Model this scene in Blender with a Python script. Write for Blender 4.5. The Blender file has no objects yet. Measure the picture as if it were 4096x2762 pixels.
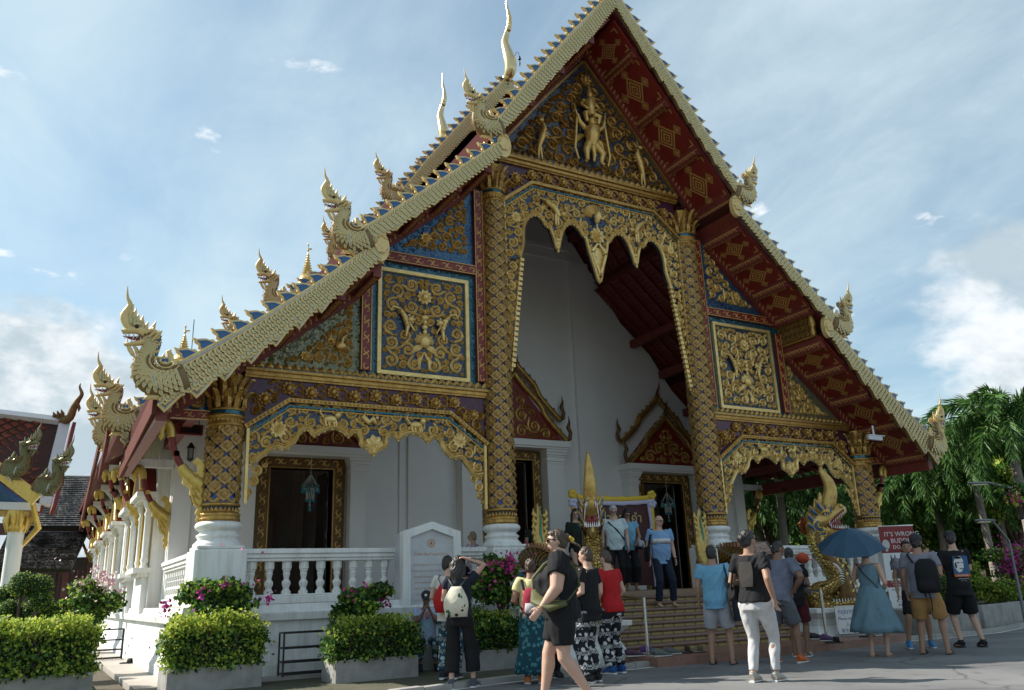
import bpy, bmesh, math, random
import numpy as np
from mathutils import Vector, Matrix
R = math.radians
rng = random.Random(7)
SC = bpy.context.scene
COL = SC.collection

# ---------------------------------------------------------------- camera, sky, sun, exposure
cd = bpy.data.cameras.new('camera'); cam = bpy.data.objects.new('camera', cd); COL.objects.link(cam)
cd.sensor_width = 36; cd.sensor_fit = 'HORIZONTAL'; cd.lens = 28.645; cd.clip_start = .1; cd.clip_end = 3000
_pi, _ya, _ro = .294581, .516464, -.036016
fw = Vector((math.sin(_ya)*math.cos(_pi), math.cos(_ya)*math.cos(_pi), math.sin(_pi)))
rt = Vector((math.cos(_ya), -math.sin(_ya), 0)); up = rt.cross(fw)
r2 = rt*math.cos(_ro) + up*math.sin(_ro); u2 = -rt*math.sin(_ro) + up*math.cos(_ro)
mw = Matrix.Identity(4)
for i in range(3):
    mw[i][0] = r2[i]; mw[i][1] = u2[i]; mw[i][2] = -fw[i]
mw.translation = (-10.335, -14.11, 1.15)
cam.matrix_world = mw; SC.camera = cam

SUN = Vector((-.85, .72, 1)).normalized()
world = bpy.data.worlds.new('World'); SC.world = world; world.use_nodes = True
wt = world.node_tree; WN = wt.nodes; WL = wt.links
for nd in list(WN): WN.remove(nd)
def wn(t, **k):
    n = WN.new(t)
    for a, b in k.items(): setattr(n, a, b)
    return n
def wmath(op, a, b=None, clamp=False):
    n = wn('ShaderNodeMath', operation=op, use_clamp=clamp)
    for i, v in enumerate((a, b)):
        if v is None: continue
        if isinstance(v, (int, float)): n.inputs[i].default_value = v
        else: WL.new(v, n.inputs[i])
    return n.outputs[0]
wo = wn('ShaderNodeOutputWorld'); bg = wn('ShaderNodeBackground'); WL.new(bg.outputs[0], wo.inputs[0])
bg.inputs[1].default_value = .084
sky = wn('ShaderNodeTexSky', sky_type='NISHITA'); sky.sun_disc = False
sky.sun_elevation = math.asin(SUN.z); sky.sun_rotation = math.atan2(SUN.x, SUN.y) % (2*math.pi)
sky.air_density = 1.0; sky.dust_density = 1.1; sky.ozone_density = 1.5
tc = wn('ShaderNodeTexCoord'); sx = wn('ShaderNodeSeparateXYZ'); WL.new(tc.outputs['Generated'], sx.inputs[0])
zc = wmath('MAXIMUM', sx.outputs[2], .0)
den = wmath('ADD', zc, .18)
cx = wmath('DIVIDE', sx.outputs[0], den); cy = wmath('DIVIDE', sx.outputs[1], den)
cv = wn('ShaderNodeCombineXYZ'); WL.new(cx, cv.inputs[0]); WL.new(cy, cv.inputs[1])
def wnoise(vec, scale, detail, rough, dist=0, off=(0,0,0), sc=(1,1,1), rot=0):
    m = wn('ShaderNodeMapping'); WL.new(vec, m.inputs[0]); m.inputs['Location'].default_value = off
    m.inputs['Scale'].default_value = sc; m.inputs['Rotation'].default_value = (0, 0, rot)
    n = wn('ShaderNodeTexNoise'); WL.new(m.outputs[0], n.inputs[0])
    n.inputs['Scale'].default_value = scale; n.inputs['Detail'].default_value = detail
    n.inputs['Roughness'].default_value = rough; n.inputs['Distortion'].default_value = dist
    return n.outputs[0]
def wramp(v, a, b, lo=0., hi=1.):
    n = wn('ShaderNodeMapRange', interpolation_type='SMOOTHSTEP'); WL.new(v, n.inputs[0])
    for i, x in enumerate((a, b, lo, hi)): n.inputs[i+1].default_value = x
    return n.outputs[0]
cir = wnoise(cv.outputs[0], 1.25, 9, .56, .35, (3.1, 1.7, 0), (1, .45, 1), R(35))
cir2 = wnoise(cv.outputs[0], 3.6, 8, .62, .6, (.4, 5.2, 0), (1, .6, 1), R(-20))
cirf = wramp(wmath('ADD', wmath('MULTIPLY', cir, .75), wmath('MULTIPLY', cir2, .3)), .34, .76, .22, .9)
# small puffs
puf = wramp(wnoise(cv.outputs[0], 5.5, 7, .55, .2, (7.7, 2.3, 0)), .640, .72, 0, .9)
# cumulus banks low over the horizon
cum = wnoise(tc.outputs['Generated'], 4.2, 10, .58, .1, (CUM_OFF := (1.35, 2.45, .3)), (1, 1, 1.7))
band = wramp(sx.outputs[2], .04, .50, .22, -.20)
def lump(d, r, amt):
    v = wn('ShaderNodeVectorMath', operation='DISTANCE'); WL.new(tc.outputs['Generated'], v.inputs[0])
    v.inputs[1].default_value = Vector(d).normalized()
    return wramp(v.outputs['Value'], r*.25, r, amt, 0)
cumv = wmath('ADD', cum, band)
for d, r, a in [((-.03,.98,.17), .30, .21), ((.79,.47,.395), .16, .19), ((.86,.46,.205), .19, .20), ((-.6,-.7,.2), .35, .15), ((.5,-.85,.25), .4, .15)]:
    cumv = wmath('ADD', cumv, lump(d, r, a))
cumf = wramp(cumv, .64, .80)
shade = wnoise(tc.outputs['Generated'], 7.5, 8, .6, .2, (1.42, 2.5, .1), (1, 1, 1.6))
cumcol = wn('ShaderNodeMix', data_type='RGBA'); WL.new(wramp(shade, .42, .64), cumcol.inputs['Factor'])
cumcol.inputs['A'].default_value = (3.7, 4.5, 5.0, 1); cumcol.inputs['B'].default_value = (6.7, 7.0, 7.2, 1)
skyt = wn('ShaderNodeMix', data_type='RGBA', blend_type='MULTIPLY'); skyt.inputs['Factor'].default_value = 1; WL.new(sky.outputs[0], skyt.inputs['A']); skyt.inputs['B'].default_value = (.84, 1.06, 1.03, 1)
m1 = wn('ShaderNodeMix', data_type='RGBA'); WL.new(cirf, m1.inputs['Factor']); WL.new(skyt.outputs['Result'], m1.inputs['A']); m1.inputs['B'].default_value = (5.2, 6.3, 6.75, 1)
m2 = wn('ShaderNodeMix', data_type='RGBA'); WL.new(puf, m2.inputs['Factor']); WL.new(m1.outputs['Result'], m2.inputs['A']); m2.inputs['B'].default_value = (6.9, 7.3, 7.5, 1)
m3 = wn('ShaderNodeMix', data_type='RGBA'); WL.new(cumf, m3.inputs['Factor']); WL.new(m2.outputs['Result'], m3.inputs['A']); WL.new(cumcol.outputs['Result'], m3.inputs['B'])
WL.new(m3.outputs['Result'], bg.inputs[0])

sl = bpy.data.lights.new('sun', 'SUN'); sl.energy = 4.8; sl.angle = R(.5); sl.color = (1, .94, .84)
so = bpy.data.objects.new('sun', sl); COL.objects.link(so)
so.rotation_euler = SUN.to_track_quat('Z', 'Y').to_euler()
vs = SC.view_settings; vs.view_transform = 'Standard'; vs.look = 'None'; vs.gamma = 1; vs.exposure = .8; vs.use_curve_mapping = False
SC.cycles.max_bounces = 8; SC.cycles.diffuse_bounces = 4

# ---------------------------------------------------------------- helpers
def tag(o, label=None, cat=None, group=None, kind=None):
    if label: o['label'] = label
    if cat: o['category'] = cat
    if group: o['group'] = group
    if kind: o['kind'] = kind
    return o
def empty(name, loc=(0,0,0), rz=0, label=None, cat=None, group=None, parent=None):
    o = bpy.data.objects.new(name, None); COL.objects.link(o); o.location = loc; o.rotation_euler = (0, 0, rz)
    o.empty_display_size = .1
    if parent: o.parent = parent
    return tag(o, label, cat, group)
def link(name, me, parent=None, mat4=None):
    o = bpy.data.objects.new(name, me); COL.objects.link(o)
    if parent is not None: o.parent = parent
    if mat4 is not None: o.matrix_local = mat4
    return o
def copy_tree(o, parent=None):
    c = o.copy(); COL.objects.link(c)
    if parent is not None: c.parent = parent
    for ch in o.children: copy_tree(ch, c)
    return c

class MB:
    """collects shapes and links them as one mesh object"""
    def __init__(s): s.v = []; s.f = []; s.m = []; s.s = []
    def add(s, vs, fs, mi=0, smooth=False):
        b = len(s.v); s.v.extend([tuple(map(float, x)) for x in vs])
        for f in fs: s.f.append([b+i for i in f]); s.m.append(mi); s.s.append(smooth)
    def box(s, x0, x1, y0, y1, z0, z1, mi=0):
        vs = [(x, y, z) for x in (x0, x1) for y in (y0, y1) for z in (z0, z1)]
        s.add(vs, [(0,1,3,2),(4,6,7,5),(0,4,5,1),(2,3,7,6),(0,2,6,4),(1,5,7,3)], mi)
    def hexa(s, p, mi=0):   # p: bottom 4 ccw, top 4 ccw
        s.add(p, [(3,2,1,0),(4,5,6,7),(0,1,5,4),(1,2,6,5),(2,3,7,6),(3,0,4,7)], mi)
    def bar(s, a, b, w, h, mi=0, upv=(0,0,1), w2=None, h2=None):
        a = Vector(a); b = Vector(b); d = (b-a).normalized(); u = Vector(upv)
        sd = d.cross(u)
        if sd.length < 1e-4: sd = d.cross(Vector((1,0,0)))
        sd.normalize(); u = sd.cross(d)
        w2 = w if w2 is None else w2; h2 = h if h2 is None else h2
        P = []
        for c, ww, hh in ((a, w, h), (b, w2, h2)):
            P += [c-sd*ww/2-u*hh/2, c+sd*ww/2-u*hh/2, c+sd*ww/2+u*hh/2, c-sd*ww/2+u*hh/2]
        s.hexa(P, mi)
    def prism(s, poly, o, ux, uz, n, d0, d1, mi=0, mis=None):
        o = Vector(o); ux = Vector(ux); uz = Vector(uz); n = Vector(n); k = len(poly)
        a = [o+ux*x+uz*z+n*d0 for x, z in poly]; b = [o+ux*x+uz*z+n*d1 for x, z in poly]
        mis = mi if mis is None else mis
        s.add(a, [list(range(k))[::-1]], mi); s.add(b, [list(range(k))], mi)
        s.add(a+b, [(i, (i+1) % k, k+(i+1) % k, k+i) for i in range(k)], mis)
    def tube(s, pts, rad, n=8, mi=0, fl=(1,1), upv=(0,0,1), caps=True, smooth=True, phase=0):
        pts = [Vector(p) for p in pts]; k = len(pts)
        if isinstance(rad, (int, float)): rad = [rad]*k
        V = []; pu = Vector(upv)
        for i, p in enumerate(pts):
            t = (pts[min(i+1, k-1)]-pts[max(i-1, 0)])
            if t.length < 1e-9: t = Vector((0,0,1))
            t.normalize()
            if i == 0:
                sd = t.cross(pu)
                if sd.length < .12: sd = t.cross(Vector((.25,1,.1)))
            else:
                sd = sd-t*sd.dot(t)     # carried along without twisting
                if sd.length < 1e-4: sd = t.cross(pu)
            sd.normalize(); u = sd.cross(t)
            r = rad[i]; ra, rb = (r*fl[0], r*fl[1]) if isinstance(r, (int, float)) else r
            for j in range(n):
                a = phase+2*math.pi*j/n; V.append(p+sd*ra*math.cos(a)+u*rb*math.sin(a))
        F = [(i*n+j, i*n+(j+1) % n, (i+1)*n+(j+1) % n, (i+1)*n+j) for i in range(k-1) for j in range(n)]
        s.add(V, F, mi, smooth)
        if caps:
            s.add(V[:n], [list(range(n))[::-1]], mi); s.add(V[-n:], [list(range(n))], mi)
    def lathe(s, prof, n=16, c=(0,0,0), mi=0, smooth=True, phase=0, caps=True):
        V = [(c[0]+r*math.cos(phase+2*math.pi*j/n), c[1]+r*math.sin(phase+2*math.pi*j/n), c[2]+z) for r, z in prof for j in range(n)]
        k = len(prof)
        s.add(V, [(i*n+j, i*n+(j+1) % n, (i+1)*n+(j+1) % n, (i+1)*n+j) for i in range(k-1) for j in range(n)], mi, smooth)
        if caps:
            s.add(V[:n], [list(range(n))[::-1]], mi); s.add(V[-n:], [list(range(n))], mi)
    def ball(s, c, r, mi=0, nu=10, nv=7, rot=None):
        if isinstance(r, (int, float)): r = (r, r, r)
        V = []
        for i in range(nv+1):
            ph = math.pi*i/nv
            for j in range(nu):
                th = 2*math.pi*j/nu
                q = Vector((r[0]*math.sin(ph)*math.cos(th), r[1]*math.sin(ph)*math.sin(th), -r[2]*math.cos(ph)))
                if rot is not None: q = rot @ q
                V.append(Vector(c)+q)
        s.add(V, [(i*nu+j, i*nu+(j+1) % nu, (i+1)*nu+(j+1) % nu, (i+1)*nu+j) for i in range(nv) for j in range(nu)], mi, True)
    def ribbon(s, P2, W, h, fr, mi=0, base=0.):
        """raised carved stroke on a plane; fr maps (u,v,depth)->3d"""
        k = len(P2); V = []
        for i in range(k):
            x0, y0 = P2[max(i-1,0)]; x1, y1 = P2[min(i+1,k-1)]
            tx, ty = x1-x0, y1-y0; L = math.hypot(tx, ty) or 1; nx, ny = -ty/L, tx/L
            w = W[i]/2; x, y = P2[i]; hh = h*min(1, .35+W[i]/(max(W)+1e-9)*.65)
            for q, dd in ((-1, 0), (-.8, .6), (0, 1), (.8, .6), (1, 0)):
                V.append(fr(x+nx*w*q, y+ny*w*q, base+hh*dd))
        s.add(V, [(i*5+j, i*5+j+1, (i+1)*5+j+1, (i+1)*5+j) for i in range(k-1) for j in range(4)], mi, False)
    def mesh(s, name, mats):
        me = bpy.data.meshes.new(name); me.from_pydata(s.v, [], s.f)
        if not isinstance(mats, (list, tuple)): mats = [mats]
        for m in mats: me.materials.append(m)
        me.polygons.foreach_set('material_index', np.array(s.m, dtype=np.int32))
        me.polygons.foreach_set('use_smooth', np.array(s.s, dtype=bool)); me.update()
        return me
    def build(s, name, mats, parent=None, kind=None):
        o = link(name, s.mesh(name, mats), parent)
        if kind: o['kind'] = kind
        return o

def fixn(o):
    bm = bmesh.new(); bm.from_mesh(o.data); bmesh.ops.recalc_face_normals(bm, faces=bm.faces); bm.to_mesh(o.data); bm.free(); return o
def bevel(o, w=.01, seg=2):
    m = o.modifiers.new('b', 'BEVEL'); m.width = w; m.segments = seg; m.limit_method = 'ANGLE'; m.angle_limit = R(40); return o

# ---------------------------------------------------------------- materials
MT = {}
def material(name, col, rough=.6, metal=0., noise=None, bump=None, spec=.5, extra=None, coat=0., trans=0.):
    """noise=(scale, amount, colour2) mottles the colour; bump=(scale, strength)"""
    m = bpy.data.materials.new(name); m.use_nodes = True; nt = m.node_tree
    b = nt.nodes['Principled BSDF']
    b.inputs['Base Color'].default_value = (*col, 1); b.inputs['Roughness'].default_value = rough; b.inputs['Metallic'].default_value = metal
    b.inputs['Specular IOR Level'].default_value = spec; b.inputs['Coat Weight'].default_value = coat
    tc = nt.nodes.new('ShaderNodeTexCoord')
    if noise:
        n = nt.nodes.new('ShaderNodeTexNoise'); n.inputs['Scale'].default_value = noise[0]; n.inputs['Detail'].default_value = 6
        n.inputs['Roughness'].default_value = .65
        nt.links.new(tc.outputs['Object'], n.inputs[0])
        r = nt.nodes.new('ShaderNodeMapRange'); nt.links.new(n.outputs[0], r.inputs[0])
        r.inputs[1].default_value = .35; r.inputs[2].default_value = .68; r.inputs[4].default_value = noise[1]
        mx = nt.nodes.new('ShaderNodeMix'); mx.data_type = 'RGBA'; nt.links.new(r.outputs[0], mx.inputs['Factor'])
        mx.inputs['A'].default_value = (*col, 1); mx.inputs['B'].default_value = (*noise[2], 1)
        nt.links.new(mx.outputs['Result'], b.inputs['Base Color'])
    if bump:
        n2 = nt.nodes.new('ShaderNodeTexNoise'); n2.inputs['Scale'].default_value = bump[0]; n2.inputs['Detail'].default_value = 5
        nt.links.new(tc.outputs['Object'], n2.inputs[0])
        bp = nt.nodes.new('ShaderNodeBump'); bp.inputs['Strength'].default_value = bump[1]; bp.inputs['Distance'].default_value = .02
        nt.links.new(n2.outputs[0], bp.inputs['Height']); nt.links.new(bp.outputs[0], b.inputs['Normal'])
    if trans: b.inputs['Transmission Weight'].default_value = trans
    if extra: extra(nt, b, tc)
    MT[name] = m
    return m
def mosaic(name, cols, scale, rough=.18, tilt=.35, metal=.35):
    """little cut glass chips, each its own tint and tilt"""
    def ex(nt, b, tc):
        v = nt.nodes.new('ShaderNodeTexVoronoi'); v.feature = 'F1'; v.inputs['Scale'].default_value = scale
        nt.links.new(tc.outputs['Object'], v.inputs[0])
        s = nt.nodes.new('ShaderNodeSeparateColor'); nt.links.new(v.outputs['Color'], s.inputs[0])
        # broad drift of tint across the panel
        n = nt.nodes.new('ShaderNodeTexNoise'); n.inputs['Scale'].default_value = 2.2; n.inputs['Detail'].default_value = 3; nt.links.new(tc.outputs['Object'], n.inputs[0])
        ad = nt.nodes.new('ShaderNodeMath'); ad.operation = 'MULTIPLY_ADD'; nt.links.new(s.outputs[0], ad.inputs[0]); ad.inputs[1].default_value = .55
        sb = nt.nodes.new('ShaderNodeMath'); sb.operation = 'MULTIPLY_ADD'; nt.links.new(n.outputs[0], sb.inputs[0]); sb.inputs[1].default_value = 1.3; sb.inputs[2].default_value = -.42
        nt.links.new(sb.outputs[0], ad.inputs[2])
        r = nt.nodes.new('ShaderNodeValToRGB'); nt.links.new(ad.outputs[0], r.inputs[0])
        el = r.color_ramp.elements
        el[0].color = (*cols[0], 1); el[1].color = (*cols[-1], 1)
        for i, c in enumerate(cols[1:-1]):
            e = el.new((i+1)/(len(cols)-1)); e.color = (*c, 1)
        nt.links.new(r.outputs[0], b.inputs['Base Color'])
        g = nt.nodes.new('ShaderNodeNewGeometry')
        sub = nt.nodes.new('ShaderNodeVectorMath'); sub.operation = 'SUBTRACT'; nt.links.new(v.outputs['Color'], sub.inputs[0]); sub.inputs[1].default_value = (.5,.5,.5)
        sc = nt.nodes.new('ShaderNodeVectorMath'); sc.operation = 'SCALE'; nt.links.new(sub.outputs[0], sc.inputs[0]); sc.inputs['Scale'].default_value = tilt
        a2 = nt.nodes.new('ShaderNodeVectorMath'); a2.operation = 'ADD'; nt.links.new(g.outputs['Normal'], a2.inputs[0]); nt.links.new(sc.outputs[0], a2.inputs[1])
        nz = nt.nodes.new('ShaderNodeVectorMath'); nz.operation = 'NORMALIZE'; nt.links.new(a2.outputs[0], nz.inputs[0])
        nt.links.new(nz.outputs[0], b.inputs['Normal'])
    return material(name, cols[0], rough, metal, extra=ex)

GOLD = material('gold_leaf', (.54, .32, .085), .30, .62, (9, .8, (.24, .12, .028)), (55, .35))
GOLDB = material('gold_bright', (.74, .49, .16), .29, .5, (7, .75, (.44, .26, .07)), (60, .3))
GOLDP = material('gold_pale', (.84, .62, .25), .30, .42, (6, .75, (.54, .34, .10)), (50, .3))
GOLDY = material('gold_yellow', (.70, .50, .13), .34, .45, (8, .6, (.45, .28, .06)), (45, .3))
GOLDD = material('gold_dark', (.20, .105, .028), .42, .45, (12, .8, (.07, .035, .012)), (60, .4))
CREAM = material('board_cream', (.74, .56, .25), .48, .10, (5, .7, (.54, .37, .13)), (40, .25))
CREAMD = material('board_groove', (.20, .125, .05), .6, .05)
GLASSG = material('scale_green_glass', (.44, .42, .22), .3, .15, (14, .8, (.60, .52, .27)))
SILV = material('mirror_piping', (.36, .43, .50), .22, .5, (18, .8, (.66, .68, .64)))
BLUEP = material('blue_glass_plate', (.03, .085, .20), .22, .3, (14, .8, (.07, .15, .28)))
REDP = material('red_lacquer', (.21, .018, .014), .42, 0, (5, .55, (.13, .013, .011)), (25, .12))
REDW = material('red_wood', (.20, .035, .026), .5, 0, (4, .7, (.12, .022, .018)), (30, .2))
REDF = material('faded_red_fascia', (.13, .045, .036), .9, 0, (3, .8, (.09, .030, .024)), (30, .25), spec=.12)
STEN = material('gold_stencil', (.66, .40, .13), .45, .35, (16, .6, (.33, .17, .05)))
def stains(nt, b, tc):
    src = b.inputs['Base Color'].links[0].from_socket
    mp = nt.nodes.new('ShaderNodeMapping'); nt.links.new(tc.outputs['Object'], mp.inputs[0]); mp.inputs['Scale'].default_value = (3.2, 3.2, .35)
    n = nt.nodes.new('ShaderNodeTexNoise'); n.inputs['Scale'].default_value = 1.6; n.inputs['Detail'].default_value = 9; n.inputs['Roughness'].default_value = .7; nt.links.new(mp.outputs[0], n.inputs[0])
    r = nt.nodes.new('ShaderNodeMapRange'); nt.links.new(n.outputs[0], r.inputs[0]); r.inputs[1].default_value = .47; r.inputs[2].default_value = .74; r.inputs[4].default_value = .75
    n2 = nt.nodes.new('ShaderNodeTexNoise'); n2.inputs['Scale'].default_value = 16; n2.inputs['Detail'].default_value = 6; nt.links.new(tc.outputs['Object'], n2.inputs[0])
    r2 = nt.nodes.new('ShaderNodeMapRange'); nt.links.new(n2.outputs[0], r2.inputs[0]); r2.inputs[1].default_value = .66; r2.inputs[2].default_value = .74; r2.inputs[4].default_value = .35
    ad = nt.nodes.new('ShaderNodeMath'); ad.operation = 'MAXIMUM'; nt.links.new(r.outputs[0], ad.inputs[0]); nt.links.new(r2.outputs[0], ad.inputs[1])
    mx = nt.nodes.new('ShaderNodeMix'); mx.data_type = 'RGBA'; nt.links.new(ad.outputs[0], mx.inputs['Factor']); nt.links.new(src, mx.inputs['A']); mx.inputs['B'].default_value = (.44, .42, .37, 1)
    nt.links.new(mx.outputs['Result'], b.inputs['Base Color'])
WHITE = material('white_plaster', (.78, .78, .76), .7, 0, (1.1, .5, (.68, .68, .66)), (14, .12), extra=stains)
WHITED = material('grey_plaster', (.80, .785, .76), .75, 0, (.7, .5, (.72, .70, .68)), (14, .1))
MARBLE = material('grey_marble', (.55, .55, .56), .3, 0, (4, .8, (.42, .42, .44)))
ORANGEL = material('faded_gold_lettering', (.50, .27, .12), .5, .1)
BLACK = material('black_lacquer', (.012, .010, .010), .4)
DARKIN = material('dark_wood_panel', (.03, .016, .010), .5, 0, (6, .6, (.05, .03, .02)))
MOSB = mosaic('mosaic_blue', [(.010,.025,.07), (.016,.05,.13), (.05,.10,.20), (.03,.13,.19), (.11,.13,.20)], 34)
MOST = mosaic('mosaic_teal', [(.012,.045,.065), (.02,.10,.13), (.035,.13,.15), (.03,.07,.14), (.08,.14,.15)], 30)
MOSO = mosaic('mosaic_olive', [(.10,.10,.05), (.17,.16,.08), (.24,.22,.12), (.08,.12,.10), (.20,.20,.15)], 26)
MOSV = mosaic('mosaic_violet', [(.022,.030,.07), (.045,.055,.105), (.016,.05,.085), (.065,.065,.10), (.014,.05,.066)], 38)
def tilegrid(nt, b, tc):
    m = nt.nodes.new('ShaderNodeMapping'); nt.links.new(tc.outputs['Object'], m.inputs[0]); m.inputs['Rotation'].default_value = (R(90), 0, R(0))
    m2 = nt.nodes.new('ShaderNodeMapping'); nt.links.new(m.outputs[0], m2.inputs[0]); m2.inputs['Rotation'].default_value = (0, 0, R(45))
    k = nt.nodes.new('ShaderNodeTexBrick'); nt.links.new(m2.outputs[0], k.inputs[0]); k.offset = 0; k.inputs['Scale'].default_value = 24
    k.inputs['Brick Width'].default_value = 1; k.inputs['Row Height'].default_value = 1; k.inputs['Mortar Size'].default_value = .06
    k.inputs['Color1'].default_value = (.095,.022,.055,1); k.inputs['Color2'].default_value = (.055,.013,.034,1); k.inputs['Mortar'].default_value = (.02,.006,.012,1)
    nt.links.new(k.outputs[0], b.inputs['Base Color'])
MOSP = material('mosaic_plum', (.1,.02,.07), .25, .15, extra=tilegrid)
COLB = material('column_blue_glass', (.010, .020, .085), .12, .4, (26, .9, (.03, .07, .26)))
TEALM = material('teal_mirror_strip', (.03, .16, .20), .12, .5, (40, .9, (.01, .03, .05)))

MOSG = mosaic('mosaic_dusk', [(.05,.055,.04), (.03,.04,.09), (.07,.075,.06), (.05,.05,.11), (.09,.09,.07)], 34)
ROOFT = material('roof_tile_red', (.10,.028,.022), .95, 0, (4,.8,(.07,.02,.016)), spec=.08)
COLG = material('column_gold', (.46, .285, .095), .36, .5, (12, .8, (.19, .10, .025)), (60, .4))
EAVER = material('eave_maroon', (.065, .011, .010), .85, 0, (4,.7,(.045,.009,.008)), spec=.1)
def nscales(nt, b, tc):
    src = b.inputs['Base Color'].links[0].from_socket
    v = nt.nodes.new('ShaderNodeTexVoronoi'); v.feature = 'DISTANCE_TO_EDGE'; v.inputs['Scale'].default_value = 17; nt.links.new(tc.outputs['Object'], v.inputs[0])
    r = nt.nodes.new('ShaderNodeMapRange'); nt.links.new(v.outputs['Distance'], r.inputs[0]); r.inputs[1].default_value = .0; r.inputs[2].default_value = .16
    bp = nt.nodes.new('ShaderNodeBump'); bp.inputs['Strength'].default_value = .9; bp.inputs['Distance'].default_value = .02; nt.links.new(r.outputs[0], bp.inputs['Height']); nt.links.new(bp.outputs[0], b.inputs['Normal'])
    mx = nt.nodes.new('ShaderNodeMix'); mx.data_type = 'RGBA'; nt.links.new(r.outputs[0], mx.inputs['Factor']); mx.inputs['A'].default_value = (.13, .07, .02, 1); nt.links.new(src, mx.inputs['B']); nt.links.new(mx.outputs['Result'], b.inputs['Base Color'])  # crevice shade between the scales is painted into the gold
NGOLD = material('naga_gold', (.60, .40, .11), .32, .5, (7, .8, (.36, .21, .05)), extra=nscales)
# ================================================================ the setting
GZ = .03
def ground_mats():
    def asphalt(nt, b, tc):
        n = nt.nodes.new('ShaderNodeTexNoise'); n.inputs['Scale'].default_value = 160; n.inputs['Detail'].default_value = 3; nt.links.new(tc.outputs['Object'], n.inputs[0])
        n2 = nt.nodes.new('ShaderNodeTexNoise'); n2.inputs['Scale'].default_value = .7; n2.inputs['Detail'].default_value = 7; nt.links.new(tc.outputs['Object'], n2.inputs[0])
        a = nt.nodes.new('ShaderNodeMath'); a.operation = 'MULTIPLY'; nt.links.new(n.outputs[0], a.inputs[0]); nt.links.new(n2.outputs[0], a.inputs[1])
        r = nt.nodes.new('ShaderNodeValToRGB'); nt.links.new(a.outputs[0], r.inputs[0])
        r.color_ramp.elements[0].position = .12; r.color_ramp.elements[0].color = (.085,.086,.09,1)
        r.color_ramp.elements[1].position = .42; r.color_ramp.elements[1].color = (.22,.218,.215,1)
        dn = nt.nodes.new('ShaderNodeTexNoise'); dn.inputs['Scale'].default_value = 1.8; nt.links.new(tc.outputs['Object'], dn.inputs[0])
        dm_ = nt.nodes.new('ShaderNodeMix'); dm_.data_type = 'VECTOR'; dm_.inputs['Factor'].default_value = .35; nt.links.new(tc.outputs['Object'], dm_.inputs[4]); nt.links.new(dn.outputs['Color'], dm_.inputs[5])
        vo = nt.nodes.new('ShaderNodeTexVoronoi'); vo.feature = 'DISTANCE_TO_EDGE'; vo.inputs['Scale'].default_value = .55; nt.links.new(dm_.outputs[1], vo.inputs[0])
        cr = nt.nodes.new('ShaderNodeMapRange'); nt.links.new(vo.outputs['Distance'], cr.inputs[0]); cr.inputs[1].default_value = .002; cr.inputs[2].default_value = .012; cr.inputs[3].default_value = .55; cr.inputs[4].default_value = 1
        st = nt.nodes.new('ShaderNodeTexNoise'); st.inputs['Scale'].default_value = 3.5; st.inputs['Detail'].default_value = 4; nt.links.new(tc.outputs['Object'], st.inputs[0])
        sr = nt.nodes.new('ShaderNodeMapRange'); nt.links.new(st.outputs[0], sr.inputs[0]); sr.inputs[1].default_value = .60; sr.inputs[2].default_value = .70; sr.inputs[3].default_value = 1; sr.inputs[4].default_value = .72
        mu = nt.nodes.new('ShaderNodeMath'); mu.operation = 'MULTIPLY'; nt.links.new(cr.outputs[0], mu.inputs[0]); nt.links.new(sr.outputs[0], mu.inputs[1])
        vm = nt.nodes.new('ShaderNodeVectorMath'); vm.operation = 'SCALE'; nt.links.new(r.outputs[0], vm.inputs[0]); nt.links.new(mu.outputs[0], vm.inputs['Scale'])
        nt.links.new(vm.outputs[0], b.inputs['Base Color'])
        bp = nt.nodes.new('ShaderNodeBump'); bp.inputs['Strength'].default_value = .5; bp.inputs['Distance'].default_value = .006
        nt.links.new(n.outputs[0], bp.inputs['Height']); nt.links.new(bp.outputs[0], b.inputs['Normal'])
    material('asphalt', (.07,.07,.07), .85, extra=asphalt)
    material('concrete', (.34, .33, .31), .8, 0, (2.2, .8, (.22, .21, .20)), (30, .25))
    material('planter_concrete', (.36, .35, .33), .75, 0, (3.5, .9, (.22, .21, .20)), (24, .2))
    material('walk_marble', (.42, .38, .34), .55, 0, (1.5, .7, (.30, .27, .24)), (20, .1))
    material('soil', (.06, .045, .03), .95, 0, (8, .8, (.10, .08, .05)), (20, .6))
    material('kerb_tile', (.26, .13, .09), .5, 0, (9, .8, (.16, .08, .055)), (30, .15))
    material('step_tile', (.30, .22, .13), .35, 0, (14, .8, (.20, .13, .09)), (30, .12))
    material('step_nosing', (.20, .115, .085), .38, 0, (30, .8, (.12, .07, .05)))
    material('riser_tile', (.36, .29, .10), .28, 0, (6, .8, (.27, .19, .07)))
    material('road_paint', (.7, .7, .67), .7, 0, (9, .9, (.25, .25, .24)))
    material('mossy_soil', (.055,.06,.03), .95, 0, (3, .9, (.10,.085,.06)), (30, .7))
    material('lawn', (.055, .085, .03), .95, 0, (6, .8, (.12, .10, .05)), (40, .6))
ground_mats()
m = MB(); m.add([(-900,-700,-.06),(900,-700,-.06),(900,1100,-.06),(-900,1100,-.06)], [(0,1,2,3)]); m.build('ground', MT['lawn'], kind='structure')
def sheet(name, poly, z, mat, thick=0.):
    m = MB()
    if thick: m.prism(poly, (0,0,z-thick), (1,0,0), (0,1,0), (0,0,1), 0, thick)
    else: m.add([(x, y, z) for x, y in poly], [list(range(len(poly)))])
    return tag(m.build(name, mat), kind='structure')
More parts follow.
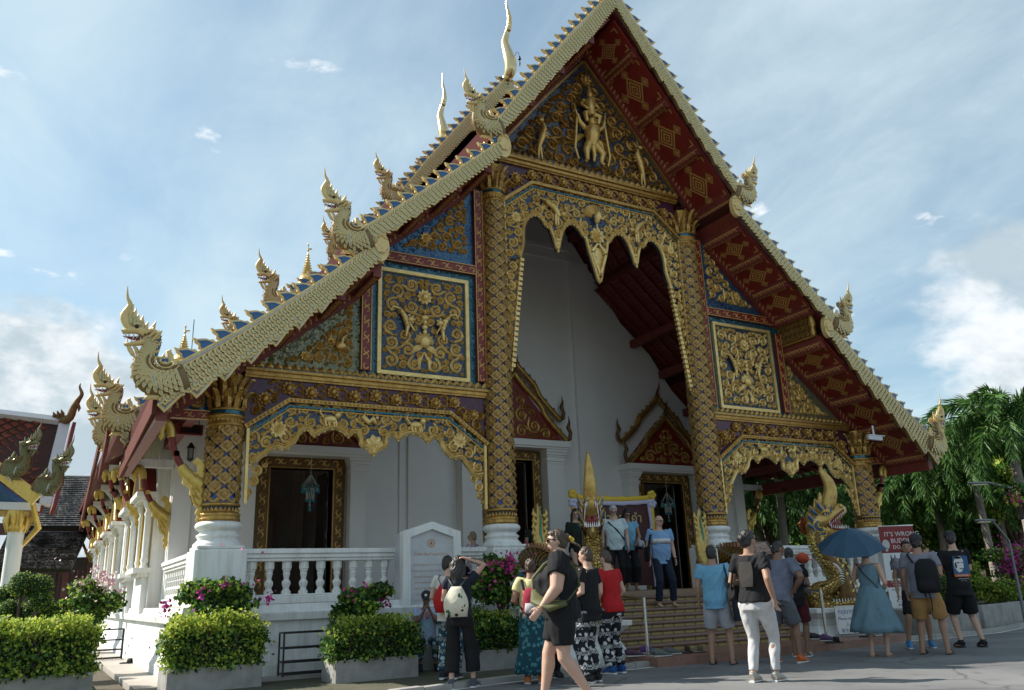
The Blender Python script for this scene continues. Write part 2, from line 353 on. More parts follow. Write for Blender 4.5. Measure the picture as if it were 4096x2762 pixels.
# road: its far edge runs from behind the left planters to the right
RE = [(-9.6,-4.9), (-6.6,-4.35), (-4.9,-3.95), (-2.2,-3.75), (1.2,-3.55), (3.6,-3.5), (5.2,-3.55), (6.65,-3.45), (9.4,-2.65), (13,-1.2), (22,4)]
sheet('road', [(-60,-60), (70,-60), (70,8), (22,4)] + RE[::-1][1:] + [(-20,-7), (-60,-15)], GZ, MT['asphalt'])
m = MB()
P = [(-9.6,-5.12)] + [(x, y-.17) for x, y in RE[1:]]
for (a, b) in zip(P[:-1], P[1:]):
    dx, dy = b[0]-a[0], b[1]-a[1]; L = math.hypot(dx, dy); nx, ny = -dy/L*.05, dx/L*.05
    m.add([(a[0]-nx,a[1]-ny,GZ+.004),(b[0]-nx,b[1]-ny,GZ+.004),(b[0]+nx,b[1]+ny,GZ+.004),(a[0]+nx,a[1]+ny,GZ+.004)], [(0,1,2,3)])
tag(m.build('road_edge_line', MT['road_paint']), kind='structure')
# kerb stones, one by one
kerb = empty('kerb', label='row of low grey kerb stones along the far road edge', cat='kerb'); kerb['kind'] = 'structure'
stone = None; acc = 0
KP = [p for p in RE if not (-2.6 < p[0] < 3.9)]
def kerb_run(a, b):
    dx, dy = b[0]-a[0], b[1]-a[1]; L = math.hypot(dx, dy); n = max(1, int(L/.42))
    for i in range(n):
        t0, t1 = i/n, (i+1)/n
        m = MB(); w = .075
        ux, uy = dx/L, dy/L
        p = lambda s, q, z: (a[0]+ux*s-uy*q, a[1]+uy*s+ux*q, z)
        s0, s1 = t0*L+.006, t1*L-.006; h = GZ+.075+rng.uniform(-.012,.01)
        m.hexa([p(s0,-w,0),p(s1,-w,0),p(s1,w,0),p(s0,w,0),p(s0,-w,h),p(s1,-w,h),p(s1,w,h),p(s0,w,h)])
        m.build('kerb_stone', MT['concrete'], kerb)
for a, b in zip(RE[:-1], RE[1:]):
    if -2.6 < (a[0]+b[0])/2 < 3.9: continue
    kerb_run(a, b)
# paved walk beside the podium
sheet('side_walk', [(-9.05,-.95), (-6.0,-.95), (-3.2,-.95), (-3.2,-.3), (-8.0,-.3), (-8.0,32), (-9.25,32)], .055, MT['walk_marble'], .10)
sheet('planting_soil', [(-9.6,-4.75), (-6.6,-4.2), (-4.9,-3.8), (-2.4,-3.6), (-2.4,-.97), (-9.6,-.97)], .012, MT['mossy_soil'])
sheet('drain', [(-9.45,-.9), (-9.1,-.9), (-9.3,30), (-9.7,30)], .004, MT['soil'])
# plinth of tiles before the stair
m = MB(); m.prism([(-2.35,-4.0), (-1.2,-4.05), (1.2,-3.95), (3.0,-3.75), (3.95,-3.6), (3.95,-1.8), (-2.35,-1.8)], (0,0,0), (1,0,0), (0,1,0), (0,0,1), -.05, .155)
o = m.build('stair_landing', MT['kerb_tile'], kind='structure')

# ================================================================ carving
def poly_dist(px, py, poly):
    """signed distance (inside +) of points to polygon"""
    poly = np.array(poly); n = len(poly); D = np.full(px.shape, 1e9); ins = np.zeros(px.shape, bool)
    for i in range(n):
        x0, y0 = poly[i]; x1, y1 = poly[(i+1) % n]; dx, dy = x1-x0, y1-y0; L2 = dx*dx+dy*dy+1e-12
        t = np.clip(((px-x0)*dx+(py-y0)*dy)/L2, 0, 1); D = np.minimum(D, np.hypot(px-x0-t*dx, py-y0-t*dy))
        c = ((y0 > py) != (y1 > py)) & (px < (x1-x0)*(py-y0)/(y1-y0+1e-12)+x0); ins ^= c
    return np.where(ins, D, -D)
def scroll(mb, poly, fr, rmax, rmin, h=.045, seed=1, sym=None, holes=(), mi=0, wk=.30, gap=.93, flower=True, maxn=400, base=0.):
    """packs carved spirals with leaves into a polygon"""
    g = np.random.default_rng(seed); P = np.array(poly); lo = P.min(0); hi = P.max(0)
    area = (hi-lo).prod(); N = int(min(16000, max(2500, 5*area/(rmin*rmin))))
    px = g.uniform(lo[0], hi[0], N); py = g.uniform(lo[1], hi[1], N)
    D = poly_dist(px, py, poly)
    if sym is not None: D = np.minimum(D, np.where(px >= sym, px-sym, -1))
    for (hx, hy, hr) in holes: D = np.minimum(D, np.hypot(px-hx, py-hy)-hr)
    C = []
    for it in range(maxn):
        Dc = np.minimum(D, rmax); mx = Dc.max()
        if mx < rmin: break
        cand = np.flatnonzero(Dc > mx*.97); i = cand[g.integers(len(cand))]
        r = Dc[i]; C.append((px[i], py[i], r)); D = np.minimum(D, np.hypot(px-px[i], py-py[i])-r)
    r1 = random.Random(seed)
    def leaf(x, y, a, L, w, bend, mir):
        pts = []; W = []
        for k in range(6):
            t = k/5; aa = a+bend*t; x += math.cos(aa)*L/5*(k > 0); y += math.sin(aa)*L/5*(k > 0)
            pts.append((mir(x), y)); W.append(w*(.45+1.1*math.sin(math.pi*min(1, t*.8+.12)))*(1-t**3*.9))
        mb.ribbon(pts, W, h*.95, fr, mi, base)
    mirs = [lambda x: x] + ([lambda x: 2*sym-x] if sym is not None else [])
    for ci, (cx_, cy_, r) in enumerate(C):
        dirn = 1 if r1.random() < .5 else -1; a0 = r1.uniform(0, 6.28)
        # start toward the nearest bigger neighbour so stems read as one vine
        best = None
        for (qx, qy, qr) in C[:ci]:
            d = math.hypot(qx-cx_, qy-cy_)-qr-r
            if best is None or d < best[0]: best = (d, math.atan2(qy-cy_, qx-cx_), qx, qy, qr)
        if best: a0 = best[1]
        R0 = r*gap; turns = 1.55 if r > rmin*1.5 else 1.15; n = int(9+turns*13*(1 if r > rmin*2 else .75))
        for mir in mirs:
            pts = []; W = []
            for k in range(n):
                t = k/(n-1); a = a0+dirn*turns*6.283*t; rr = R0*(1-.80*t**.85)
                pts.append((mir(cx_+rr*math.cos(a)), cy_+rr*math.sin(a))); W.append(r*wk*(1.25-.65*t)+.012)
            if best and best[0] < .5*r:   # run on into the neighbour
                d = best[0]+r*.18; pts.insert(0, (mir(cx_+(r+d)*math.cos(a0-dirn*.35)), cy_+(r+d)*math.sin(a0-dirn*.35))); W.insert(0, r*wk*.7)
            mb.ribbon(pts, W, h, fr, mi, base)
            nl = 7 if r > rmin*2 else (4 if r > rmin*1.25 else 2)
            for k in range(nl):
                t = (k+.4)/nl*.62; a = a0+dirn*turns*6.283*t; rr = R0*(1-.80*t**.85)
                x = cx_+rr*math.cos(a); y = cy_+rr*math.sin(a)
                out = a+dirn*(math.pi/2)*.75 if k % 2 else a+dirn*(math.pi/2)*1.45
                leaf(x, y, out, r*(.5 if k % 2 else .42), r*.24+.01, dirn*(1.1 if k % 2 else -1.0), mir)
            if flower and r > rmin*1.3:
                rosette(mb, mir(cx_), cy_, r*.24, fr, h*1.25, mi, base, petals=6)
    return C
def rosette(mb, cx_, cy_, r, fr, h, mi=0, base=0., petals=8):
    V = [fr(cx_, cy_, base+h)]; n = petals*4
    for j in range(n):
        a = 6.283*j/n; q = .5+.12*math.cos(petals*a); V.append(fr(cx_+r*q*math.cos(a), cy_+r*q*math.sin(a), base+h*.55))
    for j in range(n):
        a = 6.283*j/n; q = .86+.14*math.cos(petals*a); V.append(fr(cx_+r*q*math.cos(a), cy_+r*q*math.sin(a), base+h*.75))
    for j in range(n):
        a = 6.283*j/n; q = .9+.12*math.cos(petals*a); V.append(fr(cx_+r*q*math.cos(a), cy_+r*q*math.sin(a), base))
    F = [(0, 1+j, 1+(j+1) % n) for j in range(n)]
    for q in (0, 1): F += [(1+q*n+j, 1+(q+1)*n+j, 1+(q+1)*n+(j+1) % n, 1+q*n+(j+1) % n) for j in range(n)]
    mb.add(V, F, mi)
def face_fr(y0): return lambda u, v, d: (u, y0-d, v)
def strip_line(mb, pts, w, h, fr, mi=0, base=0.):
    """square moulding along a polyline"""
    for i_, (a, b) in enumerate(zip(pts[:-1], pts[1:])):
        dx, dy = b[0]-a[0], b[1]-a[1]; L = math.hypot(dx, dy)
        if L < 1e-6: continue
        w = w*(1.0 if i_ % 2 else 1.0); jj = .0025*(i_ % 2)
        ex, ey = dx/L*w*.35, dy/L*w*.35; nx, ny = -dy/L*w/2, dx/L*w/2
        q = []
        for d in (base, base+h+jj):
            q += [fr(a[0]-ex-nx, a[1]-ey-ny, d), fr(b[0]+ex-nx, b[1]+ey-ny, d), fr(b[0]+ex+nx, b[1]+ey+ny, d), fr(a[0]-ex+nx, a[1]-ey+ny, d)]
        mb.hexa(q, mi)
def plate(poly, y0, th, name, mat, parent):
    m = MB(); m.prism(poly, (0,y0,0), (1,0,0), (0,0,1), (0,1,0), th, 0); return fixn(m.build(name, mat, parent))
def smooth_curve(pts, n=4):
    """Catmull-Rom through 2d/3d points"""
    P = [Vector(p) for p in pts]; out = []
    for i in range(len(P)-1):
        p0, p1, p2, p3 = P[max(i-1,0)], P[i], P[i+1], P[min(i+2,len(P)-1)]
        for k in range(n):
            t = k/n; out.append(.5*((2*p1)+(p2-p0)*t+(2*p0-5*p1+4*p2-p3)*t*t+(3*p1-p0-3*p2+p3)*t**3))
    out.append(P[-1]); return out
def lotus_row(mb, x0, x1, z, y, sp, hgt, mi=0, dep=.035):
    n = max(1, int(abs(x1-x0)/sp)); s = (x1-x0)/n
    for i in range(n):
        c = x0+s*(i+.5); w = abs(s)*.46
        q = [(c-w, z), (c+w, z), (c+w*1.0, z+hgt*.45), (c+w*.45, z+hgt*.8), (c, z+hgt), (c-w*.45, z+hgt*.8), (c-w, z+hgt*.45)]
        V = [(x, y, zz) for x, zz in q]+[(c, y-dep, z+hgt*.42)]
        mb.add(V, [(k, (k+1) % 7, 7) for k in range(7)], mi)
def mirror_poly(p): return [(-x, z) for x, z in p][::-1]
# ================================================================ the temple hall
TEMPLE = empty('temple_hall', (0,0,0), 0, 'large gilded temple hall with steep tiered gables and naga roof ends', 'temple')
T = TEMPLE
FLOOR = 1.10
YB = -1.35
U1 = [(0,14.80),(1.3,13.15),(2.6,11.38),(3.2,10.45),(3.42,10.22)]
L1 = [(0,14.30),(.75,13.2),(1.4,12.43),(2.3,11.22),(3.0,10.35),(3.40,9.98)]
U2 = [(3.13,9.95),(4.55,8.70),(5.72,7.68),(6.25,7.27)]
L2 = [(3.18,9.58),(4.5,8.33),(5.6,7.38),(6.22,6.98)]
U3 = [(5.74,7.24),(7.0,6.10),(7.95,5.33),(8.8,4.70),(9.12,4.50)]
L3 = [(5.70,6.88),(6.6,5.92),(7.6,5.0),(8.4,4.33),(9.0,3.98)]
def interp(P, x):
    for (x0, z0), (x1, z1) in zip(P[:-1], P[1:]):
        if x <= x1 or (x1, z1) == P[-1]: return z0+(z1-z0)*(x-x0)/(x1-x0)
def soffit(x):
    """underside of the front roof above the gable plane"""
    if x < 3.15: return interp(U1, x)-.46
    if x < 5.72: return interp(U2, x)-.36
    return interp(U3, x)-.34

# ---- floor, podium, walls
def podium_profile(): return [(0,-.05),(0,.20),(.10,.44),(.12,.84),(.04,.86),(.02,.97),(.10,1.0),(.12,FLOOR)]
m = MB()
prof = podium_profile(); yf = -.62
for s in (-1, 1):
    a0, a1 = (-8.55, -2.15) if s < 0 else (2.15, 8.55)
    V = []
    for d, z in prof:
        xo = a0+d if s < 0 else a1-d
        xi = a1 if s < 0 else a0
        V += [(xo, 32, z), (xo, yf+d, z), (xi, yf+d, z)]
    F = []
    for k in range(len(prof)-1):
        for j in range(2): F.append((3*k+j, 3*k+j+1, 3*k+4+j, 3*k+3+j) if s < 0 else (3*k+3+j, 3*k+4+j, 3*k+j+1, 3*k+j))
    m.add(V, F)
o = m.build('podium', WHITE, T)
m = MB(); m.box(-8.42, 8.42, -.5, 32, .9, FLOOR)
m.build('porch_floor', MT['step_tile'], T)
YW = 4.5
doors = [(-5.42, .73, 4.02, 4.31, 4.47, 1.55), (0, .68, 4.48, 4.79, 4.95, 1.63), (5.0, .73, 4.02, 4.31, 4.47, 1.5)]
m = MB()
xs = [-8.15]
for c, hw, *_ in doors: xs += [c-hw, c+hw]
xs += [8.13]
for i in range(0, len(xs), 2):
    x0, x1 = xs[i], xs[i+1]
    pts = [(x0, FLOOR), (x1, FLOOR)]
    st = sorted(set([x0, x1] + [k for k in (-6,-5,-4,-3,-2,-1,0,1,2,3,4,5,6,7,-7) if x0 < k < x1]))
    pts += [(k, soffit(abs(k))-.05) for k in st[::-1]]
    m.prism(pts, (0,YW,0), (1,0,0), (0,0,1), (0,1,0), .35, 0)
for c, hw, zt, *_ in doors:
    pts = [(c-hw, zt), (c+hw, zt), (c+hw, soffit(abs(c+hw))-.05), (c, soffit(abs(c))-.05), (c-hw, soffit(abs(c-hw))-.05)]
    m.prism(pts, (0,YW,0), (1,0,0), (0,0,1), (0,1,0), .35, 0)
fixn(m.build('front_wall', WHITED, T))
for s in (-1, 1):
    for x0, x1, d in ((2.2, 2.85, .12), (7.75, 8.13, .10)):
        m = MB(); a, b = sorted((s*x0, s*x1)); m.box(a, b, YW-d, YW+.0, FLOOR, soffit(x1)-.1); m.build('wall_pilaster', WHITED, T)
    m = MB(); a, b = sorted((s*2.85, s*3.05)); m.box(a, b, YW-.05, YW, FLOOR, soffit(3)-.1); m.build('wall_pilaster', WHITED, T)
m = MB(); m.box(-2.2, 2.2, YW-.05, YW, 10.45, 10.75); m.box(-2.2, 2.2, YW-.09, YW, 10.75, 10.9)
m.build('wall_cornice', WHITED, T)
m = MB()
m.box(-8.4, -8.1, 4.86, 31, FLOOR-.3, 4.9); 
# right side wall with window openings
ys = [4.86, 6.0, 7.6, 10.2, 11.8, 14.4, 16, 31]
for i in range(0, len(ys), 2): m.box(8.1, 8.4, ys[i], ys[i+1], FLOOR-.3, 4.9)
for i in range(1, len(ys)-1, 2): m.box(8.1, 8.4, ys[i], ys[i+1], FLOOR-.3, 2.0); m.box(8.1, 8.4, ys[i], ys[i+1], 3.9, 4.9)
st = list(range(-8, 9)); m.prism([(-8,FLOOR-.3),(8,FLOOR-.3)]+[(k, soffit(abs(k))+.2) for k in st[::-1]], (0,30.6,0), (1,0,0), (0,0,1), (0,1,0), .3, 0)
m.build('side_wall', WHITE, T)
for s in (-1, 1):
    for y in (8, 12, 16, 20, 24): m = MB(); m.lathe([(.32, FLOOR), (.30, 7.5)], 14, (s*3.0, y, 0)); m.build('inner_column', WHITED, T)

# ---- doors
def ornament_strip(mb, x0, x1, z0, z1, y, n, mi=0, vertical=False, h=.012, w=.5):
    """running vine on a flat band"""
    fr = face_fr(y); L = (z1-z0) if vertical else (x1-x0); wd = (x1-x0) if vertical else (z1-z0)
    for i in range(n):
        c = (i+.5)/n*L; sg = 1 if i % 2 else -1; pts = []; W = []
        for k in range(9):
            t = k/8; a = sg*t*4.6-1.2*sg; r = L/n*.55*(1-.7*t)
            u = c+r*math.cos(a+ (0 if sg > 0 else 3.14)); v = sg*wd*.05+r*.75*math.sin(a)
            v = max(-wd*.42, min(wd*.42, v))
            pts.append((x0+wd/2+v, z0+u) if vertical else (x0+u, z0+wd/2+v)); W.append(wd*.16*(1.2-.7*t))
        mb.ribbon(pts, W, h, fr, mi)
for di, (c, hw, zt, zl0, zl1, lw) in enumerate(doors):
    m = MB(); fw_ = .27 if di != 1 else .24
    m.box(c-hw-fw_, c-hw, YW-.10, YW+.30, FLOOR, zt+fw_, 0); m.box(c+hw, c+hw+fw_, YW-.10, YW+.30, FLOOR, zt+fw_, 0)
    m.box(c-hw, c+hw, YW-.10, YW+.30, zt, zt+fw_, 0)
    for xa in (c-hw-fw_, c+hw): ornament_strip(m, xa+.03, xa+fw_-.03, FLOOR+.1, zt+fw_-.1, YW-.10, 17, 1, True)
    ornament_strip(m, c-hw-.1, c+hw+.1, zt+.03, zt+fw_-.03, YW-.10, 10, 1)
    for xa in (c-hw-.012, c+hw-.012): m.box(xa, xa+.024, YW-.115, YW-.10, FLOOR, zt, 2)
    m.box(c-hw, c+hw, YW-.115, YW-.10, zt-.012, zt+.014, 2)
    fr_o = m.build('door_frame', [GOLDD, GOLDB, GOLD], T)
    # leaves folded inwards
    m = MB()
    for s in (-1, 1):
        xx = c+s*(hw-.03); m.box(min(xx, xx-s*.04), max(xx, xx-s*.04), YW+.3, YW+.3+hw*.95, FLOOR, zt-.02)
        for k in range(4): m.box(xx-.03, xx+.03, YW+.34, YW+.25+hw*.95, FLOOR+.15+k*.7, FLOOR+.7+k*.7)
    m.build('door_leaf', DARKIN, T)
    # white lintel and capped pilasters
    m = MB()
    m.box(c-lw, c+lw, YW-.55, YW, zl0, zl1); m.box(c-lw+.04, c+lw-.04, YW-.5, YW, zl0-.05, zl0)
    for s in (-1, 1):
        a, b = c+s*(hw+fw_+.06), c+s*(lw-.12); a, b = min(a, b), max(a, b)
        m.box(a, b, YW-.34, YW, FLOOR, zl0-.42)
        for k, (e, z0, z1) in enumerate(((.02,-.42,-.36),(.05,-.36,-.31),(.01,-.31,-.24),(.04,-.24,-.19),(.08,-.19,-.12),(.12,-.12,-.05))):
            m.box(a-e*.6, b+e*.6, YW-.34-e, YW, zl0+z0, zl0+z1)
    m.build('door_surround', WHITED, T)
    # carved pediment with two layered gilded edges
    m = MB(); bw = lw-.12; ah = 1.42 if di != 1 else 1.75; z0 = zl1
    for lay, (dy, dz, k) in enumerate(((-.42, 0, 1.0), (-.14, .62, 1.0))):
        yy = YW+dy; tri = [(c-bw*k, z0+dz), (c+bw*k, z0+dz), (c, z0+dz+ah*k)]
        if lay == 0:
            m.prism([(c-bw+.06, z0), (c+bw-.06, z0), (c, z0+ah-.06)], (0,yy,0), (1,0,0), (0,0,1), (0,1,0), .4, 0, 0)
            scroll(m, [(c-bw+.22, z0+.04), (c+bw-.22, z0+.04), (c, z0+ah-.3)], face_fr(yy), .22, .05, .035, 31+di, c, mi=1)
        for s in (-1, 1):
            e = [(c+s*bw*1.02, z0+dz+.03), (c+s*bw*.62, z0+dz+ah*.36), (c+s*bw*.52, z0+dz+ah*.53), (c+s*bw*.2, z0+dz+ah*.80), (c, z0+dz+ah)]
            e = smooth_curve([(x, yy-.05, z) for x, z in e], 3)
            if lay == 0 or s < 0 or True:
                m.tube(e, .075, 6, 1); 
                for q in e[1:-1]: m.ball((q[0], q[1], q[2]+.10), (.045, .04, .07), 1, 5, 4)
                # upturned naga end and the little finial
                b0 = e[0]; m.tube([b0, b0+Vector((s*.10,0,.06)), b0+Vector((s*.14,0,.22)), b0+Vector((s*.07,0,.36)), b0+Vector((s*.12,0,.52)), b0+Vector((s*.10,0,.68))], [.055,.06,.05,.06,.03,.006], 6, 2)
        t = Vector((c, yy-.05, z0+dz+ah)); m.ball(t, .07, 2, 6, 5); m.tube([t, t+Vector((.02,0,.18)), t+Vector((.10,0,.34)), t+Vector((.13,0,.52))], [.06,.045,.025,.004], 6, 2)
    m.build('door_pediment', [REDP, GOLD, GOLDD], T)

# ---- balustrade
BAL = [(.062,0),(.062,.05),(.05,.06),(.036,.10),(.055,.16),(.058,.19),(.05,.21),(.032,.24),(.036,.28),(.047,.33),(.040,.36),(.05,.375),(.05,.40),(.062,.41),(.062,.55)]
bm_ = MB(); bm_.lathe([(r*1.25, z) for r, z in BAL], 8, phase=math.pi/8, smooth=False); BALME = bm_.mesh('baluster', WHITE)
def balustrade(runs):
    b = empty('balustrade', parent=T)
    for (x0, y0, x1, y1) in runs:
        m = MB(); d = Vector((x1-x0, y1-y0, 0)); L = d.length; d.normalize()
        A = Vector((x0, y0, 0)); B = Vector((x1, y1, 0))
        for nm_, zs_ in (('bottom_rail', ((1.16,.12,.30),(1.235,.03,.26))), ('top_rail', ((1.80,.05,.22),(1.86,.07,.28),(1.935,.08,.34)))):
            m = MB()
            for z, h, w in zs_: m.bar(A+Vector((0,0,z)), B+Vector((0,0,z)), w, h)
            bevel(m.build(nm_, WHITE, b), .012)
        n = max(1, int(L/.285))
        for i in range(n):
            p = A+d*L*(i+.5)/n; o = link('baluster', BALME, b); o.location = (p.x, p.y, 1.245)
    return b
balustrade([(-7.5,0,-4.93,0), (-3.87,0,-3.1,0), (-8.05,.4,-8.05,4.5)])
balustrade([(3.1,0,7.5,0), (8.05,.4,8.05,4.5)])

# ---- columns
def column(cx_, inner, medal_objs):
    c = empty('column', (cx_, 0, 0), parent=T)
    hb = .40 if not inner else .42
    m = MB(); m.box(-hb, hb, -hb, hb, .0 if not inner else .9, 1.96); m.box(-hb+.03, hb-.03, -hb+.03, hb-.03, 1.96, 2.02)
    bevel(m.build('pedestal', WHITE, c), .03, 2)
    m = MB(); m.lathe([(.375,2.0),(.375,2.05),(.33,2.09),(.30,2.13),(.335,2.165),(.335,2.19),(.29,2.215),(.285,2.25),(.32,2.27),(.355,2.30),(.365,2.335),(.355,2.37),(.32,2.40),(.29,2.41)], 32)
    m.build('base_moulding', WHITE, c)
    top = 9.22 if inner else 3.97
    m = MB(); m.lathe([(.29,2.40),(.325,2.41),(.33,2.45),(.315,2.47),(.325,2.49),(.33,2.525),(.305,2.54),(.29,2.545)], 32, mi=0)
    m.lathe([(.288,2.545),(.282,2.64)], 32, mi=1, caps=False)
    m.lathe([(.285,2.64),(.318,2.65),(.322,2.67),(.312,2.69),(.285,2.70)], 32, mi=0)
    for k in range(26):   # little leaf teeth on the black band
        a = 6.283*k/26
        V = [(.293*math.cos(a+q*.11), .293*math.sin(a+q*.11), z) for q, z in ((-1,2.545),(1,2.545),(.9,2.585),(0,2.63),(-.9,2.585))]; V.append((.315*math.cos(a), .315*math.sin(a), 2.575))
        m.add(V, [(i, (i+1) % 5, 5) for i in range(5)], 0)
    m.build('base_ring', [GOLD, BLACK], c)
    z0, z1 = 2.69, top
    rad = lambda z: .282+(.245-.282)*(z-z0)/(9.2-z0) if inner else .282-.01*(z-z0)
    m = MB(); m.lathe([(rad(z0), z0), (rad(z1), z1)], 32); m.build('shaft', COLB, c)
    # diamond lattice
    N = 6; ch = .262; m = MB(); nst = int((z1-z0)/(ch/6)); 
    for s in (-1, 1):
        for k in range(N):
            rows = []
            for i in range(nst+1):
                z = z0+(z1-z0)*i/nst; a = 6.283*k/N+s*6.283/N*(z-z0)/ch; r = rad(z); hz = .050
                rows.append([((r+.001)*math.cos(a-s*.0), (r+.001)*math.sin(a), z-hz) , ((r+.016)*math.cos(a), (r+.016)*math.sin(a), z-hz*.4), ((r+.016)*math.cos(a), (r+.016)*math.sin(a), z+hz*.4), ((r+.001)*math.cos(a), (r+.001)*math.sin(a), z+hz)])
            V = [p for q in rows for p in q]
            m.add(V, [(i*4+j, i*4+j+1, (i+1)*4+j+1, (i+1)*4+j) for i in range(nst) for j in range(3)], 0)
    o = m.build('lattice', COLG, c); o['kind'] = 'stuff'
    # medallion in every diamond
    rest = MB(); nrow = int((z1-z0)/(ch/2))
    def medal(mb, a, z, r, rot=True):
        w = 6.283/N*r*.455; hh = ch*.455
        ca, sa = math.cos(a), math.sin(a)
        fr = (lambda u, v, d: ((r+d)*ca-u*sa, (r+d)*sa+u*ca, z+v)) if rot else (lambda u, v, d: (d, u, v))
        ring = lambda q, d: [fr(w*q*x, hh*q*y, d) for x, y in ((1,0),(.52,.52),(0,1),(-.52,.52),(-1,0),(-.52,-.52),(0,-1),(.52,-.52))]
        V = ring(1, .0)+ring(.92, .018)+ring(.5, .018)+ring(.42, .034)+[fr(0, 0, .046)]
        F = [(q*8+i, q*8+(i+1) % 8, (q+1)*8+(i+1) % 8, (q+1)*8+i) for q in range(3) for i in range(8)]+[(24+i, 24+(i+1) % 8, 32) for i in range(8)]
        mb.add(V, F, 0)
    mm = MB(); medal(mm, 0, 0, rad(z0), False); ME = mm.mesh('medallion', COLG)
    cnt = 0
    view = math.atan2(-14.1-0, -10.3-cx_)
    for i in range(nrow):
        z = z0+ch/2*(i+.5+.5)
        if z > z1-.05: break
        for k in range(N):
            a = 6.283*(k+(.5 if i % 2 == 0 else 0))/N
            da = abs((a-view+math.pi) % (2*math.pi)-math.pi)
            if da < 1.45 and cnt < medal_objs:
                o = link('medallion', ME, c); r = rad(z); o.location = (r*math.cos(a), r*math.sin(a), z); o.rotation_euler = (0, 0, a); cnt += 1
            else: medal(rest, a, z, rad(z))
    o = rest.build('medallions', COLG, c); o['kind'] = 'stuff'
    # neck bands and the lotus capital
    m = MB(); t = top; rr = rad(top)
    m.lathe([(rr+.002,t-.02),(rr+.03,t-.01),(rr+.035,t+.02),(rr+.012,t+.05),(rr+.012,t+.12),(rr+.04,t+.14),(rr+.045,t+.17),(rr+.02,t+.19),(rr+.012,t+.19)], 32, mi=0)
    m.lathe([(rr+.016,t+.19),(rr+.016,t+.25)], 32, mi=1, caps=False)
    m.lathe([(rr+.03,t+.25),(rr+.045,t+.265),(rr+.03,t+.29),(rr-.03,t+.30),(rr-.04,t+.9)], 32, mi=0)
    for k in range(18):
        a = 6.283*k/18; V = [((rr+.005)*math.cos(a+q*.17), (rr+.005)*math.sin(a+q*.17), z) for q, z in ((-1,t),(1,t),(.8,t-.08),(0,t-.17),(-.8,t-.08))]; V.append(((rr+.035)*math.cos(a), (rr+.035)*math.sin(a), t-.05))
        m.add(V, [(i, (i+1) % 5, 5) for i in range(5)][::-1], 0)
    for k in range(26): 
        a = 6.283*k/26; m.ball(((rr+.02)*math.cos(a), (rr+.02)*math.sin(a), t+.085), (.018,.018,.022), 2, 5, 4)
    for tier, (n, zb, hh, r0, r1_) in enumerate(((11, t+.28, .30, rr+.0, rr+.12), (11, t+.38, .46, rr-.03, rr+.10))):
        for k in range(n):
            a = 6.283*(k+.5*tier)/n; ca, sa = math.cos(a), math.sin(a); w = .062
            pts = []; 
            prof = [(r0, 0), (r0+.03, .25), (r0+.035, .6), (r1_, .92), (r1_+.03, 1.0), (r1_+.035, .93)]
            V = []
            for j, (r, q) in enumerate(prof):
                ww = w*(1-.12*q)*(1 if j < 4 else .55)
                V += [(r*ca-ww*-sa*-1*.0-sa*(-ww), r*sa+ca*(-ww), zb+hh*q), ((r+.04)*ca, (r+.04)*sa, zb+hh*q), (r*ca-sa*ww, r*sa+ca*ww, zb+hh*q)]
            m.add(V, [(i*3+j, i*3+j+1, (i+1)*3+j+1, (i+1)*3+j) for i in range(len(prof)-1) for j in range(2)], 0)
            for q in (.15, .3, .45, .6, .75):  # veins
                for e in (-1, 1): m.bar(((r0+.07)*ca, (r0+.07)*sa, zb+hh*q), ((r0+.045)*ca-sa*e*w*.7, (r0+.045)*sa+ca*e*w*.7, zb+hh*(q+.12)), .02, .02, 0)
    m.build('capital', [GOLD, TEALM, GOLDB], c)
    return c
column(-7.92, False, 30); column(-2.70, True, 130); column(2.70, True, 110); column(7.92, False, 30)
# ---- facade panels between the columns
FY = .0
OUT_FRAME = [(7.60,4.0),(6.9,4.50),(3.8,4.50),(3.02,3.95)]
SCAL = [(7.50,3.38),(7.32,3.50),(7.1,3.68),(6.92,3.66),(6.76,3.80),(6.70,3.93),(6.60,4.02),(6.5,4.02),(6.42,3.93),(6.3,4.0),(6.1,4.08),(5.9,4.03),(5.80,3.95),(5.72,4.03),(5.63,4.04),(5.56,3.93),(5.55,3.80),(5.42,3.74),(5.32,3.64),(5.22,3.74),(5.09,3.80),(5.08,3.93),(5.0,4.04),(4.92,4.02),(4.85,3.94),(4.75,4.02),(4.55,4.08),(4.35,4.02),(4.25,3.93),(4.17,4.02),(4.06,4.02),(3.96,3.92),(3.90,3.78),(3.74,3.65),(3.56,3.67),(3.40,3.48),(3.28,3.34),(3.10,3.36)]
C_FRAME = [(2.44,9.36),(1.72,9.93),(-1.72,9.93),(-2.44,9.36)]
C_SC = [(2.08,8.05),(1.98,8.4),(1.96,8.75),(1.88,8.98),(1.74,9.13),(1.6,9.18),(1.46,9.10),(1.38,8.97),(1.26,8.92),(1.18,8.72),(1.09,8.42),(1.0,8.72),(.92,8.93),(.84,9.06),(.72,9.15),(.58,9.14),(.46,9.04),(.38,8.92),(.30,8.86),(.25,8.62),(.12,8.2),(0,7.82)]
def side(s, P): return P if s > 0 else mirror_poly(P)
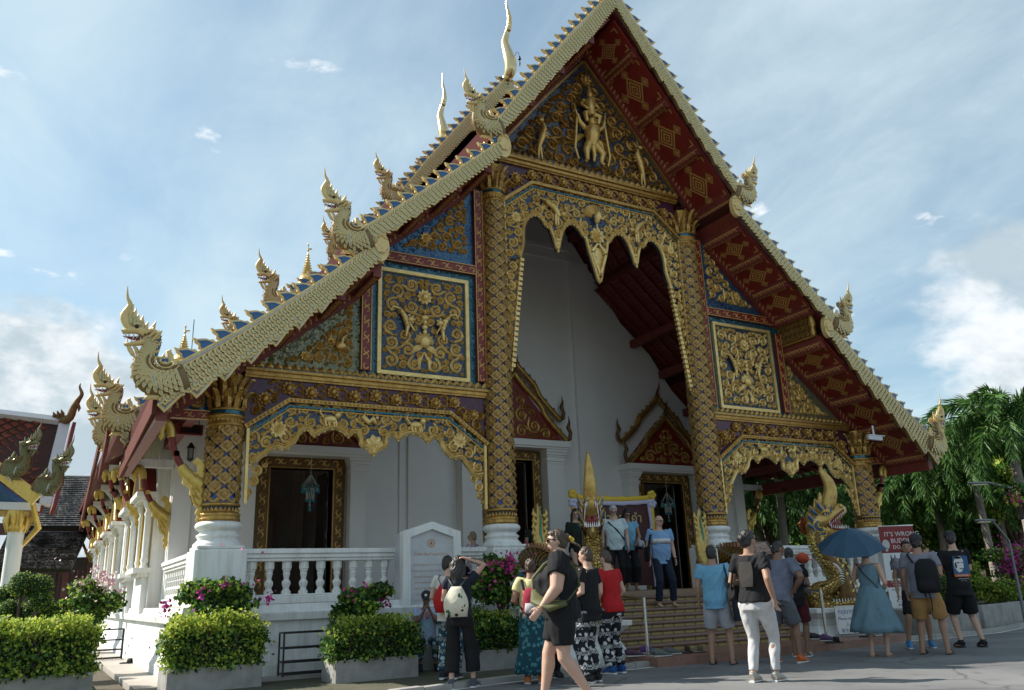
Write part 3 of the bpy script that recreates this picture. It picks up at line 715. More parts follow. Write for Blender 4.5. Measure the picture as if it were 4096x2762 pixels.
for s in (-1, 1):
    # arch with a scalloped lower edge
    poly = side(s, OUT_FRAME + SCAL[::-1]); fr = face_fr(FY-.03)
    g = empty('arch_panel', parent=T)
    plate(poly, FY-.03, .10, 'mosaic_ground', MOSV, g)
    m = MB(); scroll(m, poly, fr, .118, .028, .05, 11 if s < 0 else 12, s*5.32, [(5.32*s, 3.92, .13)], wk=.30)
    for q in (7.05, 3.6): rosette(m, s*q, 3.98, .155, fr, .07, petals=10)
    rosette(m, s*5.32, 3.82, .17, fr, .08, petals=7)
    for q in (6.15, 4.5): # striding animals
        b = Vector((s*q, FY-.08, 4.22)); m.ball(b, (.13,.05,.07)); m.ball(b+Vector((.13,-.02,.08)), (.06,.045,.06)); 
        for e in (-.09,-.03,.06,.10): m.tube([b+Vector((e,0,-.02)), b+Vector((e+.02,-.01,-.14))], [.028,.016], 5)
        m.tube([b+Vector((-.12,0,.02)), b+Vector((-.2,-.01,.12)), b+Vector((-.16,-.01,.2))], [.022,.02,.008], 5)
    m.tube([(s*5.30, FY-.08, 4.2), (s*5.36, FY-.1, 4.27), (s*5.45, FY-.1, 4.2)], [.03,.07,.02], 6); m.ball((s*5.28, FY-.1, 4.30), .035); m.tube([(s*5.42,FY-.09,4.2),(s*5.55,FY-.09,4.3),(s*5.5,FY-.09,4.4)], [.05,.05,.01], 5)
    m.build('carved_vine', GOLDP, g)
    m = MB(); e = smooth_curve([(x, z) for x, z in SCAL], 3); e = [(s*q[0], q[1]) for q in e]
    m.ribbon(e, [.085]*len(e), .08, fr); m.ribbon([(x, z+.06) for x, z in e], [.035]*len(e), .065, fr)
    for i in range(0, len(e)-1, 2): m.ball(fr(e[i][0], e[i][1]-.035, .03), (.028,.03,.03), 0, 5, 4)
    m.build('arch_lip', GOLDP, g)
    # pierced carving hanging down beside the columns
    legs = [[(7.52,3.38),(7.15,3.40),(7.36,3.0),(7.46,2.78),(7.52,2.75)], [(3.10,3.36),(3.44,3.34),(3.26,2.95),(3.14,2.75),(3.09,2.73)]]
    for li, (lp, (a, b)) in enumerate(zip(legs, (((7.56,3.95),(7.54,2.72)), ((3.05,3.95),(3.06,2.70))))):
        m = MB(); scroll(m, side(s, lp), fr, .10, .032, .045, 21+li, wk=.34); strip_line(m, [(s*a[0], a[1]), (s*b[0], b[1])], .05, .06, fr)
        m.build('pierced_carving', GOLDP, g)
    m = MB(); F = [(s*x, z) for x, z in OUT_FRAME]
    strip_line(m, F, .07, .10, fr, 0, .0); F2 = [(s*x, z) for x, z in ((7.57,3.88),(6.88,4.40),(3.83,4.40),(3.06,3.85))]
    strip_line(m, F2, .03, .055, fr, 1, .0); F3 = [(s*x, z) for x, z in ((7.56,3.83),(6.87,4.355),(3.84,4.355),(3.07,3.80))]; strip_line(m, F3, .022, .05, fr, 0)
    for a, b in zip(F[:-1], F[1:]):
        L = math.hypot(b[0]-a[0], b[1]-a[1]); n = int(L/.075)
        for i in range(n):
            t = (i+.5)/n; x, z = a[0]+(b[0]-a[0])*t, a[1]+(b[1]-a[1])*t; m.ball(fr(x, z, .10), (.026,.02,.026), 0, 5, 4)
    m.build('arch_frame', [GOLD, TEALM], g)
    # plum frieze
    g = empty('frieze', parent=T)
    poly = side(s, [(7.62,4.0),(7.62,4.90),(2.96,4.90),(2.96,3.95),(3.8,4.53),(6.9,4.53)][::-1])
    plate(poly, FY-.01, .10, 'mosaic_ground', MOSP, g)
    m = MB(); fr2 = face_fr(FY-.01)
    for i in range(11):
        x = 3.28+i*(7.3-3.28)/10; zz = 4.70+(.03 if i % 2 else -.02); 
        if i in (0, 10): zz -= .17
        r = .105; k = 9
        # big open blossom
        rosette(m, s*x, zz, r*1.15, fr2, .07, petals=k); m.ball((s*x, FY-.07, zz), (.06,.045,.072), 0, 7, 5)
        if i < 10:
            xa, xb = x+.10, x+.30
            for e in (1, -1):
                pts = [];W = []
                for q in range(11):
                    t = q/10; a = e*(.2+t*5.2); rr = .105*(1-.72*t); pts.append((s*(x+.205+rr*math.cos(a)), zz+.01+e*.035+rr*.9*math.sin(a))); W.append(.052*(1.15-.5*t))
                m.ribbon(pts, W, .05, fr2)
                for a in (.5, 1.6, 2.6): 
                    P0 = (x+.205+.1*math.cos(a*e), zz+.1*math.sin(a*e)); m.ribbon([(s*P0[0], P0[1]), (s*(P0[0]+.05*math.cos(a*e)), P0[1]+.05*math.sin(a*e)), (s*(P0[0]+.085*math.cos(a*e+.5)), P0[1]+.08*math.sin(a*e+.5))], [.02,.06,.008], .05, fr2)
    scroll(m, side(s, [(7.55,4.08),(7.55,4.62),(6.98,4.60),(6.95,4.56)]), fr2, .11, .04, .05, 5, wk=.32)
    scroll(m, side(s, [(3.02,4.04),(3.75,4.56),(3.5,4.62),(3.02,4.62)][::-1]), fr2, .11, .04, .05, 6, wk=.32)
    m.build('carved_blossoms', GOLD, g)
    # cornice with lotus petals
    m = MB(); x0, x1 = sorted((s*2.93, s*7.66))
    for z0, z1, d in ((4.87,4.91,.05),(4.91,4.96,.08),(4.96,4.985,.06),(4.985,5.03,.11)): m.box(x0, x1, FY-.01-d, FY+.02, z0, z1)
    m.box(x0, x1, FY-.10, FY, 5.03, 5.045, 1)
    lotus_row(m, x0, x1, 5.045, FY-.07, .155, .135)
    m.build('cornice', [GOLD, TEALM], T)
    # upper panels
    g = empty('gable_panel', parent=T)
    P1 = side(s, [(5.58,5.0),(7.42,5.0),(7.20,soffit(7.2)-.02),(5.58,soffit(5.73)-.02)])
    P1 = [(5.58,5.0),(7.85,5.0),(6.6,soffit(6.6)),(5.74,soffit(5.74))+(),(5.58,soffit(5.74)+.05)]
    P1 = side(s, P1); plate(P1, FY+.03, .1, 'mosaic_ground', MOSO, g)
    P2 = side(s, [(3.0,5.0),(5.6,5.0),(5.6,7.5),(3.0,7.5)]); plate(P2, FY+.03, .1, 'mosaic_ground', MOST, g)
    P3 = side(s, [(3.0,7.48),(5.72,7.48),(4.55,soffit(4.55)),(3.2,soffit(3.2)),(3.0,soffit(3.2))]); plate(P3, FY+.03, .1, 'mosaic_ground', MOSB, g)
    fr = face_fr(FY+.03)
    Q1 = [(5.72,5.2),(7.15,5.24),(6.75,5.42),(5.95,6.15),(5.74,6.55)]
    m = MB(); scroll(m, side(s, Q1), fr, .115, .03, .055, 41, wk=.28); rosette(m, s*6.62, 5.36, .10, fr, .08, petals=8)
    scroll(m, side(s, [(5.72,6.4),(5.95,6.15),(5.86,6.75),(5.74,6.85)]), fr, .07, .035, .05, 43, wk=.3)
    b = Vector((s*5.98, FY-.04, 5.62)); m.ball(b, (.11,.05,.08)); m.tube([b, b+Vector((s*-.02,-.02,.14)), b+Vector((s*-.08,-.02,.2))], [.05,.03,.02], 6); m.ribbon([(b.x, b.z), (b.x+s*.2, b.z+.13), (b.x+s*.16, b.z+.3)], [.05,.12,.01], .05, fr)
    m.build('carved_vine', GOLDB, g)
    Q3 = [(3.30,7.92),(4.9,7.84),(4.2,8.3),(3.55,9.15),(3.32,9.3)]
    m = MB(); scroll(m, side(s, Q3), fr, .13, .034, .055, 47, wk=.28); rosette(m, s*4.25, 8.12, .13, fr, .08, petals=9)
    m.build('carved_vine', GOLDB, g)
    # the square panel with its pale border
    q = [(3.36,5.21),(5.23,5.21),(5.23,7.30),(3.36,7.30)]
    m = MB(); strip_line(m, [(s*x, z) for x, z in q+q[:1]], .075, .06, fr); m.build('panel_border', GOLDP, g)
    plate(side(s, [(3.42,5.27),(5.17,5.27),(5.17,7.24),(3.42,7.24)]), FY+.02, .02, 'mosaic_inset', MOSV, g)
    m = MB(); cxp = s*4.295; frp = face_fr(FY+.02)
    scroll(m, side(s, [(3.43,5.28),(5.16,5.28),(5.16,7.23),(3.43,7.23)]), frp, .155, .030, .06, 53 if s < 0 else 59, cxp, [(cxp, 6.83, .17), (cxp, 5.93, .24), (cxp+.42, 6.28, .16), (cxp-.42, 6.28, .16)], wk=.27)
    rosette(m, cxp, 6.83, .165, frp, .085, petals=10); m.ball(frp(cxp, 6.83, .07), (.07,.05,.07))
    for k in range(7):   # opened lotus
        a = math.pi*(.08+.84*k/6); m.ribbon([(cxp+.05*math.cos(a), 5.88+.05*math.sin(a)), (cxp+.16*math.cos(a), 5.88+.13*math.sin(a)), (cxp+.22*math.cos(a), 5.90+.22*math.sin(a))], [.06,.13,.02], .085, frp)
    m.ball(frp(cxp, 5.90, .05), (.12,.07,.13)); 
    for e in (-1, 1):
        m.ribbon([(cxp+e*.03, 5.82), (cxp+e*.16, 5.76), (cxp+e*.28, 5.66)], [.08,.15,.03], .07, frp)
        m.ribbon([(cxp, 5.70), (cxp+e*.12, 5.50), (cxp+e*.10, 5.33)], [.03,.11,.03], .06, frp)
        b = Vector((cxp+e*.43, FY-.05, 6.36)); 
        m.tube([b+Vector((e*.12,0,.16)), b, b+Vector((-e*.06,0,-.2)), b+Vector((-e*.03,0,-.4))], [.03,.055,.045,.015], 7); m.ball(b+Vector((-e*.12,-.03,-.05)), (.065,.045,.06)); m.tube([b+Vector((e*.10,0,.15)), b+Vector((e*.24,0,.18)), b+Vector((e*.30,0,.08))], [.025,.03,.008], 6)
        for qq in range(7): an = .9*qq; m.ball(b+Vector((-e*(.10)+.085*math.cos(an),-.03,-.05+.08*math.sin(an))), (.028,.03,.028), 0, 6, 4)
        for qq in range(5): m.ball(b+Vector((e*(.09-.035*qq),-.045,.12-.075*qq)), (.03,.02,.02), 0, 6, 4)
        m.tube([b+Vector((-e*.1,0,-.12)), b+Vector((-e*.2,-.02,-.28))], [.028,.012], 5)
    for k, (w, z) in enumerate(((.05,6.1),(.075,6.2),(.045,6.3),(.09,6.4),(.02,6.52))): m.ball(frp(cxp, z, .05), (w,.04,.06), 0, 6, 4)
    m.build('carved_vine', GOLDP, g)
    # red lacquered rails with gilt vine
    def red_rail(u0, v0, u1, v1, n, vert):
        m = MB(); a, b = sorted((s*u0, s*u1)); m.box(a, b, FY-.06, FY+.02, v0, v1, 0)
        if vert: ornament_strip(m, a+.02, b-.02, v0+.02, v1-.02, FY-.06, n, 1, True, .008)
        else: ornament_strip(m, a+.02, b-.02, v0+.02, v1-.02, FY-.06, n, 1, False, .008)
        for c in ((a, a+.016), (b-.016, b)) if vert else (): m.box(c[0], c[1], FY-.075, FY-.06, v0, v1, 1)
        for c in ((v0, v0+.016), (v1-.016, v1)) if not vert else (): m.box(a, b, FY-.075, FY-.06, c[0], c[1], 1)
        m.build('lacquer_rail', [REDP, STEN], T)
    red_rail(2.97, 5.2, 3.165, 9.45, 26, True); red_rail(3.165, 7.48, 5.42, 7.68, 14, False); red_rail(5.40, 5.2, 5.60, 7.26, 13, True)
    red_rail(8.15, 4.06, 8.98, 4.22, 7, False)
    m = MB(); poly = side(s, [(8.2,4.22),(8.95,4.22),(8.78,soffit(8.75)),(8.2,soffit(8.2))]); m.prism(poly, (0,FY+.03,0), (1,0,0), (0,0,1), (0,1,0), .1, 0, 0)
    scroll(m, side(s, [(8.24,4.27),(8.85,4.26),(8.24,4.68)]), face_fr(FY+.03), .14, .04, .05, 61, wk=.3, mi=1); fixn(m.build('corner_panel', [MOSB, GOLDB], T))

# ---- central arch, frieze and pediment
g = empty('arch_panel', parent=T); fr = face_fr(FY-.03)
full = C_SC + [(-x, z) for x, z in C_SC[:-1][::-1]]
poly = [(2.44,8.0),(2.44,9.36)] + C_FRAME[1:3] + [(-2.44,9.36),(-2.44,8.0)] + full[::-1]
plate(poly, FY-.03, .10, 'mosaic_ground', MOSV, g)
m = MB(); scroll(m, poly, fr, .135, .030, .055, 71, 0, [(0, 9.5, .3), (0, 8.95, .22)], wk=.28)
rosette(m, 0, 8.95, .21, fr, .10, petals=9); rosette(m, 0, 8.95, .12, fr, .14, petals=7); rosette(m, 2.15, 9.0, .13, fr, .08, petals=8); rosette(m, -2.15, 9.0, .13, fr, .08, petals=8)
m.ribbon([(0,8.66),(0,8.42),(0,7.95)], [.20,.30,.03], .06, fr); 
for e in (-1, 1): strip_line(m, [(e*.20,8.52),(0,7.98),(e*.02,7.98)], .05, .09, fr); strip_line(m, [(0,8.78),(e*.2,8.52)], .05, .09, fr)
for k in range(19):   # peacock fan
    a = math.pi*(.02+.96*k/18); m.ribbon([(.1*math.cos(a), 9.42+.1*math.sin(a)), (.24*math.cos(a), 9.42+.22*math.sin(a)), (.34*math.cos(a), 9.42+.34*math.sin(a))], [.02,.035,.035], .05, fr)
m.tube([(0,FY-.1,9.28),(0,FY-.16,9.42),(.02,FY-.16,9.52)], [.05,.10,.05], 7); m.tube([(.02,FY-.18,9.42),(.1,FY-.2,9.34),(.16,FY-.2,9.44),(.24,FY-.2,9.46)], [.05,.03,.025,.008], 6); m.tube([(0,FY-.1,9.3),(0,FY-.1,9.1)], [.025,.018], 5)
for e in (-1, 1):  # pouncing tigers
    b = Vector((e*1.12, FY-.12, 9.36)); m.tube([b+Vector((e*.24,0,.18)), b+Vector((e*.05,-.02,.04)), b+Vector((-e*.06,-.03,-.16))], [.05,.07,.05], 7); m.ball(b+Vector((-e*.16,-.05,-.10)), (.065,.05,.055))
    for qq in range(6): m.ball(b+Vector((e*(.2-.06*qq),-.06,.16-.05*qq)), (.035,.03,.02), 0, 6, 4); m.tube([b+Vector((e*.24,0,.18)), b+Vector((e*.42,0,.22)), b+Vector((e*.5,0,.12))], [.05,.035,.02], 5)
    for o_ in (.0, .06): m.tube([b+Vector((-e*(.03-o_),-.02,-.12)), b+Vector((-e*(.02-o_),-.02,-.38))], [.04,.022], 5)
m.build('carved_vine', GOLDP, g)
m = MB(); e = smooth_curve(full, 3); m.ribbon([(q[0], q[1]) for q in e], [.075]*len(e), .08, fr); m.ribbon([(q[0], q[1]+.065) for q in e], [.04]*len(e), .06, fr)
for i in range(0, len(e)-1, 2): m.ball(fr(e[i][0], e[i][1]-.03, .03), (.03,.03,.035), 0, 5, 4)
for q, zz in ((1.09, 8.42), (-1.09, 8.42)):
    for j in range(4): m.ball(fr(q, zz+.24-j*.09, .04), (.075-.016*j,.04,.055), 0, 6, 4)
m.build('arch_lip', GOLDP, g)
for s in (-1, 1):
    m = MB(); lp = [(2.42,8.02),(2.08,8.03),(2.22,7.0),(2.33,6.0),(2.40,5.5),(2.44,5.5)]
    scroll(m, side(s, lp[::-1]), fr, .12, .035, .05, 77, wk=.32)
    strip_line(m, [(s*2.45,9.36),(s*2.45,5.46)], .055, .07, fr); strip_line(m, [(s*2.05,8.05),(s*2.21,7.0),(s*2.32,6.0),(s*2.38,5.5)], .035, .05, fr)
    for k in range(22):
        t = k/21; x = 2.05+(2.36-2.05)*t; z = 8.0-2.4*t; m.box(s*x-.05, s*x+.04, FY-.12, FY-.04, z-.035, z+.035)
    m.build('pierced_carving', GOLDP, g)
m = MB(); frm = C_FRAME; strip_line(m, frm, .07, .10, fr); f2 = [(x*.985, z-.09) for x, z in frm]; strip_line(m, f2, .035, .055, fr, 1); f3 = [(x*.98, z-.135) for x, z in frm]; strip_line(m, f3, .025, .05, fr, 0)
for s in (-1, 1): strip_line(m, [(s*2.475,9.3),(s*2.475,5.5)], .02, .05, fr, 1)
m.build('arch_frame', [GOLD, TEALM], g)
g = empty('frieze', parent=T)
plate([(2.46,9.3),(2.46,10.34),(-2.46,10.34),(-2.46,9.3),(-1.74,9.96),(1.74,9.96)], FY-.01, .10, 'mosaic_ground', MOSP, g)
m = MB(); fr2 = face_fr(FY-.01)
for i in range(11):
    x = -2.1+i*.42; zz = 10.15-(.16 if i in (0,10) else 0); rosette(m, x, zz, .135, fr2, .075, petals=9); m.ball((x, FY-.07, zz), (.065,.05,.08), 0, 7, 5)
    if i < 10:
        for e in (1, -1):
            pts = []; W = []
            for q in range(11):
                t = q/10; a = e*(.2+t*5.2); rr = .11*(1-.72*t); pts.append((x+.21+rr*math.cos(a), zz+e*.04+rr*.9*math.sin(a))); W.append(.056*(1.15-.5*t))
            m.ribbon(pts, W, .05, fr2)
for s in (-1, 1): scroll(m, side(s, [(2.42,9.42),(2.42,9.95),(1.9,9.92)]), fr2, .12, .04, .05, 83, wk=.32)
m.build('carved_blossoms', GOLD, g)
m = MB()
for z0, z1, d in ((10.31,10.35,.05),(10.35,10.41,.09),(10.41,10.435,.07),(10.435,10.49,.13)): m.box(-2.52, 2.52, FY-.01-d, FY+.02, z0, z1)
m.box(-2.52, 2.52, FY-.12, FY, 10.49, 10.505, 1); lotus_row(m, -2.6, 2.6, 10.505, FY-.08, .165, .15); m.build('cornice', [GOLD, TEALM], T)
g = empty('gable_panel', parent=T)
tri = [(-3.1,10.45),(3.1,10.45)] + [(x, soffit(x)-.02) for x in (2.9,2.2,1.3,.6,0)] + [(-x, soffit(x)-.02) for x in (.6,1.3,2.2,2.9)]
plate(tri, FY+.03, .12, 'mosaic_ground', MOSG, g)
fr = face_fr(FY+.03); bead = [(2.56,10.64),(1.35,12.15),(0,13.72)]
m = MB(); inner = [(-2.40,10.66),(2.40,10.66),(1.28,12.10),(0,13.5),(-1.28,12.10)]
scroll(m, inner, fr, .185, .034, .075, 91, 0, [(0, 11.15, .36), (0, 11.75, .30), (0, 12.25, .26), (0, 12.62, .17), (0, 13.15, .16)], wk=.28)
rosette(m, 0, 13.15, .17, fr, .12, petals=8); m.ball(fr(0, 13.2, .08), (.08,.06,.12))
m.build('carved_vine', GOLD, g)
# crowned rider on the winged bird-man
m = MB(); Yv = FY-.12
V3 = lambda x, z, d=0: Vector((x, Yv-d, z))
m.tube([V3(0,11.28),V3(.0,11.5,.05),V3(0,11.72,.05),V3(0,11.8,.03)], [.13,.17,.2,.09], 10); m.ball(V3(0,11.90,.08), (.11,.11,.12)); m.tube([V3(0,11.9,.14),V3(.02,11.86,.26)], [.05,.01], 6)
for e in (-1, 1):
    m.tube([V3(e*.16,11.72),V3(e*.34,11.84,.04),V3(e*.40,12.02,.05)], [.07,.055,.04], 7)
    m.tube([V3(e*.10,11.3,.03),V3(e*.24,11.06,.1),V3(e*.2,10.85,.06),V3(e*.26,10.78,.1)], [.11,.085,.055,.04], 7)
    m.ribbon([(e*.1,11.62),(e*.34,11.5),(e*.46,11.25)], [.08,.22,.04], .11, fr)
    m.tube([V3(e*.42,10.82,.02),V3(e*.5,11.1,.02),V3(e*.44,11.6,.02),V3(e*.40,12.02,.03),V3(e*.46,12.3,.02)], [.03,.035,.035,.03,.015], 6)
    m.tube([V3(e*.06,12.12,.06),V3(e*.22,12.06,.12),V3(e*.16,11.86,.1)], [.08,.07,.045], 7)
    m.tube([V3(e*.15,12.50),V3(e*.26,12.34,.04),V3(e*.10,12.22,.1)], [.055,.045,.035], 6)
m.tube([V3(0,12.08,.04),V3(0,12.28,.05),V3(0,12.48,.04),V3(0,12.55,.03)], [.12,.11,.16,.06], 9); m.ball(V3(0,12.66,.05), (.075,.08,.09)); m.tube([V3(0,12.73,.05),V3(0,12.82,.04),V3(0,13.0,.03)], [.07,.04,.008], 7)
m.tube([V3(0,11.3,.04),V3(0,11.0,.08),V3(0,10.84,.05)], [.08,.05,.03], 6)
m.build('carved_deity', GOLDB, g)
for e in (-1, 1):
    m = MB(); b = Vector((e*1.38, Yv, 11.15)); m.tube([b+Vector((e*.12,0,-.3)), b+Vector((e*.03,-.03,0)), b+Vector((-e*.04,-.03,.2)), b+Vector((-e*.02,-.03,.36))], [.05,.085,.075,.04], 7); m.ball(b+Vector((e*.05,-.06,.42)), (.075,.05,.05)); m.tube([b+Vector((0,-.04,.44)), b+Vector((-e*.03,-.04,.6))], [.02,.006], 5)
    for q in (0, .05): m.tube([b+Vector((e*(.12-q),0,-.28)), b+Vector((e*(.14-q*2),-.01,-.58))], [.045,.016], 5); m.tube([b+Vector((0,-.03,.12+q)), b+Vector((-e*(.16),-.03,.0+q*2))], [.035,.014], 5)
    m.build('carved_deer', GOLDB, g)
m = MB()
for s in (-1, 1):
    strip_line(m, [(s*x, z) for x, z in bead], .055, .07, fr)
    for (a, b) in zip(bead[:-1], bead[1:]):
        L = math.hypot(b[0]-a[0], b[1]-a[1]); n = int(L/.15); ang = math.atan2(b[1]-a[1], s*(b[0]-a[0]))
        for i in range(n):
            t = (i+.5)/n; x = s*(a[0]+(b[0]-a[0])*t); z = a[1]+(b[1]-a[1])*t; nx, nz = s*.77, .64
            m.ribbon([(x+nx*.06, z+nz*.06), (x+nx*.12+math.cos(ang)*.03, z+nz*.12+math.sin(ang)*.03), (x+nx*.20, z+nz*.20)], [.05,.10,.01], .05, fr)
m.build('bead_moulding', GOLD, g)
# ---- soffits, beams, roofs
def roof_top(x, sec):
    P = U1 if x < 3.2 else (U2 if x < 5.75 else U3)
    return interp(P, x)
SECT = [(YB, 5.0, (0,0,0), 0), (3.9, 9.0, (.90,.55,.40), .14), (8.6, 31, (1.12,1.0,.85), .10)]   # y0, y1, lift per tier, widening of the lowest tier
TIER = [(U1, -.46), (U2, -.36), (U3, -.34)]
m_un = MB(); 
for si, (y0, y1, lift, wid) in enumerate(SECT):
    for ti, (U, dz) in enumerate(TIER):
        for s in (-1, 1):
            m = MB(); top = [(x+(wid*(x-5.7)/3.4 if ti == 2 else 0), z+lift[ti]) for x, z in U]; bot = [(x, z+dz*.72) for x, z in top]
            if ti == 0: bot[0] = (0, bot[0][1])
            ya = y0+.10
            k = len(top); V = [(s*x, y, z) for y in (ya, y1) for P in (top, bot) for x, z in P]
            F = []; M_ = []
            for i in range(k-1):
                F.append((i, i+1, 2*k+i+1, 2*k+i)); M_.append(0); F.append((k+i, 3*k+i, 3*k+i+1, k+i+1)); M_.append(1)
                F.append((i, k+i, k+i+1, i+1)); M_.append(1); F.append((2*k+i, 2*k+i+1, 3*k+i+1, 3*k+i)); M_.append(1)
            F.append((k-1, 2*k-1, 4*k-1, 3*k-1)); M_.append(2)
            for f, q in zip(F, M_): m.add([V[i] for i in f], [(0,1,2,3)], q)
            fixn(m.build('roof', [ROOFT, REDW, EAVER], T))
            # vertical board closing the step between two tiers
            if ti < 2:
                nx = TIER[ti+1][0][0]; xa = s*(nx[0]+.22); z0 = interp(TIER[ti+1][0], nx[0]+.22)+lift[ti+1]-.1; z1 = interp(U, nx[0]+.22 if ti == 0 else 6.0)+lift[ti]-.05
                m = MB(); m.box(min(xa, xa+s*.06), max(xa, xa+s*.06), ya+.05, y1, z0, z1+.1); m.build('clerestory_board', EAVER, T)
# soffit boards with stencilled diamonds, beams and the gilt lattice
beams = {0: [.62,1.5,2.36,3.26], 1: [3.42,4.1,4.8,5.52], 2: [5.72,6.36,7.16,8.12,8.98]}
zb = {0: [13.33,12.24,11.16,10.02], 1: [9.33,8.75,8.15,7.55], 2: [6.70,6.17,5.54,4.86,4.10]}
dm = MB()
def soffit_motif(mb, fr, w, L):
    def dia(cx_, cy_, a, b, lev):
        for q in range(lev):
            k0, k1 = 1-q*.30, 1-q*.30-.17
            st = []
            for kk in (k0, k1):
                ring = []
                for (sx_, sy_) in ((1,0),(0,1),(-1,0),(0,-1)):
                    ring.append((cx_+sx_*a*kk, cy_+sy_*b*kk))
                    nx_, ny_ = (-sy_, sx_)
                    ring.append((cx_+(sx_+nx_)*a*kk*.5, cy_+(sy_+ny_)*b*kk*.5))
                st.append(ring)
            V = [fr(u, v, .006) for R_ in st for u, v in R_]
            mb.add(V, [(i, (i+1) % 8, 8+(i+1) % 8, 8+i) for i in range(8)], 1)
        a2 = a*(1-lev*.30)+.001
        mb.add([fr(cx_+u*max(.012,a2), cy_+v*max(.012,a2)*b/a, .006) for u, v in ((1,0),(0,1),(-1,0),(0,-1))], [(0,1,2,3)], 1)
    dia(0, 0, w*.24, L*.31, 3)
    for e, f in ((1,0),(-1,0),(0,1),(0,-1)): dia(e*w*.31, f*L*.36+ (0), w*.095, L*.125, 2)
    for e in (-1, 1):
        for f in (-1, 1):
            x, y = e*w*.44, f*L*.44
            for k in range(3):
                mb.ribbon([(x, y-f*k*.05), (x-e*.03, y-f*(k*.05+.03)), (x-e*.01, y-f*(k*.05+.07))], [.012,.035,.006], .004, lambda u, v, d: fr(u, v, .004+d), 1)
                mb.ribbon([(x-e*k*.05, y), (x-e*(k*.05+.03), y-f*.03), (x-e*(k*.05+.07), y-f*.01)], [.012,.035,.006], .004, lambda u, v, d: fr(u, v, .004+d), 1)
for s in (-1, 1):
    for ti in range(3):
        xs_, zs_ = beams[ti], zb[ti]
        for i, (x, z) in enumerate(zip(xs_, zs_)):
            m = MB(); bw = .15
            m.box(s*x-bw/2, s*x+bw/2, YB+.12, .12, z-.10, z+.20, 0)
            fr = (lambda u, v, d, X=s*x, Z=z: (X+v, u, Z-.10-d))
            for k in range(9):
                c = YB+.2+k*.135; m.ribbon([(c, -.05), (c+.06, .04), (c+.10, -.03), (c+.12, .05)], [.02,.03,.03,.01], .004, fr, 1)
            for e in (-1, 1):
                fr = (lambda u, v, d, X=s*x+e*bw/2, Z=z, E=e: (X+E*d, u, Z-.06+v))
                for k in range(8):
                    c = YB+.2+k*.15; m.ribbon([(c, .0), (c+.05, .09), (c+.10, .03), (c+.14, .12)], [.02,.035,.03,.01], .004, fr, 1)
                m.box(min(s*x+e*bw/2, s*x+e*(bw/2+.004)), max(s*x+e*bw/2, s*x+e*(bw/2+.004)), YB+.12, .12, z+.02, z+.04, 1)
            m.build('soffit_beam', [REDW, STEN], T)
        xx = ([0.05] if ti == 0 else []) + xs_; zz = ([14.0] if ti == 0 else []) + zs_
        for (xa, za), (xb, zb_) in zip(zip(xx[:-1], zz[:-1]), zip(xx[1:], zz[1:])):
            A = Vector((s*xa, 0, za+.05)); B = Vector((s*xb, 0, zb_+.05)); d = (B-A); L = d.length; d.normalize(); nrm = Vector((0,1,0)).cross(d)
            if nrm.z > 0: nrm = -nrm
            C0 = (A+B)/2+Vector((0, YB/2+.06, 0))
            m = MB(); q = [A+Vector((0,YB+.1,0)), B+Vector((0,YB+.1,0)), B+Vector((0,.1,0)), A+Vector((0,.1,0))]
            m.hexa([p-nrm*.05 for p in q]+[p for p in q], 0)
            fr = lambda u, v, d_, C0=C0, d=d, nrm=nrm: tuple(C0+Vector((0,1,0))*u+d*v+nrm*d_)
            soffit_motif(m, fr, 1.25, L-.15)
            fixn(m.build('soffit_board', [REDP, STEN], T))
        # stencilled fillet where soffit meets gable
        m = MB(); A = Vector((s*xx[0], 0, zz[0]-.0)); B = Vector((s*xx[-1], 0, zz[-1]-.02)); d = B-A; L = d.length; d.normalize(); nrm = Vector((0,1,0)).cross(d)
        if nrm.z > 0: nrm = -nrm
        m.bar(A+Vector((0,-.03,0)), B+Vector((0,-.03,0)), .14, .26, 0, upv=nrm)
        n = int(L/.13)
        fr = lambda u, v, d_, A=A, d=d, nrm=nrm: tuple(A+d*u+nrm*v+Vector((0,-.10-d_,0)))
        for k in range(n):
            c = (k+.3)*L/n; m.ribbon([(c, -.08), (c+.015, .0), (c+.045, .06), (c+.07, .03)], [.02,.035,.03,.01], .005, fr, 1)
        m.build('gable_fillet', [REDW, STEN], T)
    # lattice between tiers
    for x, z0, z1 in ((3.36, 9.55, 10.0), (5.62, 6.92, 7.52)):
        m = MB(); X = s*x; m.box(X-.02, X+.02, YB+.2, .1, z0, z1, 1)
        fr = lambda u, v, d, X=X: (X-(.02+d), u, v)
        for k in range(8):
            c = YB+.3+k*.15
            for zc_ in (z0+.12, (z0+z1)/2, z1-.12):
                m.ribbon([(c-.06, zc_), (c, zc_+.055), (c+.06, zc_), (c, zc_-.055), (c-.06, zc_)], [.022]*5, .012, fr, 0)
        for zc_ in (z0, z1): m.box(X-.05, X+.05, YB+.2, .1, zc_-.02, zc_+.02, 0)
        m.lathe([(.05,z0),(.09,z0+.1),(.05,z0+.2),(.10,z0+.3),(.06,z1)], 10, (X, YB+.28, 0), 0)
        m.build('tier_lattice', [GOLD, GOLDD], T)
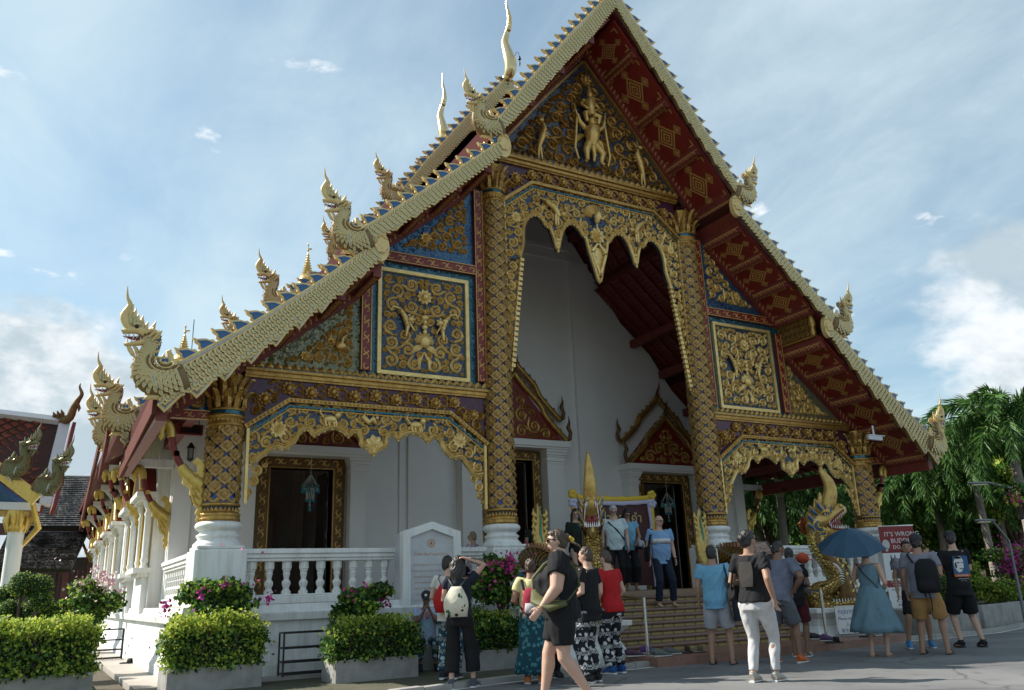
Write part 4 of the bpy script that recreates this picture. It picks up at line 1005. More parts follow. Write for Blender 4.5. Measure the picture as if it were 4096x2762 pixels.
# dark inner ceiling of the porch: purlins and rafters
for s in (-1, 1):
    for x, z in ((1.2,12.85),(2.3,11.2),(3.3,9.9),(4.3,8.15),(5.3,7.3),(6.1,6.2),(7.3,5.15),(8.3,4.45)):
        m = MB(); m.box(s*x-.09, s*x+.09, .15, 4.4, z-.16, z+.06); m.build('purlin', REDW, T)
    for k in range(9):
        y = .5+k*.47; m = MB()
        for U, dz in TIER: 
            q = [(x, z+dz*.72-.05) for x, z in U]
            for a, b in zip(q[:-1], q[1:]): m.bar((s*a[0], y, a[1]), (s*b[0], y, b[1]), .09, .09, 0)
        m.build('rafter', REDW, T)
    m = MB()
    for U, dz in TIER:
        q = [(x, z+dz*.72-.005) for x, z in U]; L = sum(math.hypot(b[0]-a[0], b[1]-a[1]) for a, b in zip(q[:-1], q[1:])); n = int(L/.14)
        for k in range(n):
            x = q[0][0]+(q[-1][0]-q[0][0])*k/n; z = interp(q, x); m.bar((s*x, .2, z-.012), (s*x, 4.9, z-.012), .03, .03, 0)
    o = m.build('tile_batten', REDW, T); o['kind'] = 'stuff'
    # eave beams
    m = MB(); m.box(*sorted((s*8.97, s*9.13)), YB+.12, 4.85, 3.76, 3.99); m.box(*sorted((s*8.95, s*8.99)), YB+.12, 4.85, 3.99, 4.10); m.build('eave_beam', REDW, T)
m = MB(); m.bar((-9.16, YB+.05, 4.02), (-9.12, 4.9, 3.9), .07, .34); m.bar((-9.48, 4.0, 4.55), (-9.33, 9.2, 4.40), .07, .36); m.bar((-9.42, 8.7, 5.2), (-9.05, 31, 4.25), .07, .4)
m.build('eave_fascia', REDF, T)
# ---- bargeboards with scales, piping, crest and naga ends
def board_len(P): return sum(math.hypot(b[0]-a[0], b[1]-a[1]) for a, b in zip(P[:-1], P[1:]))
def at_len(P, t):
    L = board_len(P)*t
    for a, b in zip(P[:-1], P[1:]):
        l = math.hypot(b[0]-a[0], b[1]-a[1])
        if L <= l+1e-9: return (a[0]+(b[0]-a[0])*L/l, a[1]+(b[1]-a[1])*L/l)
        L -= l
    return P[-1]
def crest_mesh():
    m = MB(); o1 = [(-.13,0),(.13,0),(.15,.07),(.12,.11),(.145,.17),(.13,.245),(.09,.19),(.03,.165),(-.03,.13),(-.06,.09),(-.11,.07)]
    i1 = [(-.09,.015),(.10,.015),(.11,.07),(.085,.10),(.105,.165),(.06,.14),(.0,.115),(-.045,.07)]
    m.prism(o1, (0,0,0), (1,0,0), (0,0,1), (0,-1,0), 0, .055, 0); m.prism(i1, (0,0,0), (1,0,0), (0,0,1), (0,-1,0), .055, .068, 1)
    m.prism(i1, (0,0,0), (1,0,0), (0,0,1), (0,-1,0), -.012, 0, 1)
    return m.mesh('crest_spike', [CREAM, BLUEP, REDF])
CREST = crest_mesh()
cb = bmesh.new(); cb.from_mesh(CREST); bmesh.ops.recalc_face_normals(cb, faces=cb.faces); cb.to_mesh(CREST); cb.free()
def scale_mesh(r):
    m = MB(); n = 7
    for q, d, mi in ((1, .0, 0), (.93, .016, 1), (.52, .022, 0), (.44, .028, 2)):
        V = [(0, 0, 0)]; 
        ring = [(r*q*math.cos(math.pi*k/n-math.pi/2), r*q*math.sin(math.pi*k/n-math.pi/2), d) for k in range(n+1)]
        m.add([(-.2*r, 0, d+.004)]+ring, [(0, k+1, k+2) for k in range(n)], mi)
    return m
CRESTN = [0]; SCALEN = [0]
SCME = scale_mesh(.085).mesh('scale', [CREAMD, CREAM, GLASSG])
def bargeboard(U, L, s, y, lift, wid, front, ti, detail):
    f = lambda P: [(x+(wid*(x-5.7)/3.4 if ti == 2 else 0), z+lift) for x, z in P]
    U, L = f(U), f(L); LL = board_len(U); per = .40 if ti == 0 else .47; n = int(LL/per); sub = 12
    bb = empty('bargeboard', parent=T)
    m = MB(); tops = []; bots = []
    for i in range(n*sub+1):
        t = i/(n*sub); ph = (i % sub)/sub; u = at_len(U, t); l = at_len(L, t)
        d = Vector((u[0]-l[0], u[1]-l[1])).normalized(); tg = Vector((-d.y, d.x)); 
        if tg.x < 0: tg = -tg
        hgt = .56*per
        q_ = ph/.88 if ph < .88 else (1-ph)/.12
        down = hgt*(q_**2.0)-hgt*.42
        al = .42*per*ph**2
        b = Vector(l)-d*down+tg*al
        tops.append(u); bots.append((b.x, b.y))
    th = .09
    fr = lambda x, z, q: (s*x, y-q, z)
    V = [fr(*p, th) for p in tops]+[fr(*p, th) for p in bots]+[fr(*p, 0) for p in tops]+[fr(*p, 0) for p in bots]
    k = len(tops); F = []
    for i in range(k-1):
        F += [(i, i+1, k+i+1, k+i), (2*k+i, 3*k+i, 3*k+i+1, 2*k+i+1), (k+i, k+i+1, 3*k+i+1, 3*k+i), (i, 2*k+i, 2*k+i+1, i+1)]
    F += [(0, k, 3*k, 2*k), (k-1, 3*k-1, 4*k-1, 2*k-1)]
    m.add(V, F, 0); fixn(m.build('board', CREAMD, bb))
    # piping
    m = MB(); frr = lambda u, v, q: (s*u, y-th-q, v)
    inset = [(b[0]+(t_[0]-b[0])*.05, b[1]+(t_[1]-b[1])*.05) for t_, b in zip(tops, bots)]; in2 = [(b[0]+(t_[0]-b[0])*.15, b[1]+(t_[1]-b[1])*.15) for t_, b in zip(tops, bots)]
    m.ribbon(bots, [.05]*k, .022, frr, 0); m.ribbon(inset, [.03]*k, .026, frr, 1); m.ribbon(in2, [.05]*k, .020, frr, 0)
    for q, w, mi in ((.03, .05, 0), (.10, .03, 1), (.155, .035, 0)):
        P = [(t_[0]+(b[0]-t_[0])*q, t_[1]+(b[1]-t_[1])*q) for t_, b in zip(U, L)] if False else [(at_len(U, j/24)[0]+(at_len(L, j/24)[0]-at_len(U, j/24)[0])*q, at_len(U, j/24)[1]+(at_len(L, j/24)[1]-at_len(U, j/24)[1])*q) for j in range(25)]
        m.ribbon(P, [w]*25, .02, frr, mi)
    m.build('piping', [CREAM, SILV], bb)
    # fish scales, overlapping downhill
    sr = .085; rows = 4 if ti else 4; m = MB()
    ns = int(LL/(sr*1.22)); rest = MB(); base = scale_mesh(sr)
    tgt = Vector((U[-1][0]-U[0][0], U[-1][1]-U[0][1])).normalized()
    for j in range(ns):
        for r_ in range(rows):
            t = (j+(.5 if r_ % 2 else 0)+.3)/ns
            if t > 1: continue
            u = at_len(U, t); l = at_len(L, t); q = .22+.72*(r_+.35)/rows
            x = u[0]+(l[0]-u[0])*q; z = u[1]+(l[1]-u[1])*q
            M = Matrix(((s*tgt.x, s*-tgt.y, 0, s*x), (0, 0, -1, y-th-.004-.002*(j % 3)), (tgt.y, tgt.x, 0, z), (0,0,0,1)))
            if front and detail and SCALEN[0] < 300 and s < 0 and ti == 2:
                link('scale', SCME, bb, M); SCALEN[0] += 1
            else:
                rest.v_off = len(rest.v); b0 = len(rest.v)
                rest.v.extend([tuple(M @ Vector(p)) for p in base.v]); rest.f.extend([[b0+i for i in f_] for f_ in base.f]); rest.m.extend(base.m); rest.s.extend(base.s)
    if rest.v: o = rest.build('scales', [CREAMD, CREAM, GLASSG], bb); o['kind'] = 'stuff'
    # crest of blue glass leaves
    nc = int(LL/.31); restc = MB()
    for j in range(nc):
        t = (j+.5)/nc; u = at_len(U, t); a = at_len(U, min(1, t+.02)); b_ = at_len(U, max(0, t-.02)); tg = Vector((a[0]-b_[0], a[1]-b_[1])).normalized()
        M = Matrix(((s*tg.x, 0, s*-tg.y*-1 if False else s*(-tg.y), s*u[0]), (0, 1, 0, y-.015), (tg.y, 0, tg.x, u[1]-.01), (0,0,0,1)))
        if CRESTN[0] < 300: link('crest_spike', CREST, bb, M); CRESTN[0] += 1
    return bb
for si, (y0, y1, lift, wid) in enumerate(SECT):
    for ti, (U, L) in enumerate(((U1, L1), (U2, L2), (U3, L3))):
        for s in (-1, 1): bargeboard(U, L, s, y0, lift[ti], wid, si == 0, ti, True)
# ---- naga roof ends (local: snout to -X, origin where the tail meets the board)
def naga_mesh():
    m = MB(); A = Vector((-8.96, 0, 4.40))
    q = lambda x, z, y=0: Vector((x+8.96, y, z-4.40))
    sp = smooth_curve([q(-8.78,4.42), q(-9.0,4.33), q(-9.22,4.30), q(-9.36,4.42), q(-9.38,4.60), q(-9.33,4.76), q(-9.31,4.88), q(-9.36,4.98), q(-9.46,5.03)], 4)
    rad = np.interp(np.linspace(0, 1, len(sp)), [0,.12,.28,.42,.55,.68,.8,.92,1], [.235,.235,.215,.165,.125,.095,.09,.10,.09])
    m.tube(sp, list(rad), 12, 1, (.95,.55), (0,1,0)); 
    # dark ground, then scales over the body
    for i in range(2, len(sp)-5, 1):
        t = (sp[min(i+1, len(sp)-1)]-sp[i-1]).normalized(); up_ = Vector((0,1,0)).cross(t)
        for e in (-1, 1):
            for j in (-2,-1,0,1,2):
                jj = j+(.5 if i % 2 else 0)
                if abs(jj) > 2.2: continue
                w = jj/2.6; c = sp[i]+up_*rad[i]*w*.93+Vector((0, e*rad[i]*.56*math.sqrt(max(0, 1-w*w)), 0)); r = .048*(rad[i]/.2)**.6+.010
                V = [c+Vector((0,e*.006,0))]+[c+t*r*math.cos(a)+up_*r*math.sin(a)+Vector((0,e*.014,0)) for a in [(-1.57+3.14*k/5) for k in range(6)]]
                m.add(V, [((0, k+1, k+2) if e < 0 else (0, k+2, k+1)) for k in range(5)], 0)
                V = [p*1 for p in V]; V = [c+(p-c)*.6+Vector((0,e*.012,0)) for p in V]; m.add(V, [((0, k+1, k+2) if e < 0 else (0, k+2, k+1)) for k in range(5)], 2)
    # head
    m.tube([q(-9.40,5.02), q(-9.50,5.07), q(-9.60,5.05), q(-9.69,5.02), q(-9.715,5.045)], [(.075,.07),(.07,.07),(.055,.055),(.042,.045),(.012,.02)], 8, 0, upv=(0,1,0))
    m.tube([q(-9.36,4.92), q(-9.46,4.87), q(-9.56,4.845), q(-9.65,4.825), q(-9.665,4.84)], [(.06,.06),(.045,.055),(.035,.045),(.028,.035),(.01,.01)], 8, 0, upv=(0,1,0))
    m.tube([q(-9.38,4.945), q(-9.50,4.93), q(-9.60,4.935), q(-9.69,4.95)], [.045,.04,.022,.006], 6, 3, (1,.6), (0,1,0))
    for x, z, dz in ((-9.655,4.985,-.07),(-9.55,4.98,-.075),(-9.61,4.98,-.04),(-9.50,4.97,-.04),(-9.63,4.865,.065),(-9.45,4.885,.07),(-9.57,4.87,.035),(-9.52,4.88,.035)):
        for e in (-.03, .03): m.tube([q(x, z, e), q(x, z+dz*.5, e), q(x-.008, z+dz, e)], [.014,.011,.002], 5, 4)
    for e in (-1, 1):
        m.ball(q(-9.52,5.10,e*.065), (.03,.02,.03), 5, 8, 6); m.tube([q(-9.57,5.12,e*.07), q(-9.52,5.145,e*.08), q(-9.45,5.13,e*.07)], [.012,.018,.008], 5, 0)
        for k in range(3): m.tube([q(-9.40+.05*k,5.0-.05*k,e*.08), q(-9.33+.05*k,5.06-.03*k,e*.10), q(-9.25+.04*k,5.08+.0*k,e*.07)], [.02,.03,.004], 5, 0)
    # beard
    m.tube([q(-9.62,4.83), q(-9.58,4.76), q(-9.53,4.68), q(-9.505,4.645)], [.02,.035,.03,.004], 6, 0, (1,.6), (0,1,0)); m.tube([q(-9.55,4.84), q(-9.50,4.78), q(-9.47,4.70), q(-9.44,4.64)], [.015,.028,.03,.02], 6, 0, (1,.6), (0,1,0))
    # flame crest: rows of upright leaves, tallest in front running into the long spike
    def flame(b, t, w, bend, mi=0):
        d = t-b; nrm = Vector((-d.z, 0, d.x)).normalized(); pts = [b+d*k/5+nrm*bend*math.sin(k/5*3.4) for k in range(6)]
        m.tube(pts, [w*.6, w, w*.85, w*.6, w*.32, .003], 6, mi, (1,.55), (0,1,0))
    spike = smooth_curve([q(-9.60,5.08), q(-9.665,5.16), q(-9.70,5.27), q(-9.655,5.38), q(-9.64,5.46), q(-9.685,5.57), q(-9.70,5.74)], 4)
    m.tube(spike, list(np.interp(np.linspace(0,1,len(spike)), [0,.25,.5,.75,1], [.06,.062,.05,.028,.003])), 8, 0, (1,.55), (0,1,0))
    for b, t, w, bd in (((-9.60,5.14),(-9.59,5.42),.05,.015),((-9.55,5.12),(-9.545,5.36),.055,.015),((-9.50,5.10),(-9.50,5.29),.05,.01),((-9.44,5.08),(-9.44,5.27),.05,.01),((-9.40,5.05),(-9.37,5.19),.045,.01),((-9.34,5.0),(-9.28,5.20),.05,.0),((-9.32,4.95),(-9.235,5.06),.04,0)):
        t = (b[0]+(t[0]-b[0])*1.5-.01, b[1]+(t[1]-b[1])*1.22); flame(q(*b), q(*t), w, bd)
        flame(q(*b)+Vector((0,-.03,-.0)), q(*b)*.45+q(*t)*.55+Vector((0,-.035,0)), w*.55, bd*.5, 2); flame(q(*b)+Vector((0,.03,-.0)), q(*b)*.45+q(*t)*.55+Vector((0,.035,0)), w*.55, bd*.5, 2)
    # mane spines down the nape, blue glass
    for k in range(7):
        t = k/6; x, z = -9.23+.02*math.sin(t*3)-.02*t, 4.97-.32*t
        m.tube([q(x-.06,z-.02), q(x+.02,z+.01), q(x+.065,z+.12)], [.034,.030,.003], 5, 6 if k % 2 else 0, (1,.5), (0,1,0))
    # curled fin at the shoulder
    for k in range(6):
        r = .055+.032*k; c = q(-9.10,4.60); pts = [c+Vector((r*math.cos(a)*1.15, 0, r*math.sin(a)*.85)) for a in np.linspace(2.7, 6.0, 10)]
        for e in (-1, 1): m.tube([p+Vector((0, e*(.135-.006*k), 0)) for p in pts], .014, 5, 0 if k % 2 == 0 else 1, caps=False)
    m.tube([q(-9.12,4.60), q(-9.05,4.52), q(-8.97,4.55), q(-8.95,4.66)], [.05,.08,.09,.05], 8, 0, (1,1.2), (0,1,0))
    m.tube([q(-9.0,4.62), q(-9.02,4.72), q(-9.05,4.78), q(-9.02,4.82)], [.06,.05,.045,.01], 7, 0, (1,.6), (0,1,0)); m.tube([q(-9.08,4.62), q(-9.12,4.69), q(-9.11,4.75)], [.04,.035,.004], 6, 0, (1,.6), (0,1,0))
    # chest bands
    for e in (-1, 1):
        for k in range(3): m.tube([q(-9.45+.06*k,4.38-.02*k,e*.10), q(-9.28+.05*k,4.36-.01*k,e*.145), q(-9.20+.03*k,4.15+.02*k,e*.12)], .014, 5, 7 if k == 1 else 0, caps=False)
    # hooked lobe under the tail
    m.tube([q(-9.02,4.10), q(-9.16,4.08), q(-9.26,4.07), q(-9.34,4.02)], [.05,.05,.04,.004], 6, 0, (1,.6), (0,1,0)); m.tube([q(-8.90,4.18), q(-8.98,4.12), q(-9.02,4.05), q(-9.07,3.98)], [.05,.045,.03,.004], 6, 7, (1,.6), (0,1,0))
    return m.mesh('roof_naga', [CREAM, CREAMD, GLASSG, REDP, WHITE, BLACK, BLUEP, SILV])
NAGA = naga_mesh()
ends = [(-3.40+.05,10.18,.88), (-6.10,7.20,.93), (-8.96,4.40,1.0)]
for si, (y0, y1, lift, wid) in enumerate(SECT):
    for ti, (x, z, sc) in enumerate(ends):
        for s in (-1, 1):
            o = link('roof_naga', NAGA, T); o.location = (-s*(x-(wid if ti == 2 else 0)) if s > 0 else x-(wid if ti == 2 else 0), y0-.06, z+lift[ti]); o.scale = (sc, sc, sc)
            if s > 0: o.rotation_euler = (0, 0, math.pi)
# rounded heads where a lower board starts under the naga
for s in (-1, 1):
    for x, z in ((3.16, 9.78), (5.74, 7.08)):
        m = MB(); fr = lambda u, v, d: (s*u, YB-.09-d, v)
        m.prism([(x+.2*math.cos(a)*.8, z+.28*math.sin(a)) for a in np.linspace(0, 6.28, 15)[:-1]], (0,YB-.0,0), (s,0,0), (0,0,1), (0,-1,0), 0, .11, 0)
        rosette(m, x, z, .13, lambda u, v, d: (s*u, YB-.11-d, v), .04, 0, petals=6); m.ribbon([(x-.1, z+.16), (x, z+.22), (x+.1, z+.16), (x+.12, z+.05)], [.03]*4, .03, lambda u, v, d: (s*u, YB-.11-d, v))
        fixn(m.build('board_head', CREAM, T))
# ---- gilded ridge finials
def chofa(y, zb_):
    m = MB(); P = smooth_curve([(0,y-.05,zb_), (.03,y-.22,zb_+.12), (.03,y-.26,zb_+.42), (.0,y-.16,zb_+.85), (-.02,y-.08,zb_+1.2), (.02,y-.12,zb_+1.5), (.06,y-.24,zb_+1.75), (.08,y-.22,zb_+2.1), (.06,y-.14,zb_+2.5), (.05,y-.12,zb_+2.95)], 4)
    m.tube(P, list(np.interp(np.linspace(0,1,len(P)), [0,.1,.25,.45,.6,.7,.85,1], [.12,.17,.19,.12,.075,.085,.05,.006])), 10, 0); m.ball((.04,y-.22,zb_+1.62), .09); m.ball((0,y-.05,zb_-.02), (.16,.2,.14))
    c = Vector((.16, y-.2, zb_+.55)); m.tube([c, c+Vector((.12,0,.35)), c+Vector((.2,0,.38)), c+Vector((.23,0,.25))], .008, 5, 1)
    m.lathe([(.01,.10),(.03,.08),(.045,.0),(.05,-.02)], 8, tuple(c+Vector((.23,0,.16))), 1); m.tube([c+Vector((.23,0,.14)), c+Vector((.23,0,.0)), c+Vector((.23,.0,-.12))], [.003,.03,.003], 5, 1)
    m.build('ridge_finial', [GOLDF, BLACK], T)
GOLDF = material('polished_gold', (.72,.52,.22), .22, .85, (3, .6, (.55,.50,.40)))
for (y0, _, lift, _), _ in zip(SECT, range(3)): chofa(y0, 14.80+lift[0]-.05)
# ---- carved eave brackets
def bracket_mesh():
    """local: wall at x=0, arm reaches out to -x, z 0 at the tail tip"""
    m = MB(); q = lambda x, z, y=0: Vector((x, y, z))
    arm = smooth_curve([q(-.30,.78), q(-.42,.98), q(-.52,1.2), q(-.56,1.40), q(-.60,1.52)], 4); m.tube(arm, .055, 8, 0, (1,.8), (0,1,0))
    m.tube(smooth_curve([q(-.56,1.36), q(-.585,1.50), q(-.64,1.58), q(-.71,1.56), q(-.73,1.46), q(-.71,1.36), q(-.72,1.30)], 4), list(np.interp(np.linspace(0,1,25), [0,.3,.6,.8,1], [.065,.075,.07,.05,.01])), 8, 1, (1,.8), (0,1,0))
    m.tube([q(-.37,.90), q(-.30,.78), q(-.15,.66), q(-.03,.58)], [.075,.10,.12,.13], 8, 1, (1,.7), (0,1,0))
    body = [(-.02,.05),(-.10,.12),(-.06,.22),(-.13,.26),(-.10,.36),(-.20,.42),(-.22,.54),(-.33,.60),(-.34,.72),(-.22,.80),(-.10,.78),(-.12,.90),(-.20,.96),(-.14,1.04),(-.05,.98),(0,.86),(0,0)]
    m.prism(body, (0,.05,0), (1,0,0), (0,0,1), (0,-1,0), 0, .10, 1)
    for e in (-1, 1):
        fr = lambda u, v, d, e=e: (u, e*(.05+d), v)
        for k in range(4): m.ribbon([(-.05,.22+.12*k), (-.13,.30+.12*k), (-.17,.40+.11*k), (-.10,.46+.10*k)], [.02,.05,.04,.015], .03, fr, 1)
        m.box(-.50, -.42, -.07, .07, 1.05, 1.13, 1)
    m.tube([q(-.01,.10), q(-.05,.02), q(-.02,-.08)], [.05,.04,.006], 6, 1)
    return m.mesh('eave_bracket', [REDP, GOLDY])
BR = bracket_mesh(); 
def br(x, y, z, s, sc=1.): 
    o = link('eave_bracket', BR, T); o.location = (x, y, z); o.scale = (sc,)*3
    if s > 0: o.rotation_euler = (0,0,math.pi)
br(-8.16, 4.42, 2.30, -1); br(8.14, 4.42, 2.30, 1); br(-8.20, 0, 2.42, -1, .98); br(8.2, 0, 2.42, 1, .98)
PIL = [6.7, 10.9, 14.3, 18.2, 22.5, 27.0]; HZ = [4.15, 4.70, 4.58, 4.5, 4.42, 4.25]
for i, y in enumerate(PIL):
    h = HZ[i]-1.58; br(-8.42, y, h, -1); br(8.42, y, h, 1)
    for s in (-1, 1):
        m = MB(); a, b = sorted((s*8.28, s*8.50)); m.box(a, b, y-.16, y+.16, .9, HZ[i]+.2); m.box(*sorted((s*8.2, s*9.05)), y-.06, y+.06, HZ[i]+.02, HZ[i]+.2)
        m.bar((s*8.45,y,HZ[i]-.45), (s*8.95,y,HZ[i]+.08), .05, .10); m.build('side_pilaster', WHITE, T)
for xa, xb in ((-9.0,-8.15),(8.13,8.98)): m = MB(); m.box(xa, xb, 4.42, 4.6, 3.92, 4.08); m.build('tie_beam', WHITE, T)
# side windows with white hoods and gilt frames (left flank)
wy = [5.6, 8.8, 12.6, 16.2, 20.3, 24.7]
for y in wy:
    w = empty('side_window', parent=T)
    m = MB(); m.box(-8.44, -8.38, y-.42, y+.42, 1.95, 3.25); m.build('opening', DARKIN, w)
    m = MB(); m.box(-8.52, -8.36, y-.52, y-.42, 1.9, 3.32); m.box(-8.52, -8.36, y+.42, y+.52, 1.9, 3.32); m.box(-8.52, -8.36, y-.42, y+.42, 3.22, 3.32); m.build('gilt_frame', GOLDY, w)
    m = MB(); m.box(-8.78, -8.36, y-.78, y+.78, 3.36, 3.46); m.box(-8.70, -8.36, y-.7, y+.7, 3.28, 3.36)
    for e in (-1, 1):
        m.lathe([(.10,1.9),(.06,1.98),(.09,2.05),(.07,2.1),(.07,2.95),(.09,3.0),(.06,3.08),(.12,3.2),(.14,3.28)], 10, (-8.50, y+e*.62, 0))
    m.box(-8.72, -8.36, y-.8, y+.8, 1.80, 1.90); m.box(-8.62, -8.36, y-.7, y+.7, 1.72, 1.80); m.box(-8.52, -8.36, y-.6, y+.6, .95, 1.72); m.build('window_hood', WHITE, w)
    m = MB(); m.prism([(y-.7,3.46),(y+.7,3.46),(y+.32,3.95),(y,4.25),(y-.32,3.95)], (-8.42,0,0), (0,1,0), (0,0,1), (-1,0,0), 0, .3, 0)
    for e in (-1, 1): m.tube([(-8.70,y+e*.75,3.5), (-8.70,y+e*.35,3.96), (-8.70,y,4.32)], [.05,.05,.03], 6, 1)
    m.build('window_pediment', [REDP, GOLDY], w)
NAGOLD = material('aged_gold', (.60, .40, .12), .32, .5, (9, .8, (.32, .19, .05)), (40, .4))
# ---- stair with rounded nosings, parapets, handrails
NST = 9; TOPY = -.72; TRD = .27
stair = empty('stair', parent=T)
for i in range(NST):
    z = FLOOR-i*.1045-.002; y = TOPY-TRD*i
    m = MB(); m.box(-2.12, 2.12, y+.03, y+.4 if i else -.45, .1, z-.05); 
    fixn(m.build('step', MT['step_tile'], stair))
    m = MB(); m.tube([(-2.12, y+.025, z-.03), (2.12, y+.025, z-.03)], .034, 10, 0); m.box(-2.12, 2.12, y+.025, y+.33, z-.03, z+.002); m.build('nosing', MT['step_nosing'], stair)
# yellow glazed tiles set along each riser, one by one up to the limit
m = MB(); m.box(-.105, .105, -.012, 0, 0, .058); RT = m.mesh('riser_tile', MT['riser_tile'])
for i in range(NST):
    z = FLOOR-i*.1045-.002; y = TOPY-TRD*i
    for k in range(17):
        o = link('riser_tile', RT, stair); o.location = (-1.97+k*.246, y+.03, z-.112)
m = MB(); m.box(-2.6, 2.6, -.80, -.4, .5, FLOOR-.004); m.build('stair_head', MT['step_tile'], T)
for s in (-1, 1):
    m = MB(); poly = [(-2.2,0),(-2.2,.70),(-1.75,1.02),(-1.2,1.30),(-.55,1.42),(-.1,1.42),(-.1,0)]
    m.prism(poly, (s*2.42,0,0), (0,1,0), (0,0,1), (1,0,0), -.28, .28); fixn(m.build('parapet', WHITE if s < 0 else MT['step_tile'], T))
    m = MB(); q = smooth_curve([(s*2.42,-2.35,.68),(s*2.42,-1.75,1.05),(s*2.42,-1.2,1.33),(s*2.42,-.5,1.45)], 4); m.tube(q, .07, 8, 0, (5.0,1)); m.build('parapet_cap', TEALM, T)
    PC = -2.66 if s < 0 else 2.86
    m = MB(); m.box(PC-.625, PC+.625, -3.0, -2.1, 0, .16); m.hexa([(PC+a, b, .16) for a, b in ((-.6,-2.97),(.6,-2.97),(.6,-2.1),(-.6,-2.1))]+[(PC+a, b, .36) for a, b in ((-.5,-2.87),(.5,-2.87),(.5,-2.1),(-.5,-2.1))])
    m.box(PC-.5, PC+.5, -2.87, -2.1, .36, .48); m.hexa([(PC+a, b, .48) for a, b in ((-.5,-2.87),(.5,-2.87),(.5,-2.1),(-.5,-2.1))]+[(PC+a, b, .58) for a, b in ((-.64,-3.0),(.64,-3.0),(.64,-2.1),(-.64,-2.1))]); m.box(PC-.65, PC+.65, -3.02, -2.1, .58, .665)
    bevel(m.build('naga_pedestal', WHITE, T), .012)
    CH = MT.get('chrome') or material('chrome', (.6,.6,.6), .2, 1.)
    m = MB(); m.tube([(s*2.0,-3.35,.15),(s*2.0,-3.35,1.0)], .028, 10); m.tube([(s*2.0,-3.35,.98),(s*2.02,-2.6,1.05),(s*2.03,-.75,1.92)], .024, 10); m.tube([(s*2.03,-.75,1.92),(s*2.03,-.75,1.1)], .024, 8); m.build('handrail', CH, T)

